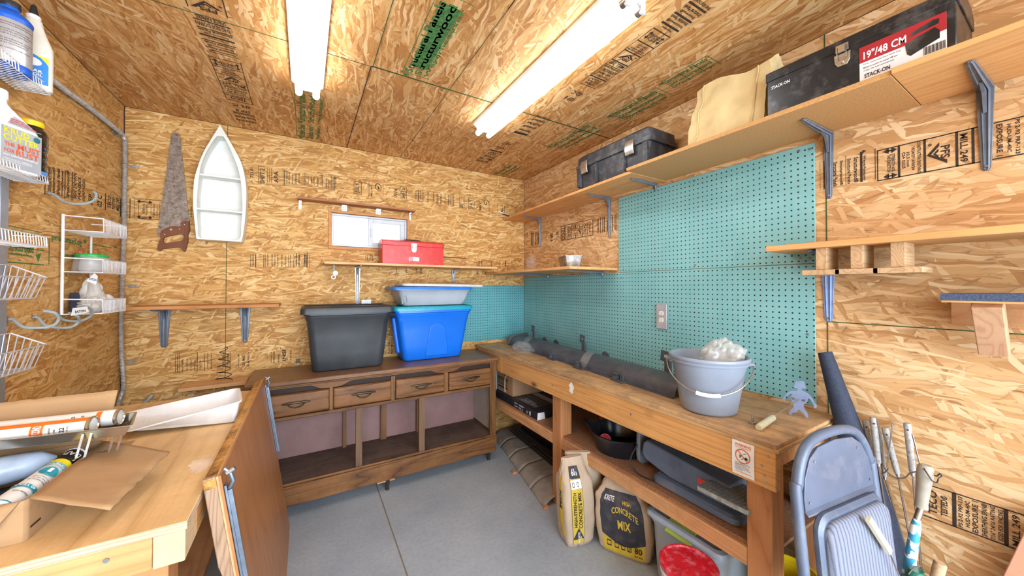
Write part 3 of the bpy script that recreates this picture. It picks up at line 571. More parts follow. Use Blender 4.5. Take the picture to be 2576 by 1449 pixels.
# ================================================================ pegboards
M_PEG = pegmat('teal_pegboard_side', 'yz', (120, 178, 182), (134, 190, 192), o=(.0, 0)); M_PEGB = pegmat('teal_pegboard_back', 'xz', (88, 158, 166), (104, 172, 180), pitch=.0254)
GRP = 'teal pegboard panels'
def peg(a, b, m, label):
    o = thing('pegboard', label, 'pegboard', tuple((V(a)+V(b))/2*1) if 0 else ((a[0]+b[0])/2, (a[1]+b[1])/2, min(a[2], b[2])))
    mb = MB(); mb.box(a, b); p = part('panel', mb, m, o, bevel=.0015)
    p.data.transform(Matrix.Translation(o.location)); p.location = -o.location  # keeps the hole pattern in room units
    return o
def screws(o, pts, d):
    for p in pts:
        mb = MB(); p = V(p); d = V(d); mb.cyl(p, p+d*.003, .006, .0045, n=12); part('screw', mb, M_SCREW, o, smooth=True)
pu = peg((RX-.007, .644, 1.539), (RX-.0005, 1.776, 2.075), M_PEG, 'teal pegboard panel under the high shelf, upper right of the three')
screws(pu, [(RX-.007, y, z) for y, z in ((.66, 2.05), (.70, 2.055), (.665, 1.56), (.70, 1.565), (1.2, 2.05), (1.73, 1.56), (1.2, 1.56), (1.75, 2.0))], (-1, 0, 0))
t_ = onX(1664, 795, RX)
pl = peg((RX-.0065, .648, .905), (RX-.0005, BY-.008, 1.536), M_PEG, 'long teal pegboard panel with an outlet behind the workbench')
screws(pl, [(RX-.0065, y, z) for y, z in ((.675, 1.22), (.672, .93), (.74, .935), (.672, 1.5), (1.75, 1.5), (2.4, 1.3), (1.9, 1.1), (1.3, .95))], (-1, 0, 0))
pb = peg((.671, BY-.0065, .918), (RX-.008, BY-.001, 1.448), M_PEGB, 'teal pegboard panel on the back wall behind the blue tote')
screws(pb, [(x, BY-.0065, z) for x, z in ((1.8, 1.42), (.7, 1.43), (1.3, 1.43))], (0, -1, 0))

# outlets
M_PLATE = pm('grey_cover_plate', (190, 192, 198), .4, metal=.3, var=.05); M_OUT = pm('ivory_outlet', (238, 236, 230), .4, var=.02); M_HOLE = pm('dark_slot', (30, 28, 28), .8)
def outlet(label, ch, s, t, w=.07, h=.115):
    p = ch(s, t); o = thing('wall_outlet', label, 'outlet', p)
    f = lambda a, b, d=0: ch(s+a, t+b)+nrm*d
    nrm = (ch(1, 0)-ch(0, 0)).cross(ch(0, 1)-ch(0, 0)).normalized()
    mb = MB(); M = Matrix((ch(1, 0)-ch(0, 0), ch(0, 1)-ch(0, 0), nrm)).transposed().to_4x4(); M.translation = p+nrm*.006
    mb.box((-w/2, -h/2, 0), (w/2, h/2, .005), M); part('cover_plate', mb, M_PLATE, o, bevel=.002)
    for q in (-.021, .021):
        mb = MB(); mb.loft([[M @ v for v in rrect(0, q, .033, .028, .012, z)] for z in (.004, .0075)]); r = part('receptacle', mb, M_OUT, o, smooth=True)
        mb = MB()
        for a, b, c, d in ((-.008, .0, .0018, .008), (.006, .0, .0018, .008)): mb.box((a, q+b, .0074), (a+c, q+b+d, .0082), M)
        mb.cyl(M @ V((0, q-.007, .0074)), M @ V((0, q-.007, .0082)), .0026, n=10); part('slots', mb, M_HOLE, r)
    mb = MB(); mb.cyl(M @ V((0, 0, .005)), M @ V((0, 0, .0065)), .003, n=10); part('screw', mb, M_SCREW, o)
q = onX(1668, 796, RX); outlet('grey outlet plate set in the teal pegboard above the workbench', lambda a, b: V((RX-.006, -a, b)), -q.y, q.z, .074, .155)
q = onY(921, 762, BY); outlet('grey outlet plate on the back wall above the black tote', lambda a, b: V((a, BY, b)), q.x, q.z-.03, .075, .115)

# ================================================================ shelf brackets
def bracket(label, p, d, w, h, arm, m=M_BRKT, wt=.034, grp='blue grey shelf brackets'):
    """p = wall point under the shelf; d = unit vector into the room; h leg length; arm length"""
    p, d = V(p), V(d); s = V((0, 0, 1)).cross(d)
    o = thing('shelf_bracket', label, 'bracket', p-V((0, 0, h)), group=None)
    def taper(a0, a1, n, w0, w1):
        mb = MB(); up = (a1-a0).normalized()
        for sx in (-1, 0, 1): pass
        rings = []
        for k, (c, ww, dp) in enumerate(((a0, w0, .014), (a0+(a1-a0)*.5, (w0+w1)/2, .012), (a1-(up*.01), w1, .008), (a1, w1*.5, .006))):
            pr_ = [(-ww/2, 0), (-ww/2, dp*.55), (-ww*.30, dp*.55), (-ww*.2, dp), (-ww*.06, dp*.45), (ww*.06, dp*.45), (ww*.2, dp), (ww*.30, dp*.55), (ww/2, dp*.55), (ww/2, 0)]
            rings.append([c+s*a+n*b for a, b in pr_])
        mb.loft(rings); return mb
    part('wall_leg', taper(p-V((0, 0, .002)), p-V((0, 0, h)), d, wt, wt*.55), m, o, bevel=.0012)
    part('shelf_arm', taper(p-V((0, 0, .002)), p+d*arm-V((0, 0, .002)), V((0, 0, -1)), wt, wt*.5), m, o, bevel=.0012)
    mb = MB(); k = min(h, arm)*.33; mb.prism([p-s*.004+d*.008-V((0, 0, .008)), p-s*.004+d*k-V((0, 0, .01)), p-s*.004+d*k*.45-V((0, 0, k*.32)), p-s*.004+d*.012-V((0, 0, k))], s*.008); part('gusset', mb, m, o)
    for c in (p-V((0, 0, h-.014)), p-V((0, 0, .03))): mb = MB(); mb.cyl(c+d*.006, c+d*.0095, .0045, .0035, n=10); part('screw', mb, M_SCREW, o)
    return o
def board(label, a, b, m, name='shelf_board', grp=None):
    mb = MB(); mb.box(a, b); return single(name, mb, m, label, 'shelf', grp, bevel=.0015)
M_PBY = pm('shelf_particle', (196, 148, 92), .7, var=.1, scale=160, bump=.08, bscale=200)
SZ = 2.099; XR = RX-.001
mb = MB(); mb.prism([(1.634, 1.396, SZ), (1.688, BY-.003, SZ), (XR, BY-.003, SZ), (XR, 1.396, SZ)], (0, 0, .017)); single('shelf_board', mb, M_PINE, 'high shelf board at the corner, carrying the black latched tool case', 'shelf', bevel=.0015)
board('high shelf board carrying the beige cloth bag', (1.585, .332, SZ+.001), (XR, 1.393, SZ+.019), M_PBY)
board('high shelf board nearest the camera, at the right edge', (1.577, -.75, SZ+.001), (XR, .330, SZ+.02), M_PINE)
bx = (-1, 0, 0)
for y, lab, arm, h in ((2.76, 'blue grey bracket under the high shelf nearest the room corner', .19, .28), (1.868, 'blue grey bracket under the high shelf just left of the upper pegboard', .22, .30), (1.462, 'short blue grey bracket under the high shelf over the pegboard', .23, .045)):
    bracket(lab, (RX-(.008 if h < .1 else 0), y, SZ), bx, 1, h, arm)
bracket('blue grey bracket under the high shelf at the pegboard right edge', (RX, .596, SZ), bx, 1, .285, .26, wt=.036)
bracket('blue grey bracket under the high shelf at far right of the photo', (RX, .19, SZ), bx, 1, .28, .27, wt=.038)
# middle shelf in the corner, along the right wall, and the long one on the back wall
board('short shelf board in the corner holding the metal pan', (1.50, 1.79, 1.553), (XR, BY-.003, 1.571), M_PINE)
for y, lab in ((2.62, 'blue grey bracket under the corner shelf, nearer the corner'), (1.93, 'blue grey bracket under the corner shelf, beside the pegboard')): bracket(lab, (RX-.0065, y, 1.552), bx, 1, .05, .36, wt=.03)
board('long shelf board on the back wall holding the red toolbox', (.115, 2.80, 1.597), (1.497, BY-.001, 1.614), M_PINEX)
M_GALV = M_STEEL
bracket('galvanized bracket under the red toolbox shelf, above the black tote', (.361, BY, 1.597), (0, -1, 0), 1, .33, .2, m=M_GALV, wt=.04)
bracket('galvanized bracket under the long shelf, above the blue tote', (1.17, BY-.0065, 1.597), (0, -1, 0), 1, .13, .2, m=M_GALV, wt=.035)
board('brown shelf board low on the back wall at left', (-.876, 2.825, 1.298), (-.149, BY-.001, 1.318), wood('left_shelf_wood', (170, 108, 58), (196, 134, 80), axis='x'))
for x, lab, h in ((-.765, 'blue grey bracket under the low left shelf, nearer the conduit', .25), (-.355, 'blue grey bracket under the low left shelf, nearer the dresser', .25)): bracket(lab, (x, BY, 1.297), (0, -1, 0), 1, h, .20, wt=.06)
board('narrow dark wood shelf above the window', (-.05, 2.955, 2.072), (.80, BY-.001, 2.088), wood('narrow_shelf_wood', (150, 96, 60), (182, 124, 82), axis='x'), name='narrow_shelf')
for x, w_, lab in ((-.035, .018, 'small steel strap under the narrow shelf, left end'), (.262, .04, 'small steel hinge under the narrow shelf, left of the middle'), (.515, .04, 'small steel hinge under the narrow shelf, right of the middle'), (.775, .018, 'small steel strap under the narrow shelf, right end')):
    o = thing('steel_strap', lab, 'bracket', (x, BY, 2.0)); mb = MB(); hh = .062 if w_ < .03 else .04
    mb.box((x-w_/2, BY-.003, 2.071-hh), (x+w_/2, BY-.0005, 2.071)).box((x-w_/2, BY-.045, 2.068), (x+w_/2, BY-.0005, 2.071)); part('plate', mb, M_SILV, o, bevel=.0008)
    for zz in (.012, .028, .05):
        for xx in ((x-w_*.22, x+w_*.22) if w_ > .03 else (x,)):
            if zz < hh: mb = MB(); mb.cyl((xx, BY-.003, 2.071-zz), (xx, BY-.0042, 2.071-zz), .003, n=8); part('screw', mb, M_HOLE, o)
# rail shelf with T slots on the right wall
q = onX(1987, 606, 1.70)
RZ = 1.585
o = thing('slotted_tool_rack', 'wooden plank shelf with three T-shaped slots hanging under it, right of pegboard', 'rack', (1.80, 0, RZ-.13))
mb = MB(); mb.box((1.716, -.75, RZ), (XR-.0, .742, RZ+.024)); part('plank', mb, M_PINE, o, bevel=.002)
zz = RZ-.085
for i, (uL, uR) in enumerate(((2053, 2078), (2146, 2164), (2248, 2268))):
    X0 = 1.735; yL = onX(uL, 640, X0).y; yR = onX(uR, 640, X0).y; ym = (yL+yR)/2
    mb = MB(); mb.box((X0, ym-.017, RZ-.085), (X0+.12, ym+.017, RZ)); part('spacer', mb, wood('spacer_ply', (168, 130, 92), (206, 170, 130), axis='x', wave=30) if i == 0 else bpy.data.materials['spacer_ply'], o, bevel=.001)
    mb = MB(); mb.box((X0-.014, ym-.058, RZ-.105), (X0+.125, ym+.058, RZ-.086)); part('slot_board', mb, bpy.data.materials['spacer_ply'], o, bevel=.001)
bracket('long blue bracket below the slotted rack at the pegboard edge', (RX, .602, RZ-.002), bx, 1, .30, .19, m=pm('light_blue_enamel', (132, 156, 204), .35, metal=.15), wt=.05)
# small dark shelf at the right edge with a wooden brace
z7 = onX(2365, 738, 1.70).z
o = thing('braced_shelf', 'small shelf with dark carpeted top on a wooden brace at the right edge', 'shelf', (1.8, 0, z7-.3))
mb = MB(); y7 = onX(2365, 738, 1.72).y; mb.box((1.72, -.6, z7-.022), (XR, y7, z7)); part('shelf_board', mb, pm('charcoal_carpet', (70, 82, 108), .9, var=.3, scale=200, bump=.2), o)
mb = MB(); mb.box((1.722, -.6, z7-.028), (XR, y7-.002, z7-.022)); part('underlay', mb, M_PINE, o)
mb = MB(); mb.box((XR-.03, onX(2398, 780, RX).y-.16, z7-.11), (XR, onX(2398, 780, RX).y, z7-.028)); part('cleat', mb, M_LUM, o)
a = onX(2475, 752, 1.76); b = onX(2502, 893, 1.90)
mb = MB(); mb.beam((1.77, a.y-.005, z7-.03), (1.895, b.y-.0, b.z+.01), .06, .04, up=(1, 0, 0)); part('brace', mb, wood('brace_pine', (190, 140, 104), (214, 170, 134), axis='z', wave=16), o, bevel=.003)

# ================================================================ dresser
D = thing('dresser', 'dark brown wooden dresser with four drawers and an open lower bay', 'dresser', (.53, 2.78, 0))
fy = 2.575; by = 3.02; xl, xr = -.29, 1.365
mb = MB(); mb.box((xl-.012, fy-.022, .828), (xr+.012, by, .855)); part('top', mb, M_DRSTOP, D, bevel=.006)
mb = MB(); mb.box((xl-.004, fy-.010, .815), (xr+.004, fy+.02, .828)); part('moulding', mb, M_DRS, D, bevel=.004)
for a in (xl, xr-.018):
    mb = MB(); mb.box((a, fy+.01, .075), (a+.018, by, .828)); part('side_panel', mb, M_DRSZ, D)
mb = MB(); mb.box((xr-.021, fy+.02, .235), (xr-.0185, by-.02, .62)); part('inner_side_panel', mb, pm('pale_hardboard', (176, 168, 158), .6, var=.05), D)
for a, b in ((xl, xl+.055), (xr-.055, xr)):
    mb = MB(); mb.box((a, fy, .20), (b, fy+.02, .815)); mb.box((a+.012, fy-.003, .25), (b-.02, fy, .80)); part('stile', mb, M_DRSZ, D, bevel=.003)
# scalloped apron rail above the drawers
DRX = [(-.222, .141), (.163, .528), (.556, .918), (.951, 1.307)]
pts = [(xl+.055, .815), (xl+.055, .807)]
for i, (a, b) in enumerate(DRX):
    if i % 2 == 0:
        pts += [(a+.0, .807), (b-.12, .807)] + [(b-.12+.09*k/6, .807-.029*(1-cos(pi*k/6))/2) for k in range(1, 7)] + [(b+.010, .776)]
    else:
        pts += [(a-.012, .776)] + [(a+.03+.09*k/6, .778+.029*(1-cos(pi*k/6))/2) for k in range(0, 7)] + [(b, .807)]
pts += [(xr-.055, .807), (xr-.055, .815)]
mb = MB(); mb.cut([pts], Matrix(((1, 0, 0, 0), (0, 0, -1, fy+.018), (0, 1, 0, 0), (0, 0, 0, 1))), .016); part('scalloped_rail', mb, M_DRS, D, bevel=.002)
mb = MB(); mb.box((xl+.05, fy+.02, .62), (xr-.05, fy+.026, .826)); part('recess_board', mb, pm('recess_shade', (44, 28, 18), .7), D)  # shade behind the scallops put into the board's dark colour
mb = MB(); mb.box((xl+.055, fy-.002, .612), (xr-.055, fy+.02, .632)); part('lower_drawer_rail', mb, M_DRS, D, bevel=.003)
for a, b in ((.141, .163), (.528, .556), (.918, .951)):
    mb = MB(); mb.box((a, fy+.004, .63), (b, fy+.017, .80)); part('drawer_stile', mb, M_DRSZ, D, bevel=.002)
for i, (a, b) in enumerate(DRX):
    mb = MB(); mb.loft([[V((p.x, yy, p.y)) for p in rrect((a+b)/2, .706, (b-a)-w_, .136-w_, .008, 0)] for yy, w_ in ((fy+.018, .002), (fy-.008, .002), (fy-.016, .014), (fy-.018, .03))])
    d = part('drawer', mb, M_DRS, D, smooth=True, auto=25)
    xc = (a+b)/2; w_ = .075; mb = MB()
    mb.tube([(xc-w_, fy-.026, .716), (xc-w_*.6, fy-.03, .718), (xc+w_*.6, fy-.03, .718), (xc+w_, fy-.026, .716)], .006, 8, rads=[.004, .007, .007, .004])
    for q in (-.6, .6): mb.cyl((xc+w_*q, fy-.014, .714), (xc+w_*q, fy-.03, .716), .006, n=10)
    mb.tube(smooth_path([(xc-w_*.62, fy-.03, .714), (xc-w_*.4, fy-.034, .698), (xc, fy-.036, .690), (xc+w_*.4, fy-.034, .698), (xc+w_*.62, fy-.03, .714)], 4), .0035, 6)
    part('handle', mb, M_BRASS, d, smooth=True)
for a, b in ((.301, .341), (.728, .771)):
    mb = MB(); mb.box((a, fy+.004, .215), (b, fy+.03, .615)); part('divider_post', mb, wood('divider_oak', (92, 68, 50), (120, 92, 70), axis='z') if a < .5 else bpy.data.materials['divider_oak'], D)
for a, b in ((.253, .277), (.525, .569), (.812, .846)):
    mb = MB(); mb.box((a, 2.95, .215), (b, 2.98, .64)); part('rear_post', mb, M_DRSZ, D)
mb = MB(); mb.box((xl+.018, 2.985, .20), (xr-.018, 2.992, .828)); part('back_panel', mb, M_HBPINK, D)
mb = MB(); mb.box((xl+.018, fy+.0, .195), (xr-.018, 2.984, .215)); part('lower_shelf', mb, M_DRSIN, D)
mb = MB(); mb.box((xl+.018, fy+.03, .60), (xr-.018, 2.984, .612)); part('drawer_floor', mb, M_DRSIN, D)
mb = MB(); mb.box((xl-.004, fy-.012, .150), (xr+.004, fy+.01, .205)); mb.box((xl-.001, fy-.006, .205), (xr+.001, fy+.006, .222)); part('upper_base_rail', mb, M_DRS, D, bevel=.005)
mb = MB(); mb.box((xl, fy-.004, .078), (xr, fy+.012, .150)); part('lower_base_rail', mb, M_DRS, D, bevel=.004)
mb = MB(); mb.box((.44, fy+.012, .062), (.56, fy+.05, .08)); part('foot_block', mb, M_LUM, D)
for x, y in ((1.32, 2.62), (.51, 2.60), (-.24, 2.62), (1.32, 2.95), (-.24, 2.95)):
    mb = MB(); mb.lathe([(.022, .078), (.020, .07), (.012, .03), (.010, .012), (.0135, .008), (.0135, 0)], (x, y, 0), 14)
    part('foot', mb, pm('pewter_foot', (70, 62, 58), .35, metal=.5) if (x, y) == (1.32, 2.62) else bpy.data.materials['pewter_foot'], D, smooth=True)

# ================================================================ storage totes
def tote(name, label, cx, cy, w0, d0, w1, d1, z0, z1, m, lid=None, rot=0, lipw=.012, panel=None, liph=.02, r=.035):
    """lid = (z0, z1, w, d, material); body flares from w0 x d0 to w1 x d1"""
    o = thing(name, label, 'tote', (cx, cy, z0), rot); W_ = wm(o)
    h = z1-z0; rr = lambda w, d, r_, z: [W_ @ p for p in rrect(0, 0, w, d, r_, z, 5)]
    def lw(k): return w0+(w1-w0)*k, d0+(d1-d0)*k
    R_ = [rr(w0-.05, d0-.05, r*.6, 0.0), rr(w0-.012, d0-.012, r, .005), rr(w0, d0, r, .018)]
    for k in (.3, .6, .86): a, b = lw(k); R_.append(rr(a, b, r, h*k))
    a, b = lw(.9); R_ += [rr(a+lipw, b+lipw, r, h*.9), rr(w1+lipw, d1+lipw, r, h-liph), rr(w1+lipw*2, d1+lipw*2, r, h-liph*.8), rr(w1+lipw*2, d1+lipw*2, r, h), rr(w1-.004, d1-.004, r*.9, h), rr(w1-.01, d1-.01, r*.9, h*.9), rr(w0-.01, d0-.01, r*.8, .02)]
    mb = MB(); mb.loft(R_); part('body', mb, m, o, smooth=True, auto=40)
    if panel:
        pc, pw0, pw1, ph, pm_ = panel; yb = lambda k: -(d0+(d1-d0)*k)/2
        out = []
        prof = [(-pw0/2, .03), (-pw1/2, ph*.86), (-pw1/2+.02, ph*.95), (-pw1/2+.05, ph), (pw1/2-.05, ph), (pw1/2-.02, ph*.95), (pw1/2, ph*.86), (pw0/2, .03)]
        mb = MB(); mb.loft([[W_ @ V((pc+x*(1-i*.07), yb(z/h)-i*.007+.002, z if i == 0 else z*.985+.002)) for x, z in prof] for i in (0, 1)]); part('arch_panel', mb, pm_ or m, o, smooth=True, bevel=.003)
    return o, W_
def lid(name, label, cx, cy, w, d, z0, z1, m, rot=0, parent=None, rim=.012, tilt=None):
    o = parent or thing(name, label, 'lid', (cx, cy, z0), rot)
    W_ = Matrix.Translation((cx, cy, z0)) @ Matrix.Rotation(rot, 4, 'Z')
    if tilt: W_ = W_ @ Matrix.Rotation(tilt, 4, 'Y')
    h = z1-z0; rr = lambda w, d, r_, z: [W_ @ p for p in rrect(0, 0, w, d, r_, z, 5)]
    mb = MB(); mb.loft([rr(w-.02, d-.02, .03, 0), rr(w, d, .035, 0), rr(w, d, .035, h*.5), rr(w-.008, d-.008, .034, h*.8), rr(w-.04, d-.04, .03, h), rr(w-.06, d-.06, .028, h*.75), rr(w-.12, d-.12, .02, h*.8)])
    part('lid' if parent else 'lid_panel', mb, m, o, smooth=True, auto=35); return o
M_TBLK = pm('charcoal_tote', (50, 54, 58), .42, var=.12, scale=7, bump=.06, bscale=300, dirt=(104, 106, 108), dirt_amt=.22, dscale=4)
o, W_ = tote('storage_tote', 'large black plastic tote with lid, on the left side of the dresser', .272, 2.835, .455, .26, .535, .335, .855, 1.258, M_TBLK, r=.045)
lid('', '', .270, 2.832, .592, .385, 1.252, 1.300, M_TBLK, parent=o)
M_TBLU = pm('blue_tote', (14, 112, 226), .32, var=.05, scale=5)
o, W_ = tote('storage_tote', 'bright blue plastic tote at the right end of the dresser top', .895, 2.872, .475, .25, .60, .325, .855, 1.25, M_TBLU, panel=(.02, .20, .135, .29, None), r=.04)
mb = MB(); mb.beam(W_ @ V((-.262, -.02, .06)), W_ @ V((-.30, -.02, .34)), .07, .03, up=(1, 0, 0)); part('side_rib', mb, M_TBLU, o, bevel=.01)
M_TEAL = pm('teal_lid', (18, 152, 176), .35, var=.06)
lid('', '', .895, 2.872, .645, .352, 1.25, 1.284, M_TEAL, parent=o)
M_TGRY = pm('translucent_grey_tote', (168, 176, 186), .3, var=.06, scale=4)
o, W_ = tote('storage_tote', 'shallow grey plastic tote stacked on the blue tote', .905, 2.878, .51, .26, .60, .315, 1.284, 1.415, M_TGRY, r=.04, liph=.01, lipw=.006)
lid('', '', .888, 2.875, .645, .35, 1.41, 1.437, pm('blue_lid', (28, 116, 214), .35, var=.06), parent=o)
mb = MB(); mb.tube([W_ @ V((-.262, -.135, .02)), W_ @ V((-.27, -.142, .07)), W_ @ V((-.235, -.152, .085)), W_ @ V((-.225, -.15, .03))], .006, 6); part('handle', mb, M_TGRY, o, smooth=True)
lid('tote_lid', 'loose pale grey lid lying askew on top of the stacked totes', .99, 2.885, .69, .31, 1.4385, 1.460, pm('pale_grey_lid', (206, 204, 200), .45, var=.05), rot=-.015, tilt=.01)

# ================================================================ right workbench
Wb = thing('workbench', 'long pine workbench with lower shelf along the right wall', 'workbench', (1.66, 1.8, 0))
bz = .89
mb = MB(); mb.box((1.384, .572, bz-.014), (XR-.008, BY-.004, bz)); part('top_sheet', mb, M_PLYT, Wb, bevel=.0015)
mb = MB(); mb.box((1.388, .566, bz-.029), (XR-.008, BY-.004, bz-.0142)); part('sub_top', mb, M_PLYE, Wb, bevel=.0015)
mb = MB(); mb.box((1.392, .577, .725), (1.429, 2.52, bz-.029)); part('apron', mb, M_APRON, Wb, bevel=.003)
mb = MB(); mb.box((1.392, 2.523, .725), (1.429, BY-.06, bz-.029)); part('apron', mb, M_APRON, Wb, bevel=.003)
mb = MB(); mb.box((1.48, .60, .78), (XR-.02, .636, bz-.029)); part('end_rail', mb, M_LUM, Wb, bevel=.003)
for y0, y1 in ((1.80, 1.89), (.605, .69), (2.9, 2.98)):
    for x0, x1 in ((1.43, 1.52), (XR-.09, XR-.012)):
        mb = MB(); mb.box((x0, y0, 0), (x1, y1, bz-.029)); part('leg', mb, M_PINEZ, Wb, bevel=.004)
for a, b in ((.69, 1.80), (1.89, 2.9)):
    mb = MB(); mb.box((1.432, a, .385), (1.468, b, .452)); part('shelf_rail', mb, M_LUM, Wb, bevel=.003)
mb = MB(); mb.box((1.45, .62, .452), (XR-.01, 2.98, .466)); part('lower_shelf', mb, M_PARTD, Wb)
for i in range(6): mb = MB(); yy, zz = (.60, .62, .612, .605, 1.2, 1.84)[i], (.84, .80, .77, .745, .80, .79)[i]; mb.cyl((1.391, yy, zz), (1.393, yy, zz), .005, n=8); part('nail', mb, M_STEEL, Wb)
mb = MB(); ysp = onX(1437, 976, 1.39); mb.grid(lambda i, j: V((1.3912, ysp.y+.02*j*cos(2*pi*i)*(1+.3*sin(5*i*6)), ysp.z+.035*j*sin(2*pi*i))), 16, 1); part('paint_splash', mb, M_WHITE, Wb)
# warning placard on the apron
pc = thing('warning_placard', 'white warning sheet with a no-tools symbol on the workbench apron', 'sign', (1.389, .68, .74))
f0 = plane((1.3895, .719, .735), (0, -1, 0), (0, 0, 1), .0)
Wp, Hp = .076, .125
mb = MB(); mb.grid(lambda i, j: V((1.3905-.0022*sin(pi*j)*(1+.3*sin(3*i)), .719-Wp*i, .735+Hp*j)), 4, 8); part('sheet', mb, pm('placard_white', (240, 240, 240), .5, var=.02), pc, smooth=True)
f1 = lambda s, t: V((1.3895-.0022*sin(pi*min(1, max(0, t/Hp)))*(1+.3*sin(3*s/Wp))-.0004, .719-s, .735+t))
mb = MB(); text(mb, 'WARNING', f1, .010, Hp-.018, Wp-.02, .0095, .04); rect(mb, f1, .010, Hp-.023, Wp-.010, Hp-.0215, 3, 1); rect(mb, f1, .010, .012, Wp-.010, .0135, 3, 1)
cx, cz, rr_ = Wp/2, Hp-.052, .026
mb.grid(lambda i, j: f1(cx+(rr_-.0035*j)*cos(2*pi*i), cz+(rr_-.0035*j)*sin(2*pi*i)), 32, 1)
mb.poly([f1(cx+a, cz+b) for a, b in ((-.0175, .0155), (-.0150, .018), (.0175, -.0155), (.0150, -.018))]); part('orange_print', mb, pm('orange_ink', (226, 112, 52), .6), pc)
mb = MB()
for i, (a, w_) in enumerate(((0, .9), (1, .95), (2, .7), (4, .9), (5, .85), (6, .95), (7, .5))):
    text(mb, ('This equipment must', 'not be taken into the', 'magnet room.', '', 'Damage to the equip-', 'ment, MRI system and', 'personal injury could', 'result.')[a], f1, .010, .045-.0043*i, (Wp-.02)*w_, .003, .02)
for a in ((-.012, -.004), (.002, .008), (-.004, -.012)): mb.tube([f1(cx+a[0], cz+a[1]), f1(cx+a[0]+.009, cz+a[1]+.006)], .0008, 5)
mb.tube([f1(cx-.012, cz+.002), f1(cx-.004, cz-.001), f1(cx-.010, cz-.008)], .0009, 5)
mb.cyl(f1(cx+.012, cz-.005), f1(cx+.012, cz-.005)-V((.0006, 0, 0)), .0055, n=14); part('black_print', mb, pm('placard_black', (40, 44, 60), .6), pc)

# ================================================================ left workbench
LB = thing('workbench', 'plywood-topped workbench at lower left with cardboard box and white tray', 'workbench', (-.6, 1.8, 0))
lz = .86; lx1, ly0, ly1 = -.243, 1.148, 2.42
mb = MB(); mb.box((LX+.002, ly0, lz-.02), (lx1, ly1, lz)); part('top', mb, [M_PLYL, M_PLYLE], LB, bevel=.0015)
bpy.context.view_layer.update()
me = LB.children[0].data
for p in me.polygons:
    if abs(p.normal.z) < .5: p.material_index = 1
mb = MB(); mb.box((LX+.002, ly0+.006, lz-.098), (lx1-.063, ly0+.044, lz-.02)); part('front_apron', mb, wood('left_apron', (196, 140, 86), (218, 168, 114), axis='x', rough=.6), LB, bevel=.003)
mb = MB(); mb.box((lx1-.062, ly0+.004, lz-.098), (lx1-.004, ly0+.11, lz-.0205)); part('corner_block', mb, pm('cut_lumber_end', (214, 184, 146), .8, var=.06, scale=50), LB, bevel=.003)
mb = MB(); mb.box((lx1-.042, ly0+.11, lz-.098), (lx1-.004, ly1, lz-.0205)); part('side_apron', mb, M_APRON, LB, bevel=.003)
for x, y in ((lx1-.13, ly0+.05), (lx1-.13, ly1-.1), (LX+.01, ly0+.05), (LX+.01, ly1-.1)):
    mb = MB(); mb.box((x, y, 0), (x+.085, y+.085, lz-.0205)); part('leg', mb, M_PINEZ, LB, bevel=.003)
for x, z in ((-.38, lz-.045), (-.45, lz-.083)): mb = MB(); mb.cyl((x, ly0+.0065, z), (x, ly0+.003, z), .005, n=10); part('screw', mb, M_SCREW, LB)
mb = MB(); mb.box((LX+.1, ly0+.2, .25), (lx1-.1, ly1-.1, .27)); part('lower_shelf', mb, M_LUM, LB)
sp_ = onZ(520, 1166, lz); mb = MB(); mb.grid(lambda i, j: V((sp_.x-.01+.034*j*cos(2*pi*i)*(1+.16*sin(6*pi*i)+.1*sin(22*pi*i)), sp_.y+.055*j*sin(2*pi*i)*(1+.16*sin(6*pi*i)+.1*sin(22*pi*i)), lz+.0006)), 60, 1); part('white_paint_mark', mb, pm('dried_paint', (236, 214, 190), .7, var=.1), LB)
# plank behind the workbench with the wire coil on it
mb = MB(); a = onY(470, 985, 2.93); mb.box((-.66, 2.88, .79), (-.325, BY-.003, .812)); single('scrap_board', mb, M_PINEX, 'scrap wooden board lying behind the left workbench, against the back wall', 'board', bevel=.002)

# ================================================================ leaning table leaf beside the left workbench
# top edge rests on the bench edge, the foot stands out on the floor
A0 = V((-.200, 1.275, .90)); B0 = V((-.068, 1.275, .0))
lf = thing('table_leaf', 'brown table leaf leaning on the left workbench with steel brackets on its ends', 'panel', (-.14, 1.9, 0))
vdir = (A0-B0).normalized(); ydir = V((0, 1, 0)); nrm = ydir.cross(vdir).normalized()
if nrm.x < 0: nrm = -nrm
Lh = (A0-B0).length
Ml = Matrix((ydir, vdir, nrm)).transposed().to_4x4(); Ml.translation = B0
# the far lower corner is cut off
mb = MB(); mb.prism([Ml @ V(p) for p in ((0, 0, -.006), (1.225, 0, -.006), (1.225, Lh, -.006), (0, Lh, -.006))], nrm*.006)
part('panel_face', mb, wood('leaf_veneer', (164, 108, 64), (184, 126, 80), axis='z', rough=.38, wave=5), lf)
mb = MB(); mb.box((0.004, 0, -.012), (1.21, Lh-.002, -.0065), Ml); part('core_sheet', mb, pm('leaf_core', (206, 168, 118), .7, var=.1), lf)
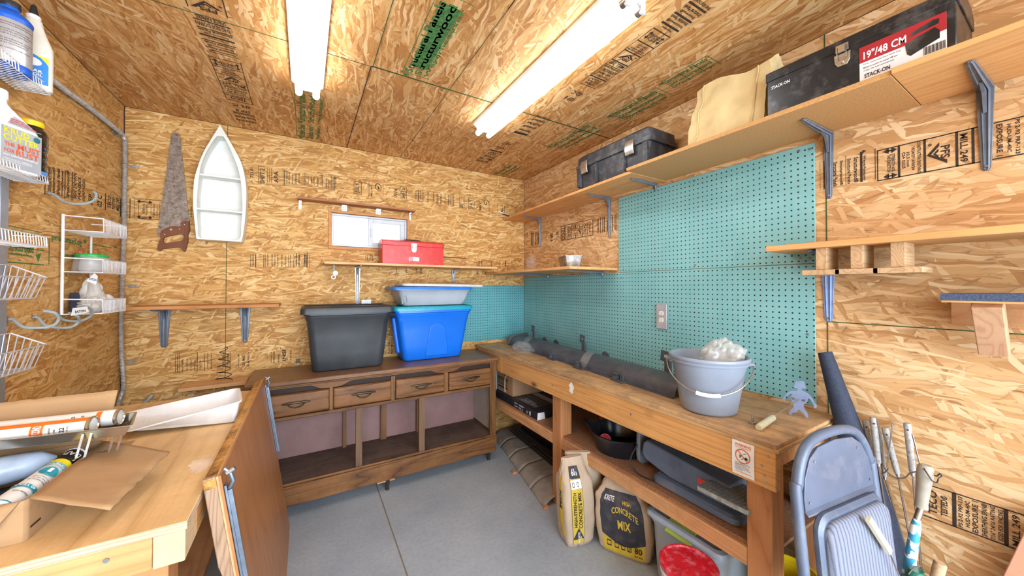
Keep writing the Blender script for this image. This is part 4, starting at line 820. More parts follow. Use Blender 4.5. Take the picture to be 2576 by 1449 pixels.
# shaped oak end strip, with its outer profile
pr_ = [(-.015, Lh), (.02, Lh), (.02, .05), (-.005, .05), (-.015, .2), (-.010, Lh*.45), (-.016, Lh*.62), (-.004, Lh*.75), (-.015, Lh*.9)]
M_OAK = wood('grey_oak', (132, 100, 76), (176, 146, 120), axis='z', rough=.7, wave=40)
mb = MB(); mb.prism([Ml @ V((.003, Lh-.0, -.042)), Ml @ V((.003, Lh, -.0125)), Ml @ V((.003, 0, -.0125)), Ml @ V((.003, 0, -.032)), Ml @ V((.003, Lh*.35, -.042)), Ml @ V((.003, Lh*.5, -.032)), Ml @ V((.003, Lh*.62, -.028)), Ml @ V((.003, Lh*.72, -.042))], -ydir*.0+ydir*.018); part('end_strip', mb, M_OAK, lf, bevel=.003)
mb = MB(); mb.box((.0, Lh-.03, -.042), (1.22, Lh-.004, -.0125), Ml); part('top_strip', mb, wood('glued_edge', (190, 130, 60), (222, 168, 92), axis='y', dark=(44, 30, 22), darkamt=1.0, rough=.6), lf, bevel=.003)
M_BLUST = pm('dull_blue_steel', (128, 142, 160), .35, metal=.7, var=.12)
for yy in (.014, 1.205):
    mb = MB(); mb.box((yy-.010, Lh*.52, .001), (yy+.010, Lh-.035, .007), Ml); mb.box((yy-.010, Lh*.52, .007), (yy-.006, Lh-.05, .018), Ml)
    mb.tube([Ml @ V(p) for p in ((yy, Lh-.05, .01), (yy, Lh-.03, .022), (yy, Lh-.005, .018), (yy, Lh+.012, .006))], .006, 8); b_ = part('steel_bracket', mb, M_BLUST, lf, bevel=.001)
    mb = MB(); mb.cyl(Ml @ V((yy, Lh-.004, .010)), Ml @ V((yy, Lh+.004, .030)), .007, n=12); part('bolt', mb, M_SILV, b_)
# ================================================================ hung on the back wall
def PY(Y, dx=0): return lambda u, v: (lambda p: (p.x+dx, p.z))(onY(u, v, Y))
def toXZ(Y): return Matrix(((1, 0, 0, 0), (0, 0, -1, Y), (0, 1, 0, 0), (0, 0, 0, 1)))
k = 3.622; yb = BY-.012
z3 = lambda a, b: PY(yb)(300+a/k, 260+b/k)
saw = thing('hand_saw', 'rusty hand saw with brown wooden handle hanging on the back wall', 'saw', (-.72, BY-.012, 1.56))
teeth = []
a, b = V(z3(483, 265)), V(z3(350, 1200)); n_ = 60
for i in range(n_+1):
    q = a.lerp(b, i/n_); teeth.append((q.x-(.003 if i % 2 else 0), q.y))
blade = teeth+[z3(372, 1215), z3(420, 1150), z3(540, 1130), z3(600, 1110), z3(638, 1100), z3(638, 1065), z3(552, 280)]
M_RUST = pm('rusty_steel', (138, 124, 112), .5, metal=.45, var=.25, scale=30, dirt=(84, 46, 26), dirt_amt=1.0, dscale=70)
mb = MB(); mb.cut([blade], toXZ(yb+.0), .0015); part('blade', mb, M_RUST, saw)
hd = [(560, 1090), (575, 1078), (600, 1070), (640, 1075), (645, 1150), (640, 1170), (626, 1200), (628, 1260), (604, 1345), (592, 1352), (583, 1345), (572, 1325), (530, 1312), (400, 1325), (368, 1345), (352, 1335), (355, 1290), (380, 1230), (374, 1190), (385, 1160), (440, 1132), (500, 1118), (540, 1125), (565, 1118)]
hole = [(400, 1245), (412, 1222), (470, 1205), (560, 1190), (588, 1205), (592, 1225), (580, 1247), (555, 1255), (470, 1268), (425, 1277), (405, 1265)]
mb = MB(); mb.cut([[z3(*p) for p in hd], [z3(*p) for p in hole][::-1]], toXZ(BY-.0006), .019); part('handle', mb, wood('saw_handle', (96, 52, 28), (128, 74, 42), axis='z', dark=(60, 34, 22), rough=.5), saw)
for p, r in (((475, 1152), .0065), ((553, 1148), .0036), ((600, 1107), .0036), ((418, 1195), .0036)):
    q = z3(*p); mb = MB(); mb.cyl((q[0], BY-.019, q[1]), (q[0], BY-.0215, q[1]), r, n=16); part('rivet', mb, M_SILV, saw, smooth=True)

boat = thing('boat_shelf', 'white boat-shaped shelf with two inner shelves hanging on the back wall', 'shelf', (-.487, BY, 1.733))
Yf = BY-.10; z3 = lambda a, b: PY(Yf)(300+a/k, 260+b/k)
hull = smooth_path([(*z3(*p), 0) for p in ((918, 195), (985, 305), (1062, 440), (1112, 545), (1145, 680), (1158, 820), (1150, 1000), (1135, 1150), (1115, 1262))], 5)
hull2 = smooth_path([(*z3(*p), 0) for p in ((703, 1235), (683, 1050), (672, 900), (680, 720), (705, 610), (765, 450), (835, 330), (918, 195))], 5)
out = [(p.x, p.y) for p in hull]+[(p.x, p.y) for p in hull2[:-1]]
inn = [(p.x, p.y) for p in smooth_path([(*z3(*p), 0) for p in ((905, 297), (880, 308), (800, 430), (745, 560), (722, 700), (708, 850), (706, 1000), (716, 1120), (730, 1222), (900, 1232), (1088, 1243), (1112, 1100), (1122, 950), (1118, 820), (1104, 690), (1072, 560), (1000, 390), (955, 310), (930, 297), (905, 297))], 4)][:-1]
mb = MB(); mb.cut([out, inn[::-1]], toXZ(BY-.002), .098); part('hull', mb, M_WHITE, boat, bevel=.0015)
mb = MB(); mb.cut([out], toXZ(BY-.0005), .004); part('back_board', mb, M_WHITE, boat)
for a, b, w0, w1 in ((735, 1108, 640, 680), (712, 1120, 950, 985)):
    q0, q1 = z3(a, w0), z3(b, w1); zz = (q0[1]+q1[1])/2-.0; mb = MB(); mb.box((q0[0]-.004, Yf+.006, zz-.010), (q1[0]+.002, BY-.004, zz)); part('inner_shelf', mb, M_WHITE, boat)

# hook rod under the long shelf, small black clip, wire coil
hk = thing('hook_rod', 'steel rod with white round knobs hanging under the long shelf left end', 'hook', (.183, 2.9, 1.5))
mb = MB(); mb.cyl((.183, 2.9, 1.5985), (.183, 2.9, 1.53), .006, n=12); part('rod', mb, M_STEEL, hk, smooth=True)
mb = MB(); mb.cyl((.192, 2.89, 1.535), (.192, 2.885, 1.535), .017, n=20); part('knob', mb, M_WPLA, hk, smooth=True)
mb = MB(); mb.tube([(.180+.013*cos(a*pi/8), 2.897, 1.505+.013*sin(a*pi/8)) for a in range(16)], .004, 6, closed=True); part('ring', mb, M_WPLA, hk, smooth=True)
q = onY(750, 908, BY); mb = MB()
for i in (0, 1): mb.box((q.x-.013, BY-.004, q.z-.015+.017*i), (q.x+.013, BY-.0005, q.z-.002+.017*i))
mb.box((q.x-.013, BY-.007, q.z-.017), (q.x-.009, BY-.0005, q.z+.017)).box((q.x+.009, BY-.007, q.z-.017), (q.x+.013, BY-.0005, q.z+.017)); single('cable_clip', mb, M_BLK, 'small black clip fixed low on the back wall left of the black tote', 'clip')
pts = []
for i in range(130):
    t_ = i/129; a = t_*2*pi*5.2; r = .045*(1-.6*t_); pts.append((-.455+r*cos(a), 2.955+r*sin(a), .816+.22*t_**1.1))
mb = MB(); mb.tube(pts, .0022, 6); single('wire_coil', mb, pm('dark_spring_wire', (48, 42, 38), .4, metal=.6), 'dark wire coil standing on the board behind the left workbench', 'spring', smooth=True)

# ================================================================ conduit in the left corner
LXc = LX+.018
cp = [(60, 160), (90, 175), (124, 196), (150, 216), (172, 233), (232, 276), (281, 316), (300, 331), (311, 345), (314, 364), (314, 430), (313, 497), (312, 583), (309, 652), (307, 720), (305, 790), (305, 860), (307, 911), (314, 946), (311, 980), (300, 1010), (296, 1040)]
cp3 = []
for u, v in cp:
    p = onX(u, v, LXc)
    if p.y > BY-.02: p = onX(u, v, LXc); p.y = BY-.02
    cp3.append(p)
cp3.append(cp3[-1]-V((0, 0, .25)))
path = smooth_path(cp3, 8)
# even resampling
ds = .0046; rs = [path[0]]; acc = 0
for a, b in zip(path, path[1:]):
    L = (b-a).length
    while acc+L >= ds:
        a = a.lerp(b, (ds-acc)/L); L = (b-a).length; rs.append(a.copy()); acc = 0
        if L < 1e-6: break
    acc += L
cd_ = thing('flexible_conduit', 'grey corrugated metal conduit running down the left rear corner', 'conduit', cp3[-1])
mb = MB(); mb.tube(rs, .011, 12, rads=[.0120 if i % 2 else .0088 for i in range(len(rs))]); part('corrugated_tube', mb, pm('conduit_metal', (184, 182, 180), .4, metal=.35, var=.15, scale=50), cd_, smooth=True, auto=25)
for u, v, s_ in ((300, 340, -1), (313, 412, 1), (309, 720, 1), (309, 913, 1)):
    p = onX(u, v, LXc); p.y = min(p.y, BY-.02); mb = MB()
    mb.tube([p+V((.0135*cos(a), .0135*sin(a), 0)) for a in [i*2*pi/14 for i in range(14)]], .0022, 5, closed=True)
    if s_ > 0: mb.box((p.x+.012, BY-.006, p.z-.007), (p.x+.05, BY-.002, p.z+.007))
    else: mb.box((LX+.001, p.y-.04, p.z-.007), (LX+.005, p.y-.01, p.z+.007))
    part('clamp', mb, M_STEEL, cd_)
a = onY(366, 1012, 2.9); b = onY(384, 993, 2.9); d_ = (b-a).normalized(); mb = MB(); n_ = 30
st = [a-d_*.06+d_*((b-a).length+.06)*i/n_ for i in range(n_+1)]; st = [V((st[0].x-.01, st[0].y+.03, .002+(st[0].z-.03)*i/150)) for i in range(150)]+st; n_ = len(st)-1; mb.tube(st, .012, 10, rads=[.0125 if i % 2 else .0098 for i in range(n_+1)]); single('conduit_stub', mb, bpy.data.materials['conduit_metal'], 'short end of metal conduit poking up behind the left workbench', 'conduit', smooth=True, auto=80)

# ================================================================ left wall: upright rail, wire shelves and baskets
M_WIRE = pm('white_coated_wire', (232, 232, 234), .4, var=.05); M_WIREG = pm('grey_coated_wire', (206, 204, 210), .35, metal=.3, var=.08)
mb = MB(); r0_ = onX(8, 445, LX); mb.box((LX+.0005, 2.03, .90), (LX+.012, 2.072, 1.84)); single('wall_rail', mb, pm('grey_rail', (158, 166, 180), .4, metal=.5, var=.05), 'grey metal upright rail on the left wall behind the wire baskets', 'rail', bevel=.002)
XF = -.86
def wire_shelf(label, vtop, vbot, far=2.085, near=1.62, name='wire_shelf', n=30):
    zt, zb_ = onX(119, vtop, XF).z, onX(119, vbot, XF).z
    o = thing(name, label, 'basket', (-.9, 1.85, zb_)); r = .0017; xw = LX+.014
    mb = MB(); mb.tube([(xw, far, zt), (XF, far, zt), (XF, near, zt), (xw, near, zt)], r*1.2, 6); mb.tube([(xw, far, zb_), (XF+.004, far, zb_), (XF+.004, near, zb_), (xw, near, zb_)], r*1.2, 6)
    mb.tube([(XF, far, zt), (XF, far, zb_)], r, 6); part('rim', mb, M_WIRE, o, smooth=True)
    mb = MB()
    for i in range(n+1):
        y = near+(far-near)*i/n; mb.tube([(XF, y, zt), (XF+.003, y, zb_+.004), (XF-.004, y, zb_), (xw, y, zb_)], r*.85, 5)
    part('wires', mb, M_WIRE, o, smooth=True)
    mb = MB(); mb.tube([((xw+XF)/2, near, zb_-.003), ((xw+XF)/2, far, zb_-.003)], r, 5); part('brace_wire', mb, M_WIRE, o); return o, zb_
_, zs1 = wire_shelf('highest white wire shelf on the left wall, holding two bottles', 214, 236)
_, zs2 = wire_shelf('second white wire shelf on the left wall, holding rust remover', 447, 463)
_, zs3 = wire_shelf('empty white wire shelf on the left wall above the two deep baskets', 597, 623)
def wire_basket(label, vapex, vrise, vbot, n=16):
    o = thing('wire_basket', label, 'basket', (-.9, 1.85, onX(103, vbot, XF).z)); far, near = 2.085, 1.62; r = .002; xw = LX+.014
    zt, zb_ = onX(118, vapex, XF).z, onX(103, vbot, XF).z; zw = zt+vrise; xb = XF-.012
    A, B_, C_, D_ = V((XF, far+.01, zt)), V((XF, near, zt)), V((xw, far, zw)), V((xw, near, zw))
    mb = MB(); mb.tube([D_, C_, A, B_], r*1.3, 6); mb.tube([(xw, far-.03, zb_), (xb, far-.03, zb_), (xb, near, zb_)], r*1.2, 6); part('rim', mb, M_WIREG, o, smooth=True)
    mb = MB()
    for i in range(n+1):
        t_ = i/n; y = near+(far-near)*t_; yb_ = near+(far-.03-near)*t_
        mb.tube([(XF, y, zt), (xb, yb_, zb_), (xw, yb_, zb_), (xw, y, zw)], r*.85, 5)
    for i in range(1, 5): t_ = i/5; mb.tube([C_.lerp(A, t_), (xw+(xb-xw)*t_, far-.03, zb_), (xw+(xb-xw)*t_, near, zb_)], r*.85, 5)
    part('wires', mb, M_WIREG, o, smooth=True)
wire_basket('deep wire basket on the left wall below the three shelves', 699, .045, 750)
wire_basket('lowest deep wire basket on the left wall, above the cardboard box', 866, .05, 922)

# bottles on the wire shelves
M_SILLAB = pm('silver_label', (188, 188, 190), .3, metal=.4, var=.05); M_BLUE = pm('royal_blue_plastic', (20, 92, 196), .35, var=.06)
c = V((-.898, 1.955, zs1+.002)); jug = thing('jug', 'round silver-labelled jug with blue rings and dark cap on the highest wire shelf', 'jug', c)
mb = MB(); mb.lathe([(.045, 0), (.050, .004), (.050, .02), (.0485, .026), (.0485, .175), (.051, .185), (.051, .192), (.046, .200), (.032, .215), (.022, .222), (.022, .235)], c, 32); part('bottle_body', mb, M_BLUE, jug, smooth=True)
mb = MB(); mb.lathe([(.0492, .028), (.0496, .03), (.0496, .172), (.0492, .174)], c, 32, caps=(False, False)); lb_ = part('label', mb, M_SILLAB, jug, smooth=True)
mb = MB(); cylmap = lambda c, r: (lambda s, t: V((c[0]+r*cos(s/r), c[1]+r*sin(s/r), c[2]+t)))
fm = cylmap(c, .0500)
for i, tx in enumerate(('DIRECTIONS FOR USE: SHAKE WELL BEFORE USING', 'APPLY WITH A CLEAN CLOTH AND WIPE DRY', '', 'CAUTION: KEEP OUT OF REACH OF CHILDREN', 'DO NOT MIX WITH OTHER PRODUCTS', 'STORE IN A COOL DRY PLACE', '', 'FIRST AID: IF SWALLOWED CALL A DOCTOR', 'RINSE EYES WITH WATER FOR MINUTES', 'USE ONLY WITH VENTILATION', '', 'NET CONTENTS ONE GALLON')):
    if tx: text(mb, tx, fm, -.078, .158-.008*i, .072+.012*sin(i*2), .0042, .0)
part('label_text', mb, M_INK, lb_)
mb = MB(); mb.lathe([(.024, .232), (.025, .236), (.024, .252), (.02, .254)], c, 20); part('cap', mb, M_BLK, jug, smooth=True)
c = V((-.892, 2.066, zs1+.002)); W2 = Matrix.Translation(c) @ Matrix.Rotation(RD(-55), 4, 'Z')
ob = thing('bottle', 'tall cream bottle with black nozzle and blue label on the highest wire shelf', 'bottle', c)
mb = MB(); mb.loft([rrect(0, 0, w_, d_, min(w_, d_)*.35, z, 4, W2) for w_, d_, z in ((.05, .08, 0), (.058, .092, .004), (.06, .094, .1), (.058, .092, .165), (.046, .06, .215), (.04, .046, .24), (.038, .04, .262), (.03, .03, .268))]); part('bottle_body', mb, pm('cream_plastic', (232, 226, 212), .4, var=.03), ob, smooth=True)
mb = MB(); mb.lathe([(.016, .266), (.018, .272), (.018, .28), (.013, .284)], c, 16); part('collar', mb, M_WPLA, ob, smooth=True)
mb = MB(); mb.lathe([(.012, .284), (.012, .29), (.007, .318), (.004, .322)], c, 16); part('nozzle', mb, M_BLK, ob, smooth=True)
lf_ = lambda s, t: W2 @ V((.0305, s, t))
mb = MB(); rect(mb, lf_, -.038, .02, .030, .125); lb_ = part('label', mb, pm('blue_label', (30, 130, 214), .4, var=.1), ob)
lf2 = lambda s, t: W2 @ V((.0311, s, t))
mb = MB(); mb.poly([lf2(.030, .125), lf2(-.005, .125), lf2(.012, .118), lf2(.024, .106), lf2(.030, .095)]); part('yellow_flash', mb, pm('label_yellow', (240, 226, 40), .5), lb_)
mb = MB(); mb.grid(lambda i, j: lf2(-.012+.026*j*cos(2*pi*i), .098+.016*j*sin(2*pi*i)), 24, 1); part('white_oval', mb, M_WPLA, lb_)
mb = MB(); text(mb, 'CLEAR', lf2, -.034, .060, .050, .011, .03); text(mb, 'OIL', lf2, -.006, .047, .022, .011, .03); part('label_text', mb, M_WPLA, lb_)
# rust remover jug and black jar on the second shelf
c = V((-.886, 1.952, zs2+.002)); W3 = Matrix.Translation(c) @ Matrix.Rotation(RD(-20), 4, 'Z') @ Matrix.Scale(.92, 4)
ob = thing('jug', 'white jug of rust remover with orange and yellow label on second wire shelf', 'jug', c)
mb = MB(); sec = ((.054, .13, 0, 0), (.064, .145, 0, .004), (.066, .148, 0, .1), (.066, .146, 0, .155), (.064, .135, -.004, .172), (.056, .09, -.022, .205), (.044, .05, -.040, .235), (.036, .038, -.045, .248), (.036, .038, -.045, .272))
mb.loft([[W3 @ V((p.x, p.y, z)) for p in rrect(0, cy_, w_, d_, min(w_, d_)*.42, z, 4)] for w_, d_, cy_, z in sec]); part('bottle_body', mb, M_WPLA, ob, smooth=True)
mb = MB(); mb.lathe([(.021, .262), (.0225, .266), (.0225, .292), (.02, .296)], (0, -.045, 0), 20, M=W3); part('cap', mb, M_WPLA, ob, smooth=True)
lf_ = lambda s, t: W3 @ V((.0338, s, t)); lf2 = lambda s, t: W3 @ V((.0345, s, t)); lf3 = lambda s, t: W3 @ V((.0350, s, t))
mb = MB(); rect(mb, lf_, -.068, .012, .062, .160); mb.poly([lf_(-.05, .172), lf_(.045, .172), lf_(.02, .19), lf_(-.03, .205)]); lb_ = part('label', mb, pm('grey_label', (168, 172, 180), .4, var=.05), ob)
mb = MB(); text(mb, 'KRUD', lf2, -.060, .135, .080, .022, .06); text(mb, 'CUTTER', lf2, -.062, .110, .114, .022, .06); part('yellow_lettering', mb, pm('lettering_yellow', (246, 220, 30), .5), lb_)
mb = MB(); text(mb, 'MUST', lf2, -.018, .084, .076, .022, .08); text(mb, 'RUST', lf2, -.022, .060, .074, .022, .08); text(mb, 'THE', lf2, -.058, .088, .032, .014, .05); text(mb, 'FOR', lf2, -.058, .064, .032, .014, .05)
part('orange_lettering', mb, pm('lettering_orange', (236, 92, 30), .5), lb_); mb = MB()
for i, tx in enumerate(('REMOVES RUST', 'PREVENTS NEW RUST', 'NON-TOXIC WATER BASED')): text(mb, tx, lf2, -.042, .190-.007*i, .045+.02*i, .005, .03)
part('red_lettering', mb, pm('lettering_red', (214, 70, 50), .5), lb_)
mb = MB()
for i, (tx, w_) in enumerate((('RUST REMOVER & INHIBITOR', .11), ('REMOVES RUST CREATING', .09), ('A SURFACE FOR PAINTING', .09))): text(mb, tx, lf2, -.060, .0515-.0 if i == 0 else .0445-.006*i, w_, .0062 if i == 0 else .0042, .03)
part('white_lettering', mb, M_WPLA, lb_)
mb = MB(); mb.grid(lambda i, j: lf2(.045+.012*j*cos(2*pi*i), .143+.011*j*sin(2*pi*i)), 20, 1); part('label_emblem', mb, pm('emblem_green', (40, 110, 120), .5), lb_)
c = V((-.900, 2.078, zs2+.002)); ob = thing('jar', 'ribbed black jar with bright yellow cap beside the rust remover', 'jar', c)
mb = MB(); prof = [(.034, 0), (.041, .005), (.042, .02), (.0415, .04)]
for zz in (.045, .072, .099): prof += [(.042, zz), (.039, zz+.004), (.039, zz+.018), (.042, zz+.022)]
prof += [(.042, .130), (.0435, .134), (.042, .139), (.042, .172), (.0435, .176), (.0425, .181), (.037, .195), (.030, .202), (.027, .205), (.027, .215)]
mb.lathe(prof, c, 32); part('bottle_body', mb, pm('glossy_black', (26, 22, 20), .12, var=.1, dirt=(110, 96, 84), dirt_amt=.35, dscale=14, coat=.5), ob, smooth=True, auto=50)
mb = MB(); n_ = 48; mb.loft([[V((c.x+(r_+(.0007 if i % 2 else 0))*cos(2*pi*i/n_), c.y+(r_+(.0007 if i % 2 else 0))*sin(2*pi*i/n_), c.z+z)) for i in range(n_)] for r_, z in ((.031, .208), (.0318, .210), (.0318, .226), (.030, .229))]); part('cap', mb, pm('cap_yellow', (246, 206, 20), .4, var=.04), ob, smooth=True, auto=30)
mb = MB(); mb.grid(lambda i, j: cylmap(c, .0424)(-.025+.03*i, .025+.014*j), 6, 1); part('blue_tag', mb, pm('tag_blue', (90, 150, 226), .4), ob)

# ================================================================ tool hooks on the left wall
M_HOOK = pm('grey_rubber_coat', (150, 160, 160), .6, var=.1)
def hook(label, pts, scl, off):
    P_ = [onX(off[0]+a/scl, off[1]+b/scl, LX+.002+d_) for a, b, d_ in pts]
    o = thing('tool_hook', label, 'hook', P_[0], group=None)
    mb = MB(); q = smooth_path(P_, 6); mb.tube(q, .0052, 8); part('coated_rod', mb, M_HOOK, o, smooth=True)
    mb = MB(); mb.cyl(P_[0]-V((.0, 0, 0)), P_[0]+V((.004, 0, 0)), .008, n=12); part('wall_flange', mb, M_STEEL, o)
hook('single grey rubber-coated hook high on the left wall beside the conduit', [(350, 15, 0), (400, 30, .02), (460, 75, .045), (540, 95, .08), (630, 92, .11), (690, 65, .13), (700, 25, .135), (680, 5, .13)], 2.897, (0, 480))
s_ = 3.448
hook('grey rubber-coated hook on the left wall, leftmost of the lower three', [(65, 840, 0), (110, 840, .01), (160, 882, .03), (220, 910, .05), (330, 914, .075), (430, 902, .10), (490, 870, .115), (508, 825, .12), (470, 782, .115), (380, 766, .09)], s_, (0, 560))
hook('grey rubber-coated hook on the left wall, middle of the lower three', [(290, 822, 0), (330, 826, .01), (380, 882, .03), (450, 905, .05), (560, 914, .075), (640, 896, .10), (682, 850, .115), (670, 812, .12), (590, 782, .10)], s_, (0, 560))
hook('grey rubber-coated hook on the left wall, rightmost of the lower three', [(495, 800, 0), (520, 822, .01), (560, 846, .03), (640, 856, .055), (720, 846, .08), (785, 812, .10), (796, 762, .11), (752, 727, .105), (670, 724, .085)], s_, (0, 560))

# ================================================================ white wire rack by the corner
rk = thing('wire_rack', 'white three-tier wire rack on the left wall by the corner conduit', 'rack', (-.89, 2.53, 1.30))
xw, xf, yn, yf_ = LX+.012, -.819, 2.41, 2.655
mb = MB(); mb.tube([(xw, yn, 1.762), (xw, yn, 1.305)], .0055, 8); part('post', mb, M_WIRE, rk, smooth=True)
mb = MB(); mb.tube([(xw, yf_, 1.70), (xw, yf_, 1.305)], .0045, 8); part('post', mb, M_WIRE, rk, smooth=True)
tiers = [(1.753, 1.690), (1.560, 1.500), (1.371, 1.306)]
for zt, zb_ in tiers:
    mb = MB(); mb.tube([(xw, yn, zt+.004), (xf, yn, zt), (xf, yf_, zt), (xw, yf_, zt)], .0028, 6); mb.tube([(xw, yn, zb_), (xf, yn, zb_), (xf, yf_, zb_), (xw, yf_, zb_)], .0026, 6, closed=True); mb.tube([(xw, yn, zb_), (xf, yf_, zb_-.002)], .002, 5); tr = part('tier', mb, M_WIRE, rk, smooth=True)
    mb = MB()
    for i in range(19): y = yn+(yf_-yn)*i/18; mb.tube([(xf, y, zt), (xf, y, zb_), (xw, y, zb_)], .0019, 5)
    part('wires', mb, M_WIRE, tr, smooth=True)
M_CLR = pm('clear_plastic_film', (228, 230, 232), .12, var=.05, alpha=.2, spec=.8); M_CLR2 = pm('cloudy_plastic_film', (226, 222, 216), .25, var=.1, alpha=.62, spec=.8)
# tub with green lid in a clear bag
c = V((-.885, 2.50, 1.503)); ob = thing('screw_tub', 'clear tub of screws with green lid on the middle tier of the wire rack', 'jar', c)
mb = MB(); mb.lathe([(.045, 0), (.049, .006), (.052, .07), (.050, .074)], c, 28); part('tub', mb, pm('tub_plastic', (206, 202, 198), .2, var=.1, alpha=.6), ob, smooth=True)
mb = MB(); rnd = random.Random(3)
for i in range(26):
    a_, r_ = rnd.random()*6.28, rnd.random()*.034; p = c+V((r_*cos(a_), r_*sin(a_), .008+rnd.random()*.03)); mb.tube([p, p+V((rnd.uniform(-.015, .015), rnd.uniform(-.015, .015), rnd.uniform(-.004, .01)))], .0018, 5)
o_ = part('screws_inside', mb, M_STEEL, ob); o_['kind'] = 'stuff'
mb = MB(); mb.lathe([(.054, .070), (.055, .073), (.055, .082), (.050, .086), (.030, .087)], c, 28); part('lid', mb, pm('lid_green', (36, 168, 74), .4, var=.05), ob, smooth=True)
mb = MB(); mb.grid(lambda i, j: V((c.x+(.058+.006*sin(9*i*6.28))*cos(2*pi*i)*(1-.15*j), c.y+(.066+.006*cos(7*i*6.28))*sin(2*pi*i)*(1-.15*j), c.z+.002+.074*j+.005*sin(i*30))), 40, 5); part('plastic_bag', mb, M_CLR, ob, smooth=True)
mb = MB(); a = onX(205, 630, -.93); mb.box((-.934, a.y-.03, 1.54), (-.932, a.y+.03, 1.61)); o_ = single('orange_card', mb, pm('orange_card', (226, 96, 44), .6), 'orange packaging card standing behind the green-lidded tub', 'card')
mb = MB(); text(mb, 'SALE', plane((-.9315, a.y-.02, 1.595), (0, 1, 0), (0, 0, 1), 0), 0, 0, .03, .008, .03); part('card_text', mb, M_WPLA, o_).location = -o_.location if 0 else (0, 0, 0)
# crumpled bags with printed headers on the lowest tier
def crumple(c, sx, sy, sz, seed, top=None, nu=28, nv=16):
    def f(i, j):
        a = 2*pi*i; t_ = j; r = (sin(pi*min(1, .08+.84*t_)))**.5*(1-.45*t_); d = noise.noise(V((cos(a)*2.2+seed, sin(a)*2.2, t_*4)))*.35+noise.noise(V((cos(a)*6+seed, sin(a)*6, t_*11)))*.16
        return V(c)+V((sx*r*cos(a)*(1+d), sy*r*sin(a)*(1+d), sz*t_+.1*sz*d))
    mb = MB(); mb.grid(f, nu, nv); return mb
c = V((-.885, 2.50, 1.308)); ob = thing('parts_bag', 'upright clear bag of parts with white header on the lowest rack tier', 'bag', c)
part('film', crumple(c, .05, .055, .165, 5), M_CLR2, ob, smooth=True)
fa = plane(onX(228, 707, -.84), (.35, .93, -.2), (0, .2, .98), 0)
mb = MB(); mb.poly([fa(-.02, -.004), fa(.026, -.012), fa(.030, .03), fa(.012, .04)]); hd_ = part('header_card', mb, M_WPLA, ob, solid=.001)
mb = MB(); fa2 = plane(onX(228, 707, -.84)+V((.0012, -.0006, 0)), (.35, .93, -.2), (0, .2, .98), 0); text(mb, 'EATON', fa2, -.008, .004, .032, .011, .05); part('header_text', mb, pm('print_blue', (44, 92, 156), .5), hd_)
c = V((-.875, 2.46, 1.309)); ob = thing('parts_bag', 'clear bag lying on its side with black-printed white header, lowest rack tier', 'bag', c)
part('film', crumple(c, .045, .06, .075, 9), M_CLR2, ob, smooth=True)
fa = plane(onX(200, 786, -.83), (.25, .96, .05), (0, -.1, 1), 0); mb = MB(); mb.poly([fa(-.04, -.01), fa(.045, -.004), fa(.038, .022), fa(-.03, .022)]); hd_ = part('header_card', mb, M_WPLA, ob, solid=.001)
fa2 = plane(onX(200, 786, -.83)+V((.0012, -.0006, 0)), (.25, .96, .05), (0, -.1, 1), 0); mb = MB(); text(mb, 'EATON', fa2, -.022, -.001, .050, .011, .05); part('header_text', mb, M_INK, hd_)
c = V((-.87, 2.585, 1.309)); o_ = crumple(c, .045, .055, .085, 14); single('white_bag', o_, pm('white_film', (232, 228, 230), .4, var=.06), 'crumpled white plastic bag at the right of the lowest rack tier', 'bag', smooth=True)
mb = MB(); a = onX(190, 750, -.93); mb.box((-.945, a.y-.012, 1.309), (-.915, a.y+.03, a.z+.025)); single('small_box', mb, pm('navy_box', (36, 38, 62), .5), 'small dark blue box at the left of the lowest rack tier', 'box', bevel=.002)

# ================================================================ items on the high shelf
TZ = SZ+.0195
# latched tool case
M_CASEB = pm('dusty_black_case', (54, 56, 62), .5, var=.2, dirt=(150, 148, 146), dirt_amt=.35, dscale=16)
tc = thing('tool_case', 'black plastic tool case with two steel latches at the far end of the high shelf', 'tool case', (1.76, 1.60, TZ-.003))
x0, x1, y0, y1, zb_, h = 1.655, 1.90, 1.29, 1.90, TZ-.002, .235
cx, cy = (x0+x1)/2, (y0+y1)/2
R_ = [[V((p.x, p.y, z)) for p in rrect(cx, cy, w_, d_, .02, 0, 3)] for w_, d_, z in ((x1-x0-.04, y1-y0-.05, zb_), (x1-x0-.03, y1-y0-.04, zb_+.006), (x1-x0-.012, y1-y0-.02, zb_+h*.62))]
mb = MB(); mb.loft(R_); part('body', mb, M_CASEB, tc, smooth=True, auto=30)
R_ = [[V((p.x, p.y, z)) for p in rrect(cx, cy, w_, d_, .02, 0, 3)] for w_, d_, z in ((x1-x0+.012, y1-y0+.02, zb_+h*.62), (x1-x0+.014, y1-y0+.02, zb_+h*.72), (x1-x0-.004, y1-y0+.004, zb_+h*.74), (x1-x0-.008, y1-y0, zb_+h*.93), (x1-x0-.04, y1-y0-.04, zb_+h))]
mb = MB(); mb.loft(R_); part('lid', mb, M_CASEB, tc, smooth=True, auto=30)
for yy in (y0+.02, y1-.03, (y0+y1)/2-.12, (y0+y1)/2+.12):
    mb = MB(); mb.prism([(x0+.012, yy-.016, zb_+.012), (x0-.008, yy-.012, zb_+.02), (x0-.010, yy-.012, zb_+h*.6), (x0+.004, yy-.016, zb_+h*.62)], (0, .032 if yy in (y0+.02, y1-.03) else .006, 0)); part('rib', mb, M_CASEB, tc, bevel=.002)
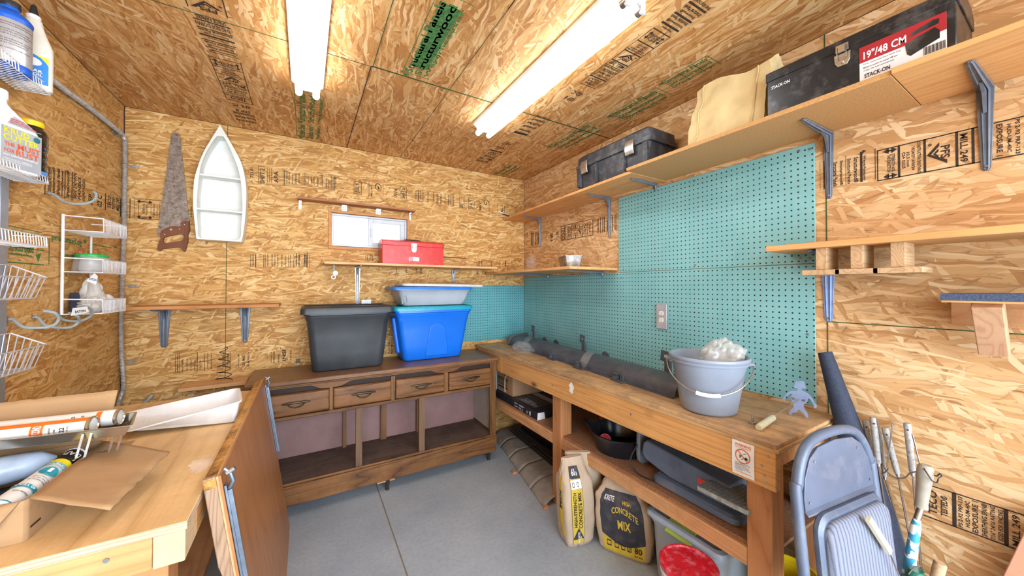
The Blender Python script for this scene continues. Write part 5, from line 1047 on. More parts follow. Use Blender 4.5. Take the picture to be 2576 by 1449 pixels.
for yy in (1.42, 1.81):
    mb = MB(); mb.loft([[V((x0-.014-.006*sin(pi*i/6), yy-.032, zb_+h*.42+.085*i/6)), V((x0-.014-.006*sin(pi*i/6), yy+.032, zb_+h*.42+.085*i/6)), V((x0-.010, yy+.032, zb_+h*.42+.085*i/6)), V((x0-.010, yy-.032, zb_+h*.42+.085*i/6))] for i in range(7)]); part('latch', mb, M_SILV, tc, bevel=.002, smooth=True)
# beige cloth bag
c = V((1.765, .895, TZ)); cb_ = thing('cloth_bag', 'beige cloth carry bag slumped on the high shelf between tool case and black chest', 'bag', c)
M_CLOTH = pm('beige_cloth', (214, 192, 142), .8, var=.06, scale=10, bump=.15, bscale=25)
def fbag(i, j):
    a = 2*pi*i; e = .5; ca, sa = cos(a), sin(a); q = (abs(ca)**(2/e)+abs(sa)**(2/e))**(-e/2) if 0 else 1/max(abs(ca), abs(sa))**.75
    d = noise.noise(V((ca*2, sa*2, j*3)))*.10*(.4+j)+noise.noise(V((ca*5, sa*5+4, j*6)))*.06
    hh = .235+.075*(.5+.5*sin(a*1.0-2.2))+.03*sin(3*a)
    sl = .06*j*j; sy = .19*(1-.12*j); sx = .145*(1-.45*j)
    return c+V((sx*q*ca*(1+d)*(.86 if ca < 0 else 1), sy*q*sa*(1+d)-.02*j, hh*j*(1+.1*d)))
mb = MB(); mb.grid(fbag, 72, 26); mb.grid(lambda i, j: c+V((.12*cos(2*pi*i)*j, .16*sin(2*pi*i)*j, .003)), 36, 2); part('fabric', mb, M_CLOTH, cb_, smooth=True)
for a_ in (.60, .40): mb = MB(); mb.tube([fbag(a_, j/14)+V((-.003, 0, 0)) for j in range(15)], .003, 5); part('seam', mb, M_CLOTH, cb_, smooth=True)
mb = MB(); p0 = fbag(.33, .80)
for p, w_ in (((0, 0, 0), 1),): mb.loft([[p0+V(q), p0+V(q)+V((0, 0, .012)), p0+V(q)+V((.002, .002, .012)), p0+V(q)+V((.002, .002, 0))] for q in ((.01, -.01, -.01), (-.01, .035, -.012), (-.008, .055, -.006), (-.002, .052, .012), (.012, .02, .02), (.03, -.01, .01))]); part('strap', mb, M_CLOTH, cb_, smooth=True)
# black steel toolbox with printed label
tb = thing('toolbox', 'large black metal toolbox with red and white size label on the high shelf', 'toolbox', (1.73, .45, TZ+.002))
x0, x1, y0, y1, zb_ = 1.612, 1.86, .205, .688, TZ+.001
M_TBX = pm('black_tool_steel', (34, 36, 40), .3, var=.2, metal=.2, dirt=(160, 158, 156), dirt_amt=.3, dscale=11)
mb = MB(); mb.box((x0, y0, zb_), (x1, y1, zb_+.145)); part('body', mb, M_TBX, tb, bevel=.003)
mb = MB(); mb.prism([(x0-.003, y0-.004, zb_+.142), (x0-.003, y0-.004, zb_+.178), (x0+.045, y0-.004, zb_+.205), (x1-.045, y0-.004, zb_+.205), (x1+.003, y0-.004, zb_+.178), (x1+.003, y0-.004, zb_+.142)], (0, y1-y0+.008, 0)); part('lid', mb, M_TBX, tb, bevel=.003)
yl = onX(2120, 180, x0).y; mb = MB(); zz = zb_+.142
mb.box((x0-.006, yl-.017, zz-.006), (x0-.003, yl+.017, zz+.02)); mb.prism([(x0-.004, yl-.022, zz-.012), (x0-.004, yl+.022, zz-.012), (x0-.004, yl+.020, zz-.04), (x0-.004, yl+.012, zz-.055), (x0-.004, yl-.012, zz-.055), (x0-.004, yl-.020, zz-.04)], (.004, 0, 0)); mb.box((x0-.012, yl-.009, zz-.01), (x0-.006, yl+.009, zz+.014)); mb.tube([(x0-.010, yl-.012, zz+.012), (x0-.012, yl-.012, zz-.03), (x0-.012, yl+.012, zz-.03), (x0-.010, yl+.012, zz+.012)], .0018, 6); mb.cyl((x0-.004, yl, zz-.043), (x0-.012, yl, zz-.043), .006, n=12); part('latch', mb, M_SILV, tb, bevel=.001)
q0 = onX(2163, 205, x0); q1 = onX(2382, 75, x0); sl0 = zb_+.004; W_l = q0.y-q1.y; H_l = .118
fl = lambda s, t: V((x0-.0008, q0.y-s, sl0+t)); fl2 = lambda s, t: V((x0-.0014, q0.y-s, sl0+t)); fl3 = lambda s, t: V((x0-.0019, q0.y-s, sl0+t))
mb = MB(); rect(mb, fl, 0, 0, W_l, H_l); lb_ = part('label', mb, pm('label_white', (226, 228, 232), .4, var=.03), tb)
mb = MB(); rect(mb, fl2, 0, H_l*.55, W_l, H_l); part('red_band', mb, pm('label_red', (166, 36, 48), .4, var=.04), lb_)
mb = MB(); text(mb, '19"/48 CM', fl3, .010, H_l*.62, W_l*.52, H_l*.22, .05); part('size_lettering', mb, M_WPLA, lb_)
mb = MB(); text(mb, 'STACK-ON', fl3, .012, H_l*.08, W_l*.32, H_l*.12, .04)
for i in range(3): text(mb, ('19 in. steel tool box with tray', 'Boite a outils en acier 48 cm', 'Caja de herramientas')[i], fl3, .010, H_l*(.45-.09*i), W_l*(.46-.04*i), H_l*.05, .0)
for i in range(18): rect(mb, fl3, W_l*.76+.0024*i, H_l*.10, W_l*.76+.0024*i+(.0015 if i % 3 else .0008), H_l*.30)
part('black_lettering', mb, M_INK, lb_)
mb = MB(); mb.poly([fl3(W_l*a, H_l*b) for a, b in ((.58, .3), (.56, .55), (.62, .62), (.88, .72), (.93, .6), (.93, .4), (.62, .22))]); mb.poly([fl3(W_l*a, H_l*b) for a, b in ((.60, .72), (.64, .82), (.86, .93), (.93, .9), (.92, .78))]); part('pictured_box', mb, M_TBX, lb_)
mb = MB(); text(mb, 'STACK-ON', lambda s, t: V((x0-.001, y1-.016-s, zb_+.108+t)), 0, 0, .062, .012, .04); part('brand_lettering', mb, M_WPLA, tb)
# silver pot lid behind the toolbox, pale block, clip and utility knife
mb = MB(); a = onX(2135, 112, 1.90); mb.lathe([(.002, .02), (.07, .017), (.120, .006), (.128, 0), (.128, -.004)], (0, 0, 0), 36, M=Matrix.Translation((1.905, .44, TZ+.129)) @ Matrix.Rotation(RD(-82), 4, 'Y')); single('pot_lid', mb, M_SILV, 'round silver lid standing behind the large black toolbox', 'lid', smooth=True)
mb = MB(); mb.box((1.80, 2.25, TZ-.002), (1.86, 2.60, TZ+.042)); single('wood_block', mb, pm('pale_block', (214, 184, 140), .7, var=.05), 'pale wooden block at the corner end of the high shelf', 'block', bevel=.002)
mb = MB(); mb.tube([(1.78+.016*cos(i*pi/6), 2.74, TZ+.018+.014*sin(i*pi/6)) for i in range(12)], .004, 6, closed=True); mb.cyl((1.77, 2.74, TZ+.001), (1.79, 2.74, TZ+.006), .008, n=8); single('steel_clip', mb, M_SILV, 'small shiny clip near the pale block on the high shelf', 'clip', smooth=True)
kn = thing('utility_knife', 'white and black utility knife sticking out past the high shelf corner end', 'knife', (1.60, 2.9, TZ))
mb = MB(); mb.beam((1.545, 2.86, TZ+.014), (1.68, 2.93, TZ+.006), .024, .008); part('handle', mb, M_WPLA, kn, bevel=.002)
mb = MB(); mb.beam((1.60, 2.885, TZ+.004), (1.74, 2.95, TZ+.0015), .026, .006); part('grip', mb, M_BLK, kn, bevel=.002)

# ================================================================ items on the corner shelf and the long shelf
MZ = 1.572
def obox_tray(name, label, cat, c, rot, w0, d0, w1, d1, h, m, th=.003):
    W_ = Matrix.Translation(c) @ Matrix.Rotation(rot, 4, 'Z'); mb = MB()
    mb.loft([rrect(0, 0, a, b, r, z, 3, W_) for a, b, r, z in ((w0, d0, .008, 0), (w1, d1, .010, h), (w1+.012, d1+.012, .012, h), (w1+.012, d1+.012, .012, h-.003), (w1-th, d1-th, .008, h-.001), (w0-th, d0-th, .006, th))]); return single(name, mb, m, label, cat, smooth=True)
M_OLDT = pm('scuffed_tin', (150, 142, 138), .4, metal=.6, var=.2, dirt=(226, 222, 216), dirt_amt=.8, dscale=30)
a = onZ(1405, 660, MZ); obox_tray('loaf_pan', 'scuffed metal loaf pan on the corner shelf', 'pan', (1.70, 2.03, MZ), RD(62), .23, .10, .27, .13, .085, M_OLDT)
ob = thing('glass_jar', 'clear jar on a silver lid at the corner shelf left of the pan', 'jar', (1.66, 2.50, MZ))
mb = MB(); mb.lathe([(.085, 0), (.082, .006), (.055, .010), (.03, .016), (.0, .018)], (1.66, 2.50, MZ), 32); part('silver_lid', mb, M_SILV, ob, smooth=True)
mb = MB(); mb.lathe([(.040, .018), (.046, .03), (.046, .10), (.038, .118), (.036, .125)], (1.68, 2.52, MZ), 28, caps=(False, False)); part('glass', mb, pm('jar_glass', (236, 240, 240), .08, var=0, alpha=.08, spec=.9), ob, smooth=True)
# red toolbox
LZ = 1.6145
rt = thing('toolbox', 'red metal toolbox with silver latch on the long back shelf', 'toolbox', (.76, 2.93, LZ))
x0, x1, y0, y1 = .511, 1.012, 2.852, 3.01
M_RED = pm('red_enamel', (212, 30, 24), .32, var=.08, dirt=(226, 120, 110), dirt_amt=.35, dscale=26)
mb = MB(); mb.box((x0+.003, y0+.003, LZ), (x1-.003, y1, LZ+.15)); part('body', mb, M_RED, rt, bevel=.003)
mb = MB(); mb.prism([(x0, y0, LZ+.148), (x0, y0, LZ+.183), (x0, y0+.03, LZ+.196), (x0, y1-.03, LZ+.196), (x0, y1, LZ+.183), (x0, y1, LZ+.148)], (x1-x0, 0, 0)); part('lid', mb, M_RED, rt, bevel=.003)
mb = MB(); mb.tube(smooth_path([(.70, 2.93, LZ+.196), (.705, 2.93, LZ+.205), (.76, 2.93, LZ+.207), (.82, 2.93, LZ+.205), (.825, 2.93, LZ+.196)], 4), .006, 8); part('handle', mb, M_BLK, rt, smooth=True)
xm = .758; mb = MB(); zz = LZ+.15
mb.box((xm-.022, y0-.004, zz-.012), (xm+.022, y0, zz+.022)); mb.prism([(xm-.022, y0-.004, zz-.014), (xm+.022, y0-.004, zz-.014), (xm+.018, y0-.004, zz-.04), (xm+.010, y0-.004, zz-.05), (xm-.010, y0-.004, zz-.05), (xm-.018, y0-.004, zz-.04)], (0, .007, 0)); mb.box((xm-.011, y0-.011, zz-.016), (xm+.011, y0-.004, zz+.016)); mb.tube([(xm-.014, y0-.008, zz+.01), (xm-.014, y0-.011, zz-.03), (xm+.014, y0-.011, zz-.03), (xm+.014, y0-.008, zz+.01)], .0016, 6); part('latch', mb, M_SILV, rt, bevel=.001)
mb = MB(); mb.box((.718, y0+.0005, LZ+.028), (.802, y0+.003, LZ+.060)); lb_ = part('badge', mb, M_SILV, rt, bevel=.001)
fb = lambda s, t: V((.718+s, y0+.0, LZ+.028+t))
mb = MB(); rect(mb, fb, .003, .003, .034, .029); part('badge_red_field', mb, pm('badge_red', (176, 40, 48), .4), lb_)
fb2 = lambda s, t: V((.718+s, y0-.0006, LZ+.028+t))
mb = MB(); text(mb, 'MIT', fb2, .006, .009, .025, .013, .04); part('badge_letters', mb, M_WPLA, lb_)
mb = MB(); rect(mb, fb2, .038, .019, .079, .022); rect(mb, fb2, .038, .012, .070, .014); rect(mb, fb2, .060, .006, .079, .009); part('badge_lines', mb, pm('badge_teal', (24, 100, 104), .4), lb_)
# ================================================================ on the right workbench
bz = .8902
def lathe_thing(): pass
# long black plastic trough with mounting tabs (vehicle step trim)
M_TRIM = pm('dusty_black_trim', (78, 82, 90), .45, var=.2, scale=12, dirt=(120, 116, 112), dirt_amt=.35, dscale=7)
vt = thing('bumper_trim', 'long black plastic vehicle trim with mounting tabs lying along the workbench back', 'vehicle trim', (1.72, 1.9, bz))
E0, E1 = V((1.77, 2.86, bz)), V((1.655, 1.06, bz)); ax = (E1-E0).normalized(); sd = V((0, 0, 1)).cross(ax).normalized()
if sd.x > 0: sd = -sd          # sd points to the front of the bench
def trim_pt(t_, q, r=0): # q 0..1 from front flange to back flange
    a = pi*(1-q); w_ = .105; p = E0.lerp(E1, t_)
    return p+sd*(-cos(a)*w_*-1 if 0 else (w_*cos(pi*q)))+V((0, 0, (.078+r)*sin(pi*q)**.8+.006))
mb = MB(); sec = lambda t_, s: [trim_pt(t_, q/10) for q in range(11)]
rings = []
for i in range(13):
    t_ = i/12; o_ = [trim_pt(t_, q/12, 0) for q in range(13)]; i_ = [p-V((0, 0, .006)) for p in o_[::-1]]
    rings.append([o_[0]+sd*.02]+o_+[o_[-1]-sd*.012, o_[-1]-sd*.012-V((0, 0, .005))]+i_+[o_[0]+sd*.02-V((0, 0, .005))])
mb.loft(rings); part('trough', mb, M_TRIM, vt, smooth=True)
def tab(t_, kind, h=.12):
    mb = MB(); p = E0.lerp(E1, t_)
    if kind == 'tall':
        b = p-sd*.055+V((0, 0, .07)); W_ = Matrix((ax, sd, V((0, 0, 1)))).transposed().to_4x4(); W_.translation = b
        mb.box((-.018, -.012, -.03), (.018, .006, h*.55), W_); mb.box((-.022, -.004, -.045), (.05, .03, -.02), W_)
        pl_ = [(-.05, h*.50), (.004, h*.45), (.012, h*.95), (-.044, h*1.0)]; c_ = (-.019, h*.73)
        Wc = Matrix((ax, V((0, 0, 1)), -sd)).transposed().to_4x4(); Wc.translation = b
        mb.cut([pl_, [(c_[0]+.009*cos(a*pi/6), c_[1]+.009*sin(a*pi/6)) for a in range(12)][::-1]], Wc, .005)
    elif kind == 'fin':
        b = p-sd*.10+V((0, 0, .01)); mb.prism([b-ax*.05, b-ax*.03+V((0, 0, .075)), b+V((0, 0, .085)), b+ax*.03+V((0, 0, .07)), b+ax*.08], -sd*.006)
        mb.box(tuple(b-ax*.02+sd*.012+V((-.02, -.02, .03))), tuple(b+ax*.02+V((.012, .012, .06))))
    else:
        b = p+sd*.128+V((0, 0, .005)); W_ = Matrix((ax, sd, V((0, 0, 1)))).transposed().to_4x4(); W_.translation = b
        mb.box((-.04, -.05, -.004), (.055, .022, .003), W_); mb.box((-.034, -.012, .003), (-.006, .014, .038), W_); mb.box((-.034, -.03, .026), (-.006, .014, .034), W_)
        mb.tube([W_ @ V((.04, 0, .004)), W_ @ V((.040, 0, .034)), W_ @ V((.022, 0, .034)), W_ @ V((.022, 0, .004))], .003, 5)
    part('mounting_tab', mb, M_TRIM, vt, bevel=.001)
for t_, kd in ((.10, 'tall'), (.50, 'tall'), (.905, 'tall'), (.16, 'fin'), (.26, 'fin'), (.60, 'fin'), (.42, 'low'), (.80, 'low'), (.60, 'low')): tab(t_, kd)
mb = MB(); mb.prism([E0+sd*.13+V((0, 0, .004)), E0+sd*.10+V((0, 0, .085)), E0-sd*.09+V((0, 0, .10)), E0-sd*.12+V((0, 0, .02))], -ax*.012); part('end_plate', mb, M_TRIM, vt, bevel=.002)
for t0, t1 in ((.115, .165), (.575, .62)):
    mb = MB(); mb.grid(lambda i, j: trim_pt(t0+(t1-t0)*j+.012*sin(9*i), i, .004)+V((0, 0, .003)), 16, 8); part('tape_wrap', mb, M_CLR, vt, smooth=True)
# bag of bolts at the far end
c = V((1.60, 2.53, bz)); ob = thing('hardware_bag', 'clear bag of bolts at the far end of the workbench', 'bag', c)
def fb_(i, j):
    a = 2*pi*i; r = (1-.5*j**2)*(1+.2*noise.noise(V((cos(a)*2, sin(a)*2, j*3)))+.1*noise.noise(V((cos(a)*7, sin(a)*7, j*8)))); return c+V((.075*r*cos(a), .13*r*sin(a), .075*j))
mb = MB(); mb.grid(fb_, 30, 10); mb.grid(lambda i, j: fb_(i, 1)+(c+V((0, 0, .078))-fb_(i, 1))*j, 30, 3); part('film', mb, M_CLR, ob, smooth=True)
for i, (dx, dy, a_) in enumerate(((-.03, -.05, .4), (.0, -.03, 1.2), (-.02, .0, 2.1), (.02, .03, .2), (-.01, .06, 1.7), (.025, -.06, 2.6))):
    p = c+V((dx, dy, .012)); d_ = V((cos(a_), sin(a_), .1)); mb = MB(); mb.tube([p, p+d_*.035], .004, 6); mb.cyl(p, p-d_*.006, .008, n=6); mb.cyl(p+d_*.02+V((0, 0, -.003)), p+d_*.026, .007, n=6); part('bolt', mb, M_SILV, ob)
# bucket
BC = V((1.545, .90, bz)); M_BKT = pm('grey_blue_plastic', (140, 150, 166), .35, var=.05, scale=6)
bk = thing('bucket', 'grey plastic bucket with wire handle on the workbench', 'bucket', BC)
mb = MB(); mb.lathe([(.098, 0), (.108, .004), (.112, .012), (.124, .085), (.136, .155), (.138, .158), (.146, .205), (.149, .213), (.158, .214), (.160, .222), (.156, .225), (.160, .229), (.162, .236), (.158, .242), (.150, .242), (.146, .236), (.134, .155), (.108, .01), (0, .008)], BC, 48, caps=(True, False)); part('bucket_body', mb, M_BKT, bk, smooth=True, auto=50)
vd = V((BC.x, BC.y, 0)).normalized(); sdv = V((vd.y, -vd.x, 0))
hp = []
for i in range(25):
    a = pi*i/24; hp.append(BC+sdv*(-.168*cos(a))+V((0, 0, .215))-vd*(.155*sin(a))*1.0-V((0, 0, .115*sin(a)**1.1)))
mb = MB(); mb.tube([hp[0]+V((0, 0, .012)), hp[0]+V((0, 0, .0))]+hp+[hp[-1]+V((0, 0, .012))], .0028, 8); h_ = part('wire_handle', mb, M_SILV, bk, smooth=True)
mb = MB(); mb.tube(hp[10:15], .0085, 12); part('grip', mb, M_WPLA, h_, smooth=True)
for q in (-1, 1): mb = MB(); mb.cyl(BC+sdv*q*.150+V((0, 0, .212)), BC+sdv*q*.172+V((0, 0, .212)), .010, n=12); part('handle_ear', mb, M_BKT, bk, smooth=True)
c = BC+sdv*.050+V((0, 0, .215))
def fp(i, j):
    a = 2*pi*i; b = pi*j-pi/2; n_ = noise.noise(V((cos(a)*1.7*cos(b), sin(a)*1.7*cos(b), sin(b)*1.7+3)))*.35+noise.noise(V((cos(a)*5*cos(b), sin(a)*5*cos(b), sin(b)*5+8)))*.16+abs(noise.noise(V((cos(a)*11*cos(b), sin(a)*11*cos(b), sin(b)*11))))*.08
    lo = 1 if sin(b) > 0 else .72
    return c+sdv*(lo*.088*cos(a)*cos(b)*(1+n_*lo))+vd*(lo*.075*sin(a)*cos(b)*(1+n_*lo))+V((0, 0, (.088 if sin(b) > 0 else .06)*sin(b)*(1+n_)))
mb = MB(); mb.grid(fp, 72, 40); single('crumpled_plastic', mb, pm('crinkled_plastic', (214, 212, 208), .18, var=.12, scale=40, alpha=.42, spec=1, bump=.6, bscale=45, dirt=(120, 120, 116), dirt_amt=.5), 'crumpled clear plastic packaging stuffed in the grey bucket', 'plastic bag', smooth=True, auto=60)
# bolt, skewer handle, figure
q = onZ(1893, 1066, bz); bo = thing('bolt', 'single bolt standing on the workbench in front of the bucket', 'bolt', q)
mb = MB(); mb.cyl(q, q+V((0, 0, .006)), .011, n=6); part('bolt_head', mb, M_STEEL, bo)
mb = MB(); mb.cyl(q+V((0, 0, .006)), q+V((0, 0, .034)), .0042, n=12); part('shank', mb, M_SILV, bo, smooth=True)
FO = V((1.785, .65, bz)); FN = V((-.93, -.36, .0)).normalized(); kf = 9.055
fz = lambda a, b: onP(1900+a/kf, 940+b/kf, FO, FN)
fx = V((0, 0, 1)).cross(FN); 
if fx.y > 0: fx = -fx
def f2d(a, b): p = fz(a, b)-FO; return (p.dot(fx), p.z)
sil = [(930, 150), (985, 185), (1040, 160), (1115, 175), (1130, 250), (1160, 335), (1120, 330), (1060, 335), (1050, 380), (1120, 400), (1190, 440), (1260, 500), (1320, 590), (1355, 660), (1400, 710), (1405, 765), (1370, 785), (1330, 760), (1325, 700), (1290, 640), (1230, 560), (1195, 580), (1195, 625), (1170, 660), (1110, 690), (1100, 740), (1130, 810), (1190, 900), (1210, 980), (1200, 1040), (1150, 1035), (1140, 970), (1080, 880), (1020, 830), (975, 815), (960, 870), (900, 880), (845, 890), (810, 940), (770, 925), (765, 880), (810, 815), (880, 765), (860, 720), (890, 680), (840, 640), (810, 590), (800, 520), (830, 480), (880, 460), (800, 460), (730, 500), (690, 545), (690, 590), (660, 620), (620, 600), (615, 560), (660, 530), (700, 460), (780, 400), (880, 385), (960, 385), (965, 330), (910, 320), (845, 300), (890, 270)]
fg = thing('figure_cutout', 'flat translucent cutout figure on a skewer, leaning at the workbench end', 'figure', FO)
Wf = Matrix((fx, V((0, 0, 1)), fx.cross(V((0, 0, 1))))).transposed().to_4x4(); Wf.translation = FO
mb = MB(); mb.cut([[f2d(*p) for p in sil]], Wf, .003); part('cutout', mb, pm('frosted_acrylic', (140, 152, 186), .25, var=.06, alpha=.62), fg)
for a, b in ((875, 560), (1115, 605)): p = fz(a, b); mb = MB(); mb.cyl(p+FN*.002, p+FN*.008, .005, .004, n=12); part('screw', mb, M_SILV, fg)
p1 = fz(1000, 575)+FN*.01; p0 = onZ(1900+400/kf, 940+1000/kf, bz+.012)
mb = MB(); mb.tube([p1, p0], .0018, 6); part('skewer_rod', mb, M_SILV, fg, smooth=True)
p2 = onZ(1900+75/kf, 940+1230/kf, bz+.0125); d_ = (p2-p0).normalized(); mb = MB(); mb.tube([p0, p0+d_*.004, p2-d_*.003, p2], .0125, 14, rads=[.010, .0125, .0125, .0105]); part('skewer_handle', mb, pm('pale_wood_handle', (206, 202, 172), .6, var=.06), fg, smooth=True)

# ================================================================ below the right workbench
SZ2 = .4665
M_CARD2 = wood('brown_cardboard', (150, 116, 86), (172, 138, 106), axis='z', rough=.8, wave=3)
pk = thing('flooring_package', 'flat black and white printed carton lying under the brown box on the lower shelf', 'box', (1.60, 2.42, SZ2))
Wk = Matrix.Translation((1.448, 2.09, SZ2)); y1_ = 2.86
mb = MB(); mb.box((1.450, 2.10, SZ2), (1.78, y1_, SZ2+.055)); part('carton', mb, pm('carton_black', (34, 38, 48), .45, var=.15), pk, bevel=.004)
mb = MB(); f_ = lambda s, t: V((1.4492, y1_-.42-s, SZ2+t)); 
for i, (s0, t0, w_, h_, tx) in enumerate(((.02, .036, .05, .010, 'GLUE DOWN'), (.02, .012, .05, .010, 'CLICK LOCK'), (.09, .034, .07, .012, 'WATERPROOF'), (.09, .012, .012, .014, 'B'), (.112, .012, .012, .014, 'R'), (.135, .012, .012, .014, 'L'), (.10, .004, .05, .004, 'luxury vinyl plank'), (.20, .012, .02, .02, 'O'), (.24, .008, .016, .03, 'I'))): text(mb, tx, f_, s0, t0, w_, h_, .02)
part('carton_lettering', mb, M_WPLA, pk)
mb = MB(); mb.prism([(1.449, 2.098, SZ2+.002), (1.52, 2.098, SZ2+.002), (1.51, 2.098, SZ2+.05), (1.455, 2.098, SZ2+.053)], (0, -.003, 0)); part('white_end', mb, M_WPLA, pk)
mb = MB(); ft = lambda s, t: V((1.47+t, 2.50-s, SZ2+.0558))
for i in range(7): rect(mb, ft, .02+.0*i, .03+.032*i, .30, .034+.032*i)
text(mb, 'LUXURY VINYL', ft, .08, .04, .22, .022, .03); text(mb, 'FLOORING', ft, .08, .072, .16, .02, .03); rect(mb, ft, .0, .20, .36, .26); part('top_lettering', mb, pm('carton_white', (190, 194, 200), .5), pk)
bxz = SZ2+.0562; bxo = thing('cardboard_box', 'torn brown cardboard box printed FRAGILE under the far end of the workbench', 'box', (1.66, 2.68, bxz))
mb = MB(); mb.box((1.482, 2.50, bxz), (1.85, 2.87, bxz+.26)); part('box_body', mb, M_CARD2, bxo, bevel=.003)
mb = MB(); f_ = lambda s, t: V((1.4812, 2.845-s, bxz+t)); rect(mb, f_, .09, .10, .26, .128); rect(mb, f_, .09, .036, .26, .050); text(mb, 'FRAGILE', f_, .095, .060, .16, .032, .05); part('box_print', mb, M_INK, bxo)
mb = MB(); text(mb, 'CAUTION', lambda s, t: V((1.4805, 2.845-s, bxz+t)), .10, .105, .14, .018, .04); part('caution_print', mb, M_CARD2, bxo)
mb = MB(); mb.poly([V((1.4805, 2.60, bxz+.26)), V((1.4805, 2.55, bxz+.20)), V((1.4805, 2.62, bxz+.14)), V((1.4805, 2.66, bxz+.17)), V((1.4805, 2.65, bxz+.26))]); part('torn_hole', mb, M_BLK, bxo)
mb = MB(); mb.tube([(1.479, 2.51, bxz+.21), (1.476, 2.57, bxz+.19), (1.478, 2.625, bxz+.13), (1.479, 2.63, bxz+.05), (1.479, 2.625, bxz+.01)], .003, 5); part('torn_edge', mb, pm('torn_paper', (222, 214, 200), .8), bxo)
mb = MB(); mb.box((1.465, 2.76, SZ2+.0562), (1.472, 2.86, SZ2+.24)); single('pale_board', mb, pm('pale_bluegrey_board', (176, 184, 186), .7, var=.05), 'pale grey board leaning against the left side of the torn cardboard box', 'board', bevel=.001)
# drain pan with the red cap
PC = V((1.632, 1.482, SZ2)); dp = thing('drain_pan', 'round black oil drain pan with pouring spout on the lower shelf', 'pan', PC)
n_ = 48; prof = [(.118, 0), (.130, .004), (.138, .03), (.150, .085), (.160, .098), (.162, .110), (.152, .110), (.145, .09), (.125, .012), (0, .010)]
rings = []
sa = math.atan2(.9, -.45)
for r, z in prof:
    rg = []
    r *= 1.12
    for i in range(n_):
        a = 2*pi*i/n_; da = abs((a-sa+pi) % (2*pi)-pi); k_ = max(0, 1-da/.28)**1.0*(z > .07)*(.075 if r > .155 else 0)*(z/.11)
        rg.append(PC+V(((r+k_)*cos(a), (r+k_)*sin(a), z+.012*(k_ > .02))))
    rings.append(rg)
mb = MB(); mb.loft(rings, caps=(True, False)); part('pan_body', mb, pm('glossy_black_plastic', (26, 30, 38), .22, var=.15), dp, smooth=True, auto=50)
q = PC+V((-.080, .048, .050)); rc = thing('red_cap', 'small bright red round cap standing inside the black drain pan', 'cap', q-V((0, 0, .03)))
nn = (EYE-q).normalized(); nn = (nn+V((0, 0, .2))).normalized(); mb = MB(); mb.cyl(q-nn*.006, q+nn*.004, .033, n=32); part('disc', mb, pm('cap_red', (214, 24, 54), .35, var=.05), rc, smooth=True, bevel=.001)
mb = MB(); a_ = nn.orthogonal().normalized(); b_ = nn.cross(a_); mb.tube([q+nn*.0045+a_*(.033*cos(i*pi/16))+b_*(.033*sin(i*pi/16)) for i in range(32)], .0016, 5, closed=True); part('rim', mb, pm('cap_rim', (240, 150, 170), .4), rc, smooth=True)
# grey bench machine (saw)
M_MACH = pm('slate_machine_paint', (92, 106, 128), .45, var=.12, scale=8, dirt=(150, 140, 140), dirt_amt=.4, dscale=6)
mc = thing('bench_saw', 'slate grey bench saw with tilted grid table on the lower shelf', 'power tool', (1.62, .98, SZ2))
mb = MB(); mb.loft([rrect(1.60, .95, w_, d_, .04, z, 5) for w_, d_, z in ((.22, .40, SZ2+.002), (.235, .415, SZ2+.008), (.235, .415, SZ2+.03), (.21, .39, SZ2+.040))]); part('base', mb, M_MACH, mc, smooth=True, auto=30)
mb = MB(); Y0, Y1, X0, X1 = .84, 1.24, 1.52, 1.66
mb.prism([(X0, Y1-.02, SZ2+.075), (X0, Y1, SZ2+.10), (X0, Y1-.01, SZ2+.155), (X0, Y1-.03, SZ2+.175), (X0, .80, SZ2+.135), (X0, .78, SZ2+.042), (X0, 1.08, SZ2+.042)], (X1-X0, 0, 0)); part('housing', mb, M_MACH, mc, bevel=.006)
mb = MB(); mb.cut([[(x, z) for x, z in [(1.53+.15*a, SZ2+.02+.20*b) for a, b in ((0.0, .25), (.05, .08), (.2, 0), (.9, .0), (1, .1), (1, .95), (.9, 1), (.12, 1), (.02, .93))]]], Matrix(((1, 0, 0, 0), (0, 0, -1, 1.285), (0, 1, 0, 0), (0, 0, 0, 1))), .02); part('end_guard', mb, pm('guard_grey', (104, 112, 122), .5, var=.08), mc, bevel=.004)
mb = MB(); Wt = Matrix.Translation((1.515, .775, SZ2+.125)) @ Matrix.Rotation(RD(4), 4, 'Y'); mb.loft([rrect(0, 0, .21, .20, .012, z, 3, Wt) for z in (-.012, .004)]); tp = part('grid_table', mb, pm('cast_table', (150, 156, 150), .5, var=.2, scale=60, dirt=(90, 100, 110), dirt_amt=.7), mc, smooth=True, auto=30)
mb = MB()
for i in range(12): mb.box((-.098+.0175*i, -.09, .004), (-.095+.0175*i, .09, .0052), Wt); mb.box((-.1, -.09+.0165*i, .004), (.1, -.087+.0165*i, .0052), Wt)
part('grid_ribs', mb, M_MACH, tp)
mb = MB(); mb.box((1.50, .70, SZ2+.04), (1.53, .72, SZ2+.113)); mb.box((1.58, .76, SZ2+.04), (1.62, .80, SZ2+.113)); part('table_post', mb, pm('post_cream', (190, 186, 180), .5), mc, bevel=.002)
mb = MB(); ql = onX(1600+860/5.572, 1080+670/5.572, X0-.001); mb.box((X0-.002, ql.y-.055, ql.z-.028), (X0-.0005, ql.y, ql.z)); part('red_sticker', mb, pm('sticker_red', (206, 66, 54), .5, var=.1), mc)
for a, b in ((325, 420), (580, 535), (495, 530), (415, 665)): q = onX(1600+a/5.572, 1080+b/5.572, X0); mb = MB(); mb.cyl(q, q-V((.002, 0, 0)), .0035, n=10); part('screw', mb, M_SCREW, mc)
mb = MB(); mb.tube(smooth_path([(1.50, 1.25, SZ2+.14), (1.47, 1.27, SZ2+.06), (1.475, 1.22, SZ2+.006), (1.50, 1.12, SZ2+.006)], 6), .004, 8); part('cord', mb, M_BLK, mc, smooth=True)
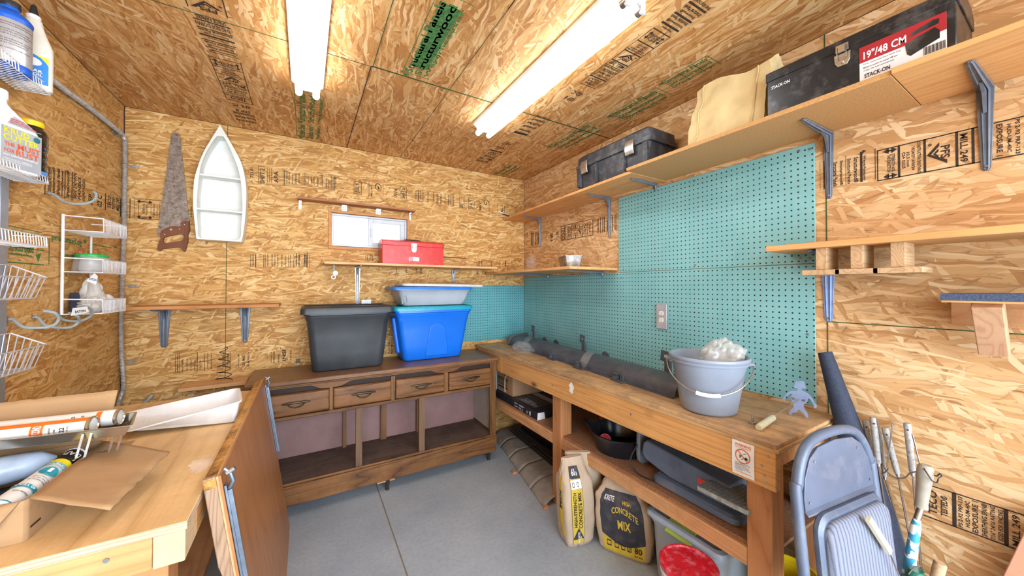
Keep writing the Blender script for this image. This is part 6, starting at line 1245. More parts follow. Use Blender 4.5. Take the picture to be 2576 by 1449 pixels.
mb = MB(); mb.tube(smooth_path([(1.60, 1.05, SZ2+.15), (1.60, .99, SZ2+.205), (1.60, .96, SZ2+.20), (1.60, .92, SZ2+.14)], 6), .005, 8); part('blade_guard_rod', mb, M_BLK, mc, smooth=True)

# concrete mix bags
M_PAPER = pm('tan_paper_sack', (190, 170, 148), .8, var=.06, scale=8, bump=.25, bscale=16); M_YEL = pm('sack_yellow', (206, 178, 62), .7, var=.06); M_NAVY = pm('sack_black', (48, 52, 64), .7, var=.15, dirt=(150, 120, 100), dirt_amt=.3, dscale=20)
def sack(name, label, c, rot, W_, D_, H_, lean=(0, 0), top=.7, seed=0, mat=None):
    M = Matrix.Translation(c) @ Matrix.Rotation(rot, 4, 'Z'); o = thing(name, label, 'sack', c, rot)
    def sh(a, h):
        e = 5 if h < .8 else 3; ca, sa_ = cos(a), sin(a); r = (abs(ca)**e+abs(sa_)**e)**(-1/e)
        k_ = (.90+.14*sin(pi*min(1, h*1.1))); 
        if h > .72: k_ *= 1-(1-top)*((h-.72)/.28)**1.5
        dk = 1 if h < .72 else 1-.75*((h-.72)/.28)**1.3
        if h < .05: k_ *= .9+2*h; dk *= .9+2*h
        n_ = noise.noise(V((ca*1.5+seed, sa_*1.5, h*3)))*.05+noise.noise(V((ca*4+seed, sa_*4, h*9)))*.03*(1+3.5*max(0, (h-.6)/.4))
        return M @ V((W_/2*r*ca*k_*(1+n_)+lean[0]*h*h, D_/2*r*sa_*k_*dk*(1+n_)+lean[1]*h*h, H_*h+.0005))
    def surf(s, h, off=.0015): # chart on the front face (local -y)
        a = -pi/2+max(-1.2, min(1.2, s))*pi/4; p = sh(a, h); return p+(M.to_3x3() @ V((0, -off, 0)))
    mb = MB(); mb.grid(lambda i, j: sh(2*pi*i, j), 64, 40); mb.grid(lambda i, j: M @ (V((lean[0], lean[1], H_))*(1)+((M.inverted() @ sh(2*pi*i, 1))-V((lean[0], lean[1], H_)))*(1-j)), 64, 2); mb.grid(lambda i, j: (M @ V((0, 0, .0005))).lerp(sh(2*pi*i, 0), j), 64, 2)
    part('paper_sack', mb, mat or M_PAPER, o, smooth=True, auto=60); return o, surf, sh, M
H1 = .455
s1, sf, sh, M1 = sack('concrete_sack', 'upright tan sack of high-strength concrete mix, yellow label strip, beside the bench leg', V((1.335, 1.545, 0)), RD(-12), .185, .15, H1, lean=(-.01, .03), top=.75, seed=1)
def on(fn, x0, y0, x1, y1, mat, name, parent, nu=6, nv=10, off=.002):
    mb = MB(); mb.grid(lambda i, j: fn(x0+(x1-x0)*i, y0+(y1-y0)*j, off), nu, nv); return part(name, mb, mat, parent, smooth=True)
p_ = on(sf, -.72, .06, .12, .92, M_YEL, 'label_strip', s1, 8, 24)
on(sf, -.72, .80, .12, .92, M_NAVY, 'black_block', s1, 8, 6, .0028); on(sf, -.72, .70, .12, .79, M_WPLA, 'white_block', s1, 8, 6, .0028)
def dens(mb):
    bmesh.ops.triangulate(mb.bm, faces=mb.bm.faces); return mb
def vt_on(fn, x0, x1, h0, h1, tx, off, bold=.04): # text reading upward
    mb = MB(); text(mb, tx, lambda x, y: fn(x1-y, h0+x, off), 0, 0, h1-h0, x1-x0, bold); return mb
part('label_lettering', vt_on(sf, -.62, -.40, .26, .66, 'HIGH-STRENGTH', .004), M_INK, s1); part('label_lettering', vt_on(sf, -.28, .0, .24, .66, 'CONCRETE MIX', .004), M_INK, s1)
mb = MB(); mb.poly([sf(-.72, .12, .0035), sf(-.30, .01, .0035), sf(.12, .12, .0035), sf(-.30, .25, .0035)]); part('diamond_emblem', mb, M_NAVY, s1)
part('emblem_lettering', vt_on(sf, -.38, -.22, .065, .20, 'SAKRETE', .0055), M_WPLA, s1)
mb = MB(); text(mb, '60', lambda x, y: sf(x, y, .0045), -.55, .83, .30, .07, .05); text(mb, 'LB', lambda x, y: sf(x, y, .0045), -.20, .83, .14, .035, .05); part('weight_lettering', mb, M_WPLA, s1)
mb = MB()
for cx in (-.55, -.2): mb.grid(lambda i, j: sf(cx+.10*(1-.25*j)*cos(2*pi*i), .745+.026*(1-.25*j)*sin(2*pi*i), .0045), 18, 1)
part('round_marks', mb, M_INK, s1)
for x in (-.745, .12): mb = MB(); mb.grid(lambda i, j: sf(x+.02*i, .05+.87*j, .0026), 1, 24); part('strip_border', mb, M_INK, s1)
on(lambda s, h, off: sh(-pi/2-pi/4-.30-.5*s, h)+(M1.to_3x3() @ V((-off, 0, 0))), .0, .12, 1.0, .80, M_YEL, 'side_panel', s1, 8, 20)
mb = MB(); text(mb, 'MIX', lambda x, y: sh(-pi/2-pi/4-.36-y, .45+x)+(M1.to_3x3() @ V((-.004, 0, 0))), 0, 0, .22, .28, .05); part('side_lettering', mb, M_INK, s1)
# crumpled sack behind
s3, sf3, sh3, M3 = sack('concrete_sack', 'crumpled top of a sack with yellow 80 label, behind the other two sacks', V((1.495, 1.61, 0)), RD(-28), .19, .12, .46, lean=(-.078, -.06), top=.95, seed=8)
on(sf3, -.5, .60, .2, .93, M_NAVY, 'label_strip', s3, 6, 12); on(sf3, -.5, .80, .2, .93, M_YEL, 'yellow_block', s3, 6, 6, .003)
part('label_lettering', vt_on(sf3, -.44, -.28, .61, .78, 'HIGH-STRENGTH', .0045), M_YEL, s3); part('label_lettering', vt_on(sf3, -.20, .08, .61, .78, 'CONCRETE MIX', .0045), M_YEL, s3)
mb = MB(); text(mb, '80', lambda x, y: sf3(x, y, .0045), -.40, .83, .4, .07, .05); part('weight_lettering', mb, M_INK, s3)
# black 80 lb sack
s2, sf2, sh2, M2 = sack('concrete_sack', 'black and yellow 80-pound concrete mix sack slumped in front of the clear tote', V((1.50, 1.33, 0)), RD(-61), .29, .11, .37, lean=(-.035, .03), top=.55, seed=4)
fb2_ = lambda s, h, off: sf2(s, h, off)
mb = MB(); mb.grid(lambda i, j: sf2(-.86+1.74*i, .03+(.27-.10*sin(pi*i)-.03)*j, .002), 16, 8); part('yellow_panel', mb, M_YEL, s2, smooth=True)
mb = MB(); mb.grid(lambda i, j: sf2(-.86+1.74*i, (.27-.10*sin(pi*i))+(.86-(.27-.10*sin(pi*i)))*j, .002), 16, 16); part('black_panel', mb, M_NAVY, s2, smooth=True)
mb = MB(); text(mb, 'CONCRETE', lambda x, y: sf2(x, y+.05*sin(pi*(x+.5)), .0045), -.42, .56, 1.1, .085, .05); text(mb, 'MIX', lambda x, y: sf2(x, y, .0045), -.18, .40, .55, .12, .05); text(mb, 'HIGH', lambda x, y: sf2(x, y, .0045), .1, .73, .35, .045, .03); part('yellow_lettering', mb, M_YEL, s2)
mb = MB(); text(mb, '80', lambda x, y: sf2(x, y, .0045), .50, .13, .28, .085, .06); text(mb, '36.3 KG', lambda x, y: sf2(x, y, .0045), .50, .08, .30, .025, .02)
for cx in (-.62, -.30, .0, .28):
    rect(mb, lambda a, b: sf2(a, b, .004), cx-.09, .12, cx+.09, .135); rect(mb, lambda a, b: sf2(a, b, .004), cx-.09, .185, cx+.09, .20); rect(mb, lambda a, b: sf2(a, b, .004), cx-.09, .12, cx-.07, .20); rect(mb, lambda a, b: sf2(a, b, .004), cx+.07, .12, cx+.09, .20)
text(mb, '1.75', lambda x, y: sf2(x, y, .0045), .22, .145, .12, .03, .03); part('black_lettering', mb, M_INK, s2)
mb = MB(); text(mb, 'KRETE', lambda x, y: sf2(x, y, .0045), -.72, .74, .42, .06, .05); part('emblem_lettering', mb, M_WPLA, s2)
# clear tote with green handle
M_CTOTE = pm('frosted_tote', (184, 196, 208), .35, var=.05, scale=4, alpha=.86)
o, W_ = tote('storage_tote', 'translucent storage tote with lime green handle under the workbench', 1.69, .985, .39, .32, .42, .35, .001, .315, M_CTOTE, r=.04)
lid('', '', 1.69, .985, .465, .385, .312, .338, pm('frosted_lid', (168, 184, 204), .3, var=.05, alpha=.92), parent=o)
mb = MB(); mb.loft([[V((1.460+a, 1.06-.13*i+0, .322+b)) for a, b in ((-.008, -.03), (.03, .012), (.045, .016), (.045, .010), (.0, -.032))] for i in range(2)]); part('handle', mb, pm('lime_plastic', (172, 200, 84), .4, var=.04), o, bevel=.004)
mb = MB(); mb.grid(lambda i, j: V((1.66+.17*(i-.5)*2, .985+.14*(j-.5)*2, .16+.03*noise.noise(V((i*4, j*4, 1))))), 16, 12); part('contents', mb, pm('cream_contents', (206, 190, 150), .8), o)
# white pail with red lid
RC = V((1.335, .862, 0)); rp = thing('pail', 'white pail with scuffed bright red lid at the bottom of the photo', 'pail', RC)
mb = MB(); mb.lathe([(.085, 0), (.090, .004), (.102, .27), (.106, .275), (.106, .283), (.102, .286), (.103, .298), (.106, .300), (.104, .306)], RC, 40); part('pail_body', mb, M_WPLA, rp, smooth=True, auto=40)
mb = MB(); mb.lathe([(.108, .298), (.110, .302), (.110, .316), (.106, .321), (.098, .321), (.095, .315), (.06, .3145), (0, .3145)], RC, 48, caps=(False, False)); part('lid', mb, pm('scuffed_red_lid', (204, 24, 46), .4, var=.08, dirt=(232, 150, 166), dirt_amt=.75, dscale=28), rp, smooth=True, auto=40)
# yellow container
yc = thing('yellow_bin', 'bright yellow plastic bin mostly hidden behind the front bench leg', 'bin', (1.70, .665, 0))
mb = MB(); mb.lathe([(.08, 0), (.085, .004), (.098, .25), (.105, .262), (.107, .275), (.100, .275), (.088, .01), (0, .008)], (1.70, .665, 0), 36, caps=(True, False)); part('bin_body', mb, pm('yellow_plastic', (222, 190, 24), .35, var=.05), yc, smooth=True, auto=40)
# dark trim strips and the grey mat on the floor
M_MAT = pm('dusty_grey_mat', (156, 150, 142), .8, var=.14, scale=9, bump=.15, bscale=60, dirt=(96, 92, 90), dirt_amt=.6, dscale=8)
a, b, c_, d_ = onZ(1251, 1147, 0), onZ(1378, 1291, 0), V((1.66, 1.84, 0)), V((1.80, 3.0, 0))
mt = thing('floor_mat', 'dusty grey cracked mat lying on the floor under the bench far end', 'mat', (1.55, 2.4, 0))
P0, P1 = V((1.56, 3.0, 0)), V((1.335, 1.86, 0)); Q0, Q1 = V((1.86, 3.0, 0)), V((1.70, 1.86, 0))
for i in range(5):
    t0, t1 = i/5+.0008, (i+1)/5-.0008; mb = MB()
    def fm_(u, v): p = P0.lerp(P1, t0+(t1-t0)*u).lerp(Q0.lerp(Q1, t0+(t1-t0)*u), v); e_ = min(1, v*3.2); return p+V((0, 0, .002+.05*sin(e_*pi/2)+.004*noise.noise(p*6)))
    rings = []
    mb.grid(fm_, 8, 14); part('mat_section', mb, M_MAT, mt, smooth=True, solid=.003)
for i in range(4):
    mb = MB(); off = .02*i; p0, p1 = V((1.70+off, 2.93, .062+.012*i)), V((1.63+off, 1.96, .062+.012*i)); mb.beam(p0, p1, .012, .010); single('trim_strip', mb, pm('dark_strip', (44, 44, 50), .5, var=.2) if i == 0 else bpy.data.materials['dark_strip'], ('lowest and foremost dark strip lying on the grey mat', 'second dark strip from the front on the grey mat', 'third dark strip from the front on the grey mat', 'rearmost and highest dark strip on the grey mat')[i], 'strip', bevel=.001)
mb = MB(); mb.box((1.79, 1.98, .058), (1.86, 2.86, .105)); single('dark_panel', mb, pm('dark_flat_panel', (40, 42, 50), .5, var=.15), 'flat dark panel lying behind the dark strips under the bench', 'panel', bevel=.002)
for i, (u, v, lab) in enumerate(((1293, 1188, 'small orange wood chip on the floor beside the grey mat, farther one'), (1372, 1275, 'small orange wood chip on the floor near the bench leg, nearer one'))):
    q = onZ(u, v, .01); mb = MB(); mb.prism([q+V((-.02, -.01, -.008)), q+V((.016, -.016, -.008)), q+V((.02, .01, -.008)), q+V((-.010, .016, -.008))], (0, 0, .014)); single('wood_chip', mb, pm('chip_wood', (206, 140, 96), .7) if i == 0 else bpy.data.materials['chip_wood'], lab, 'wood chip')
a, b = onZ(945, 1215, 0), onZ(1025, 1449, 0); d_ = (b-a).normalized(); mb = MB(); mb.beam(a-d_*.6+V((0, 0, .0003)), b+d_*.8+V((0, 0, .0003)), .007, .0012)
o_ = part('floor_joint', mb, pm('joint_sealant', (128, 118, 102), .9)); o_['kind'] = 'structure'; o_.parent = bpy.data.objects['floor']

# ================================================================ on the left workbench
lz = .8605
ty = thing('paint_tray', 'white plastic paint roller tray on the left workbench', 'tray', (-.45, 2.0, lz))
RB, RF, LB_, LF = onZ(603, 974, .952), onZ(610, 1008, .952), onZ(306, 1040, .905), onZ(314, 1086, .892)
def trq(s, t, z=0, inset=0): # s along the tray, t across
    s = inset+(1-2*inset)*s; t = inset+(1-2*inset)*t; p = (LF.lerp(RF, s)).lerp(LB_.lerp(RB, s), t); return p+V((0, 0, z))
def rloop(inset, z, bott=None, r=.12, n=5):
    out = []
    for cx, cy, a0 in ((1-r*.55, 1-r, 0), (r*.55, 1-r, pi/2), (r*.55, r, pi), (1-r*.55, r, 3*pi/2)):
        for i in range(n+1):
            a = a0+pi/2*i/n; s, t = cx+r*.55*cos(a), cy+r*sin(a); p = trq(s, t, z, inset)
            if bott is not None: p.z = bott(s)
            out.append(p)
    return out
bot = lambda s: lz+.0008 if s > .62 else lz+.0008+(.62-s)*.035
inb = lambda s: bot(s)+.003
mb = MB(); mb.loft([rloop(.085, 0, bot), rloop(.05, 0, lambda s: bot(s)+.004), rloop(.018, -.006), rloop(-.002, -.006), rloop(-.002, 0), rloop(.02, 0), rloop(.055, 0, lambda s: inb(s)+.006), rloop(.09, 0, inb)]); tb_ = part('tray_body', mb, M_WPLA, ty, smooth=True, auto=60)
for i in range(9):
    s = .16+.045*i; mb = MB(); mb.tube([trq(s+.02, .25)*1, trq(s-.01, .5)*1, trq(s+.02, .75)*1], .003, 5)
    for v in mb.bm.verts: v.co.z += -trq(s, .5).z+inb(s)+.002
    part('ramp_rib', mb, M_WPLA, tb_, smooth=True)
# open cardboard box with flaps
bx_ = thing('open_box', 'open cardboard box with a torn flap on the left workbench', 'box', (-.72, 1.42, lz))
x0, x1, y0, y1, zt = -.93, -.532, 1.238, 1.60, .952; th = .004
mb = MB(); W0 = [rrect((x0+x1)/2, (y0+y1)/2, x1-x0, y1-y0, .012, z, 3) for z in (lz, zt)]; W1 = [rrect((x0+x1)/2, (y0+y1)/2, x1-x0-2*th, y1-y0-2*th, .009, z, 3) for z in (zt, lz+th)]
mb.loft(W0+W1); part('box_body', mb, M_CARD, bx_, smooth=True, auto=30)
h0, h1 = V((x1, y0+.01, zt)), V((x1, y1-.01, zt)); o0, o1 = onZ(277, 1282, .915), onZ(427, 1137, .925)
def flap(name, h0, h1, o0, o1, wob=.0, thk=.004):
    n_ = (h1-h0).cross(o0-h0).normalized()*thk
    def f(i, j):
        p = h0.lerp(h1, i).lerp(o0.lerp(o1, i), j); w_ = wob*noise.noise(V((i*6, j*3, 2)))*j; return p+n_.normalized()*w_+(o0-h0).normalized()*(.005*noise.noise(V((i*14, 5, 1)))*(j > .95))
    mb = MB(); mb.grid(f, 20, 8); return part(name, mb, M_CARD, bx_, smooth=True, solid=thk)
flap('flap', h0, h1, o0, o1, .006)
flap('flap', V((x0, y1, zt)), V((x1, y1, zt)), onY(-60, 1020, 1.66), onY(297, 981, 1.66), .004)
flap('flap', V((x0, y0, zt)), V((x1-.01, y0, zt)), V((x0-.0, y0-.03, lz+.03)), V((x1-.06, y0-.05, lz+.008)), .004)
mb = MB(); q = onX(58, 1356, x1+.001); mb.box((x1+.0005, 1.25, q.z+.01), (x1+.0012, 1.285, q.z+.014)); part('pen_mark', mb, M_INK, bx_)
# silver tray on legs, carrying two caulk tubes
TZ_ = 1.03; M_TIN = pm('bright_tin', (206, 196, 180), .18, metal=.9, var=.08, dirt=(200, 190, 176), dirt_amt=.4)
mt_ = thing('metal_tray', 'shiny metal roller tray with strap legs across the open cardboard box', 'tray', (-.6, 1.53, .96))
C0, C1, C2, C3 = V((-.86, 1.50, TZ_)), V((-.43, 1.44, TZ_)), V((-.462, 1.58, TZ_)), V((-.86, 1.66, TZ_))
def q4(s, t, z): p = C0.lerp(C1, s).lerp(C3.lerp(C2, s), t); p.z = z; return p
mb = MB(); mb.loft([[q4(s, t, z) for s, t in ((a, b), (1-a, b), (1-a, 1-b), (a, 1-b))] for a, b, z in ((.03, .06, TZ_-.028), (.0, .0, TZ_-.001), (-.012, -.03, TZ_), (-.012, -.03, TZ_+.002), (.0, .0, TZ_+.002), (.035, .07, TZ_-.026))]); part('tray_pan', mb, M_TIN, mt_, bevel=.001)
for (ua, va), (ub, vb), (uc, vc) in (((220, 1090), (202, 1152), (196, 1156)), ((300, 1082), (284, 1135), (252, 1136))):
    a = onP(ua, va, V((0, 1.455, 0)), V((0, -1, 0))); b = onZ(ub, vb, .958); c_ = onZ(uc, vc, .958)
    for dx in (-.008, .008): 
        mb = MB(); mb.beam(a+V((dx, 0, 0)), b+V((dx, 0, 0)), .005, .002, up=(0, 1, 0)); mb.beam(b+V((dx, 0, 0)), c_+V((dx, 0, 0)), .005, .002); part('leg', mb, M_SILV, mt_)
M_TUBW = pm('tube_white', (238, 238, 236), .35, var=.03); M_ORG = pm('tube_orange', (240, 112, 36), .4)
def caulk(label, e0, e1, r, seed, bands, lines, capm=M_TIN, txtm=M_INK):
    e0, e1 = V(e0), V(e1); d_ = (e1-e0); L = d_.length; d_.normalize(); s_ = d_.cross(V((0, 0, 1))).normalized(); u_ = s_.cross(d_)
    if s_.dot(EYE-e0) < 0: s_ = -s_
    o = thing('caulk_tube', label, 'tube', (e0+e1)/2-V((0, 0, r)))
    mb = MB(); mb.cyl(e0, e1, r, n=32); b_ = part('barrel', mb, M_TUBW, o, smooth=True)
    mb = MB(); a = s_; M = Matrix((s_, u_, -d_)).transposed().to_4x4(); M.translation = e0
    mb.lathe([(r+.0002, -.006), (r+.0016, -.003), (r+.0016, .001), (r-.002, .003), (r-.004, -.002), (0, -.003)], (0, 0, 0), 32, M=M, caps=(False, False)); part('end_cap', mb, capm, o, smooth=True, auto=30)
    # chart: s = distance from e1 end toward e0 (reads left to right), t = angle height
    f = lambda s, t, off=.0008: e1-d_*s+s_*((r+off)*cos(t/r))+u_*((r+off)*sin(t/r))
    for i, (s0, s1, t0, t1, m_, nm) in enumerate(bands): mb = MB(); mb.grid(lambda a, b: f(s0+(s1-s0)*a, t0+(t1-t0)*b, .0007+.0004*i), 4, 12); part(nm, mb, m_, b_, smooth=True)
    mb = MB()
    for s0, w_, t0, h_, tx, up in lines:
        if up: text(mb, tx, lambda x, y: f(s0+w_-y, t0+x, .0022), 0, 0, h_, w_, .03)
        else: text(mb, tx, lambda x, y: f(x, y, .0022), s0, t0, w_, h_, .03)
    part('printing', mb, txtm, b_); return o, f, b_
e0 = V((-.533, 1.495, TZ_+.004)); z_ = TZ_+.001
ct1, f1_, b1_ = caulk('white caulk tube with orange bands on the metal tray, nearer one', (-.525, 1.500, z_), (-.80, 1.535, z_), .0235, 0, [(.0, .275, .020, .034, M_ORG, 'orange_stripe'), (.165, .19, -.030, .022, M_ORG, 'orange_band'), (.01, .06, -.02, .018, pm('tube_yellow', (250, 220, 60), .4), 'yellow_band')], [(.20, .006, -.02, .03, 'Use for sealing gaps and cracks', True), (.21, .006, -.02, .026, 'Apply above 40 F in dry weather', True), (.222, .010, -.004, .012, '22', True), (.236, .004, -.02, .03, 'NET 10.1 FL OZ', True), (.08, .03, -.006, .012, 'DRAWER', False)])
mb = MB(); text(mb, 'HEAVY COND', lambda x, y: f1_(.187-y, -.022+x, .003), 0, 0, .040, .017, .03); part('band_lettering', mb, M_WPLA, b1_)
ct2, f2_, b2_ = caulk('white caulk tube behind the orange-banded one on the metal tray', (-.487, 1.552, z_), (-.78, 1.585, z_), .0235, 1, [(.25, .262, -.03, .03, M_ORG, 'orange_band')], [(.20, .008, -.01, .03, 'WATER BASED', True), (.22, .006, -.01, .03, 'PAINTABLE', True)])
M_TEALP = pm('tube_teal', (24, 150, 172), .4); M_BLKP = pm('tube_black', (36, 34, 34), .4); M_YELP = pm('tube_bright_yellow', (246, 216, 24), .4)
e_far, e_near = V((-.560, 1.50, .948)), V((-.580, 1.25, .936))
ct3, f3_, b3_ = caulk('white caulk tube with black, yellow and teal label lying in the open box', e_far, e_near, .0235, 2, [(.0, .0, 0, 0, M_TEALP, 'x')][:0]+[(.19, .25, -.03, .06, M_BLKP, 'black_band'), (.172, .190, -.03, .06, M_YELP, 'yellow_band'), (.0, .003, -.03, .06, M_TEALP, 'teal_line'), (.055, .068, -.0, .05, M_TEALP, 'teal_band')], [(.035, .005, .005, .03, 'adhesive caulk', True), (.085, .004, .0, .038, 'interior exterior use', True), (.093, .004, .0, .034, 'easy water clean up', True), (.101, .004, .0, .036, 'mildew resistant paintable', True)], capm=M_WPLA)
mb = MB(); text(mb, '40 YEAR', lambda x, y: f3_(.066-y, .008+x, .003), 0, 0, .036, .009, .04); text(mb, 'DAP', lambda x, y: f3_(.228-y, .008+x, .003), 0, 0, .032, .020, .06); part('white_lettering', mb, M_WPLA, b3_)
mb = MB(); text(mb, 'SEALANT', lambda x, y: f3_(.168-y, .004+x, .003), 0, 0, .044, .008, .04); text(mb, 'ACRYLIC LATEX', lambda x, y: f3_(.157-y, .004+x, .003), 0, 0, .044, .007, .03)
mb.grid(lambda i, j: f3_(.130+.018*j*cos(2*pi*i), .022+.018*j*sin(2*pi*i), .0018), 24, 1); part('teal_print', mb, M_TEALP, b3_)
mb = MB(); text(mb, '1', lambda x, y: f3_(.140-y, .019+x, .0032), 0, 0, .006, .018, .08); part('badge_number', mb, M_WPLA, b3_)
M_BLUEP = pm('pale_blue_film', (176, 196, 222), .3, var=.12, scale=14, bump=.3, bscale=20)
for i, (p0_, p1_, r, lab) in enumerate((((-.60, 1.52, .945), (-.90, 1.40, .948), .036, 'roll wrapped in pale blue plastic inside the open box, under the metal tray'), ((-.66, 1.28, .925), (-.90, 1.30, .93), .034, 'second pale blue wrapped roll at the lower left of the open box'))):
    mb = MB(); p0_, p1_ = V(p0_), V(p1_); n_ = 12
    mb.tube([p0_.lerp(p1_, k/n_) for k in range(n_+1)], r, 20, rads=[r*(.25 if k in (0,) else .8 if k in (1, n_) else 1)*(1+.05*sin(k*2.3)) for k in range(n_+1)]); single('wrapped_roll', mb, M_BLUEP, lab, 'roll', smooth=True)
mb = MB(); mb.box((-.90, 1.31, .862), (-.60, 1.48, .905)); single('black_case', mb, M_BLK, 'black plastic case at the bottom of the open cardboard box', 'case', bevel=.004)
mb = MB(); q = onZ(305, 1118, lz+.001); mb.box((q.x-.03, q.y-.02, lz), (q.x+.03, q.y+.02, lz+.002)); single('cardboard_scrap', mb, M_CARD, 'small brown cardboard scrap beside the open box, near the paint tray', 'scrap')

# ================================================================ folding chair at the bench end
M_CHR = pm('grey_blue_chair_steel', (92, 104, 126), .38, metal=.1, var=.07, scale=6, dirt=(160, 160, 166), dirt_amt=.3)
B0_ = V((1.168, .368, 0)); cx_ = V((.99, -.14, 0)).normalized(); cup = V((.05, .10, .99)).normalized(); Wd = .44
cn = cx_.cross(cup).normalized()
if cn.y > 0: cn = -cn      # towards the camera
cp_ = lambda s, h, o=0: B0_+cx_*(s*.93)+cup*h+cn*o
fc = thing('folding_chair', 'folded grey metal chair with ribbed fabric seat leaning at the workbench end', 'chair', B0_+cx_*.22)
pts = [cp_(.0, .0), cp_(.0, .78), cp_(.012, .87), cp_(.05, .94), cp_(.11, .975), cp_(.22, .985), cp_(.33, .975), cp_(.39, .94), cp_(.428, .87), cp_(.44, .78), cp_(.44, .0)]
mb = MB(); mb.tube(smooth_path(pts, 6), .0145, 12); part('frame_tube', mb, M_CHR, fc, smooth=True)
bp = [(a*.93, b) for a, b in ((.022, .795), (.022, .83), (.035, .88), (.07, .93), (.12, .956), (.22, .964), (.32, .956), (.37, .93), (.405, .88), (.418, .83), (.418, .795))]
Wc = Matrix((cx_, cup, cn)).transposed().to_4x4(); Wc.translation = B0_+cn*.002
mb = MB(); mb.cut([bp], Wc, .008); mb.prism([Wc @ V(p) for p in ((.021, .795, 0), (.389, .795, 0), (.389, .782, .014), (.021, .782, .014))], cup*.004); part('backrest', mb, M_CHR, fc, bevel=.003)
for s, h in ((.09, .92), (.34, .92), (.045, .815), (.395, .815)): mb = MB(); mb.cyl(cp_(s, h, .010), cp_(s, h, .0125), .0038, n=12); part('screw', mb, M_SCREW, fc)
mb = MB(); mb.loft([[Wc @ V((p.x, p.y, z)) for p in rrect(.205, .59, w_, h_, .05, 0, 6)] for w_, h_, z in ((.342, .39, .012), (.346, .394, .016), (.346, .394, .026), (.33, .378, .034))]); st_ = part('seat_pan', mb, M_CHR, fc, smooth=True, auto=30)
def ribbed():
    t = NT('ribbed_grey_fabric'); co = t.coord(); sp = t('SeparateXYZ'); t.L(co, sp.inputs[0])
    d = t.math('ADD', t.math('MULTIPLY', sp.outputs[0], .99), t.math('MULTIPLY', sp.outputs[1], -.14))
    w = t.math('ABSOLUTE', t.math('SINE', t.math('MULTIPLY', d, 210)))
    n = t.noise(co, 220, 3, .7).outputs['Fac']; col = t.ramp(t.math('ADD', t.math('MULTIPLY', w, .6), t.math('MULTIPLY', n, .4)), [(.1, (82, 88, 104)), (.7, (126, 132, 150))])
    t.set(Base_Color=col, Roughness=.9); t.bump(w, .6, .004); return t.m
mb = MB(); mb.loft([[Wc @ V((p.x, p.y, z)) for p in rrect(.205, .588, w_, h_, .045, 0, 6)] for w_, h_, z in ((.318, .362, .030), (.323, .367, .040), (.313, .357, .050), (.26, .30, .057), (.13, .16, .060))]); part('seat_fabric', mb, ribbed(), fc, smooth=True, auto=60)
mb = MB(); mb.tube([cp_(-.018, .0, .03), cp_(-.016, .30, .02), cp_(.0, .62, -.012)], .011, 10); part('rear_leg', mb, M_CHR, fc, smooth=True)
mb = MB(); mb.tube([cp_(.455, .0, .03), cp_(.453, .30, .02), cp_(.438, .62, -.012)], .011, 10); part('rear_leg', mb, M_CHR, fc, smooth=True)
mb = MB(); mb.tube([cp_(.0, .10), cp_(.44, .10)], .008, 8); part('crossbar', mb, M_CHR, fc, smooth=True)
# dark roll behind the chair
rp0, rp1 = onX(2075, 886, 1.868), V((1.845, .30, .02)); d_ = rp1-rp0
mb = MB(); n_ = 10; mb.tube([rp0.lerp(rp1, k/n_) for k in range(n_+1)], .04, 28, rads=[.024+(.052-.024)*min(1, k/n_*2.4) for k in range(n_+1)]); single('fabric_roll', mb, pm('navy_textured_roll', (40, 50, 70), .75, var=.2, scale=120, bump=.4, bscale=250), 'tall tapered navy textured roll leaning behind the folding chair', 'roll', smooth=True, auto=60)

# ================================================================ roasting forks leaning on the right wall
M_FH = pm('speckled_handle', (168, 166, 164), .7, var=.1, dirt=(84, 78, 72), dirt_amt=.9, dscale=90); M_ROD = pm('fork_rod', (150, 140, 138), .3, metal=.8, var=.1)
kk = 3.378
def fork(label, h0, h1, r1, r, xa, xb, hole=True, m=None, rod=.0028):
    P_ = lambda q, X: onX(2080+q[0]/kk, 1020+q[1]/kk, X)
    a, b = P_(h0, xa), P_(h1, xa-.01); c_ = P_(r1, xb); d_ = (c_-b).normalized()
    end = c_+d_*((c_.z-.012)/max(.2, -d_.z)) if c_.z > .1 else c_
    end.x = min(end.x, 1.90)
    o = thing('roasting_fork', label, 'fork', end, group=None)
    mb = MB(); L = (b-a).length; dd = (b-a).normalized(); mb.tube([a, a+dd*.004, a+dd*L*.3, a+dd*L*.6, b-dd*.006, b], r, 12, rads=[r*.7, r*.86, r*.84, r*.78, r*.76, r*.6]); h_ = part('handle', mb, m or M_FH, o, smooth=True)
    if hole: q = a+dd*.024; nn = (EYE-q).normalized(); mb = MB(); mb.cyl(q+nn*(r*.9), q+nn*(r*1.03), .0028, n=10); part('hanging_hole', mb, M_HOLE, h_)
    mb = MB(); mb.cyl(b-dd*.002, b+dd*.010, r*.62, r*.5, n=12); part('ferrule', mb, M_SILV, o, smooth=True)
    mb = MB(); mb.tube([b, b.lerp(end, .5), end], rod, 6); part('rod', mb, M_ROD, o, smooth=True)
fork('speckled-handled roasting fork with the tallest handle, just right of the chair', (395, 100), (435, 492), (570, 1340), .0125, 1.86, 1.80)
fork('roasting fork whose handle stands just left of the tallest one', (325, 130), (380, 420), (630, 1370), .0105, 1.885, 1.84)
fork('thin-handled roasting fork at the left end of the group, nearest the roll', (285, 188), (410, 560), (560, 1300), .0085, 1.90, 1.87, rod=.0022)
fork('roasting fork with leaning handle in the middle of the group', (492, 190), (602, 582), (690, 1050), .0115, 1.87, 1.83)
fork('roasting fork with the rightmost upright speckled handle', (682, 150), (728, 572), (790, 1250), .0120, 1.885, 1.82)
fork('roasting fork half hidden behind the tallest handle', (450, 240), (492, 606), (680, 1240), .0088, 1.90, 1.88, False)
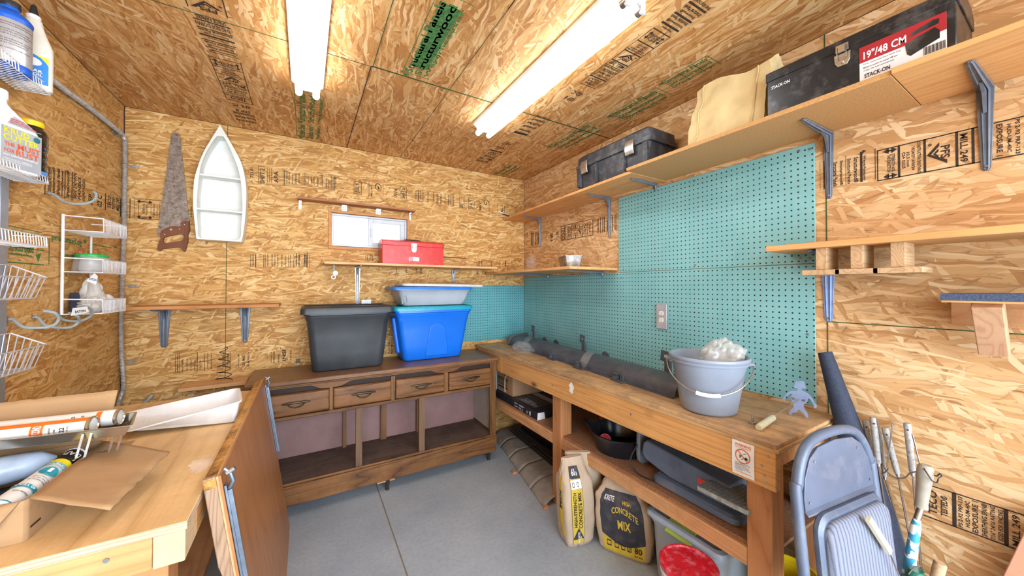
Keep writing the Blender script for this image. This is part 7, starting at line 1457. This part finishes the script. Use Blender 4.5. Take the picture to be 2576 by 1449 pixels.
# heavy handled tool with blue and white wrapped shaft
wt = thing('wrapped_tool', 'thick beige-handled tool with blue and white wrapped shaft beside the forks', 'tool', V((1.62, .30, .05)))
P_ = lambda a, b, X: onX(2080+a/kk, 1020+b/kk, X)
a, b, c_, d2 = P_(842, 505, 1.74), P_(800, 865, 1.73), P_(765, 965, 1.72), P_(690, 1440, 1.70); end = c_+(d2-c_)*1.35
dd = (b-a).normalized(); L = (b-a).length; mb = MB(); mb.tube([a, a+dd*.008, a+dd*L*.25, a+dd*L*.6, a+dd*L*.9, b], .02, 18, rads=[.013, .0185, .0195, .0165, .0150, .0165]); h_ = part('handle', mb, pm('beige_grip', (160, 152, 138), .7, var=.08), wt, smooth=True)
mb = MB(); mb.cyl(b, c_, .0085, n=16); part('ferrule', mb, M_SILV, wt, smooth=True)
def wrapm():
    t = NT('blue_white_wrap'); co = t.coord(); n = t.noise(co, 32, 2, .5, .4).outputs['Fac']; t.set(Base_Color=t.ramp(n, [(.49, (236, 240, 244)), (.51, (64, 158, 206))], 'CONSTANT'), Roughness=.4); return t.m
mb = MB(); mb.tube([c_, c_.lerp(end, .1), c_.lerp(end, .5), end], .012, 14, rads=[.009, .0125, .0145, .015]); part('wrapped_shaft', mb, wrapm(), wt, smooth=True)
mb = MB(); mb.tube(smooth_path([P_(825, 535, 1.72), P_(860, 590, 1.71), P_(895, 640, 1.715), P_(935, 655, 1.72), P_(950, 620, 1.72), P_(975, 600, 1.73), P_(960, 580, 1.73), P_(930, 600, 1.74), P_(890, 570, 1.75)], 5), .0018, 6); part('hanging_wire', mb, M_BLK, wt, smooth=True)
mb = MB()
pw = [onX(2080+x/kk, 1020+y/kk, 1.85) for x, y in ((235, 110), (262, 260), (300, 430), (345, 520), (420, 575), (480, 575), (520, 540), (515, 490), (560, 150))]; mb.tube(smooth_path(pw, 6), .0022, 6); single('wire_hook', mb, M_ROD, 'long bent wire hooked round the fork handles on the left', 'wire', smooth=True)
mb = MB(); pw = [onX(2080+x/kk, 1020+y/kk, 1.855) for x, y in ((425, 110), (470, 330), (480, 500), (530, 580), (600, 618), (670, 610), (705, 575), (790, 540), (765, 400), (725, 240))]; mb.tube(smooth_path(pw, 6), .0022, 6); single('wire_hook', mb, M_ROD, 'long bent wire looping under the rightmost fork handles', 'wire', smooth=True)
# pale stick with rod leaning on the seat of the chair
ps = thing('toasting_stick', 'square cream-coloured stick on a thin rod, leaning across the chair seat', 'stick', V((1.62, .30, 0)))
pa, pb_, pc_ = onP(2184, 1304, cp_(0, .5, .075), cn), onP(2237, 1388, cp_(0, .45, .078), cn), onP(2262, 1449, cp_(0, .4, .08), cn)
mb = MB(); mb.beam(pa, pb_, .017, .012, up=cn); part('handle', mb, pm('cream_stick', (226, 222, 192), .6, var=.04), ps, bevel=.001)
mb = MB(); d_ = (pc_-pb_).normalized(); mb.tube([pb_, pc_, pc_+d_*((pc_.z-.01)/max(.3, -d_.z))], .002, 6); part('rod', mb, M_ROD, ps, smooth=True)
# things at the bottom edge of the photo on the right
q = onX(2304, 1440, 1.66); gl = thing('glass_jar', 'small green glass jar at the bottom edge among the forks', 'jar', q-V((0, 0, .06)))
mb = MB(); mb.lathe([(.020, 0), (.024, .004), (.024, .05), (.018, .062), (.018, .07)], q-V((0, 0, .06)), 24); part('glass', mb, pm('green_glass', (20, 120, 96), .1, var=.1, alpha=.85, spec=.9), gl, smooth=True)
mb = MB(); mb.tube(smooth_path([q+V((-.03, .01, .0)), q+V((-.01, .0, .02)), q+V((.02, -.01, .018)), q+V((.03, 0, -.01))], 5), .0018, 6); part('wire_bail', mb, M_ROD, gl, smooth=True)
a, b = onX(2366, 1415, 1.80), onX(2352, 1470, 1.80); mb = MB(); dd = (b-a).normalized(); mb.tube([a, a+dd*.006, b, b+dd*.25, b+dd*.32], .016, 14, rads=[.012, .0155, .0145, .011, .010]); single('wooden_handle', mb, pm('worn_wood_handle', (196, 164, 128), .7, var=.1, dirt=(120, 96, 74), dirt_amt=.7, dscale=40), 'worn wooden handle poking up at the bottom edge right of the forks', 'handle', smooth=True)
pl_ = [onX(2523, 1449, 1.88), onX(2576, 1340, 1.88)]
mb = MB(); mb.prism([(1.88, pl_[0].y+.008, 0), (1.88, pl_[0].y, pl_[0].z), (1.88, pl_[1].y, pl_[1].z), (1.88, pl_[1].y-.05, pl_[1].z+.08), (1.88, -.12, pl_[1].z+.08), (1.88, -.12, 0)], (.018, 0, 0)); single('plywood_offcut', mb, pm('pink_plywood', (206, 150, 120), .6, var=.08, scale=6), 'pinkish wooden board with slanted edge standing at the lower right corner', 'board', bevel=.002)

# ================================================================ groups of like things
for pre, g in {'shelf_bracket': 'metal shelf brackets', 'shelf_board': 'wall shelf boards', 'steel_strap': 'small steel plates under the narrow shelf', 'wire_shelf': 'white wire shelves on the left wall', 'wire_basket': 'deep wire baskets on the left wall', 'tool_hook': 'grey coated tool hooks', 'roasting_fork': 'roasting forks leaning on the right wall', 'concrete_sack': 'sacks of concrete mix under the bench', 'caulk_tube': 'caulk tubes on the left workbench', 'storage_tote': 'plastic storage totes', 'ceiling_light': 'fluorescent ceiling lights', 'pegboard': 'teal pegboard panels', 'wall_outlet': 'wall outlets', 'trim_strip': 'dark strips on the grey mat', 'workbench': 'wooden workbenches', 'wood_chip': 'orange wood chips', 'wire_hook': 'bent wires among the forks', 'wrapped_roll': 'rolls wrapped in blue plastic', 'parts_bag': 'bags of parts on the wire rack', 'toolbox': 'metal toolboxes'}.items():
    for o in bpy.data.objects:
        if o.parent is None and o.name.split('.')[0] == pre and 'label' in o: o['group'] = g
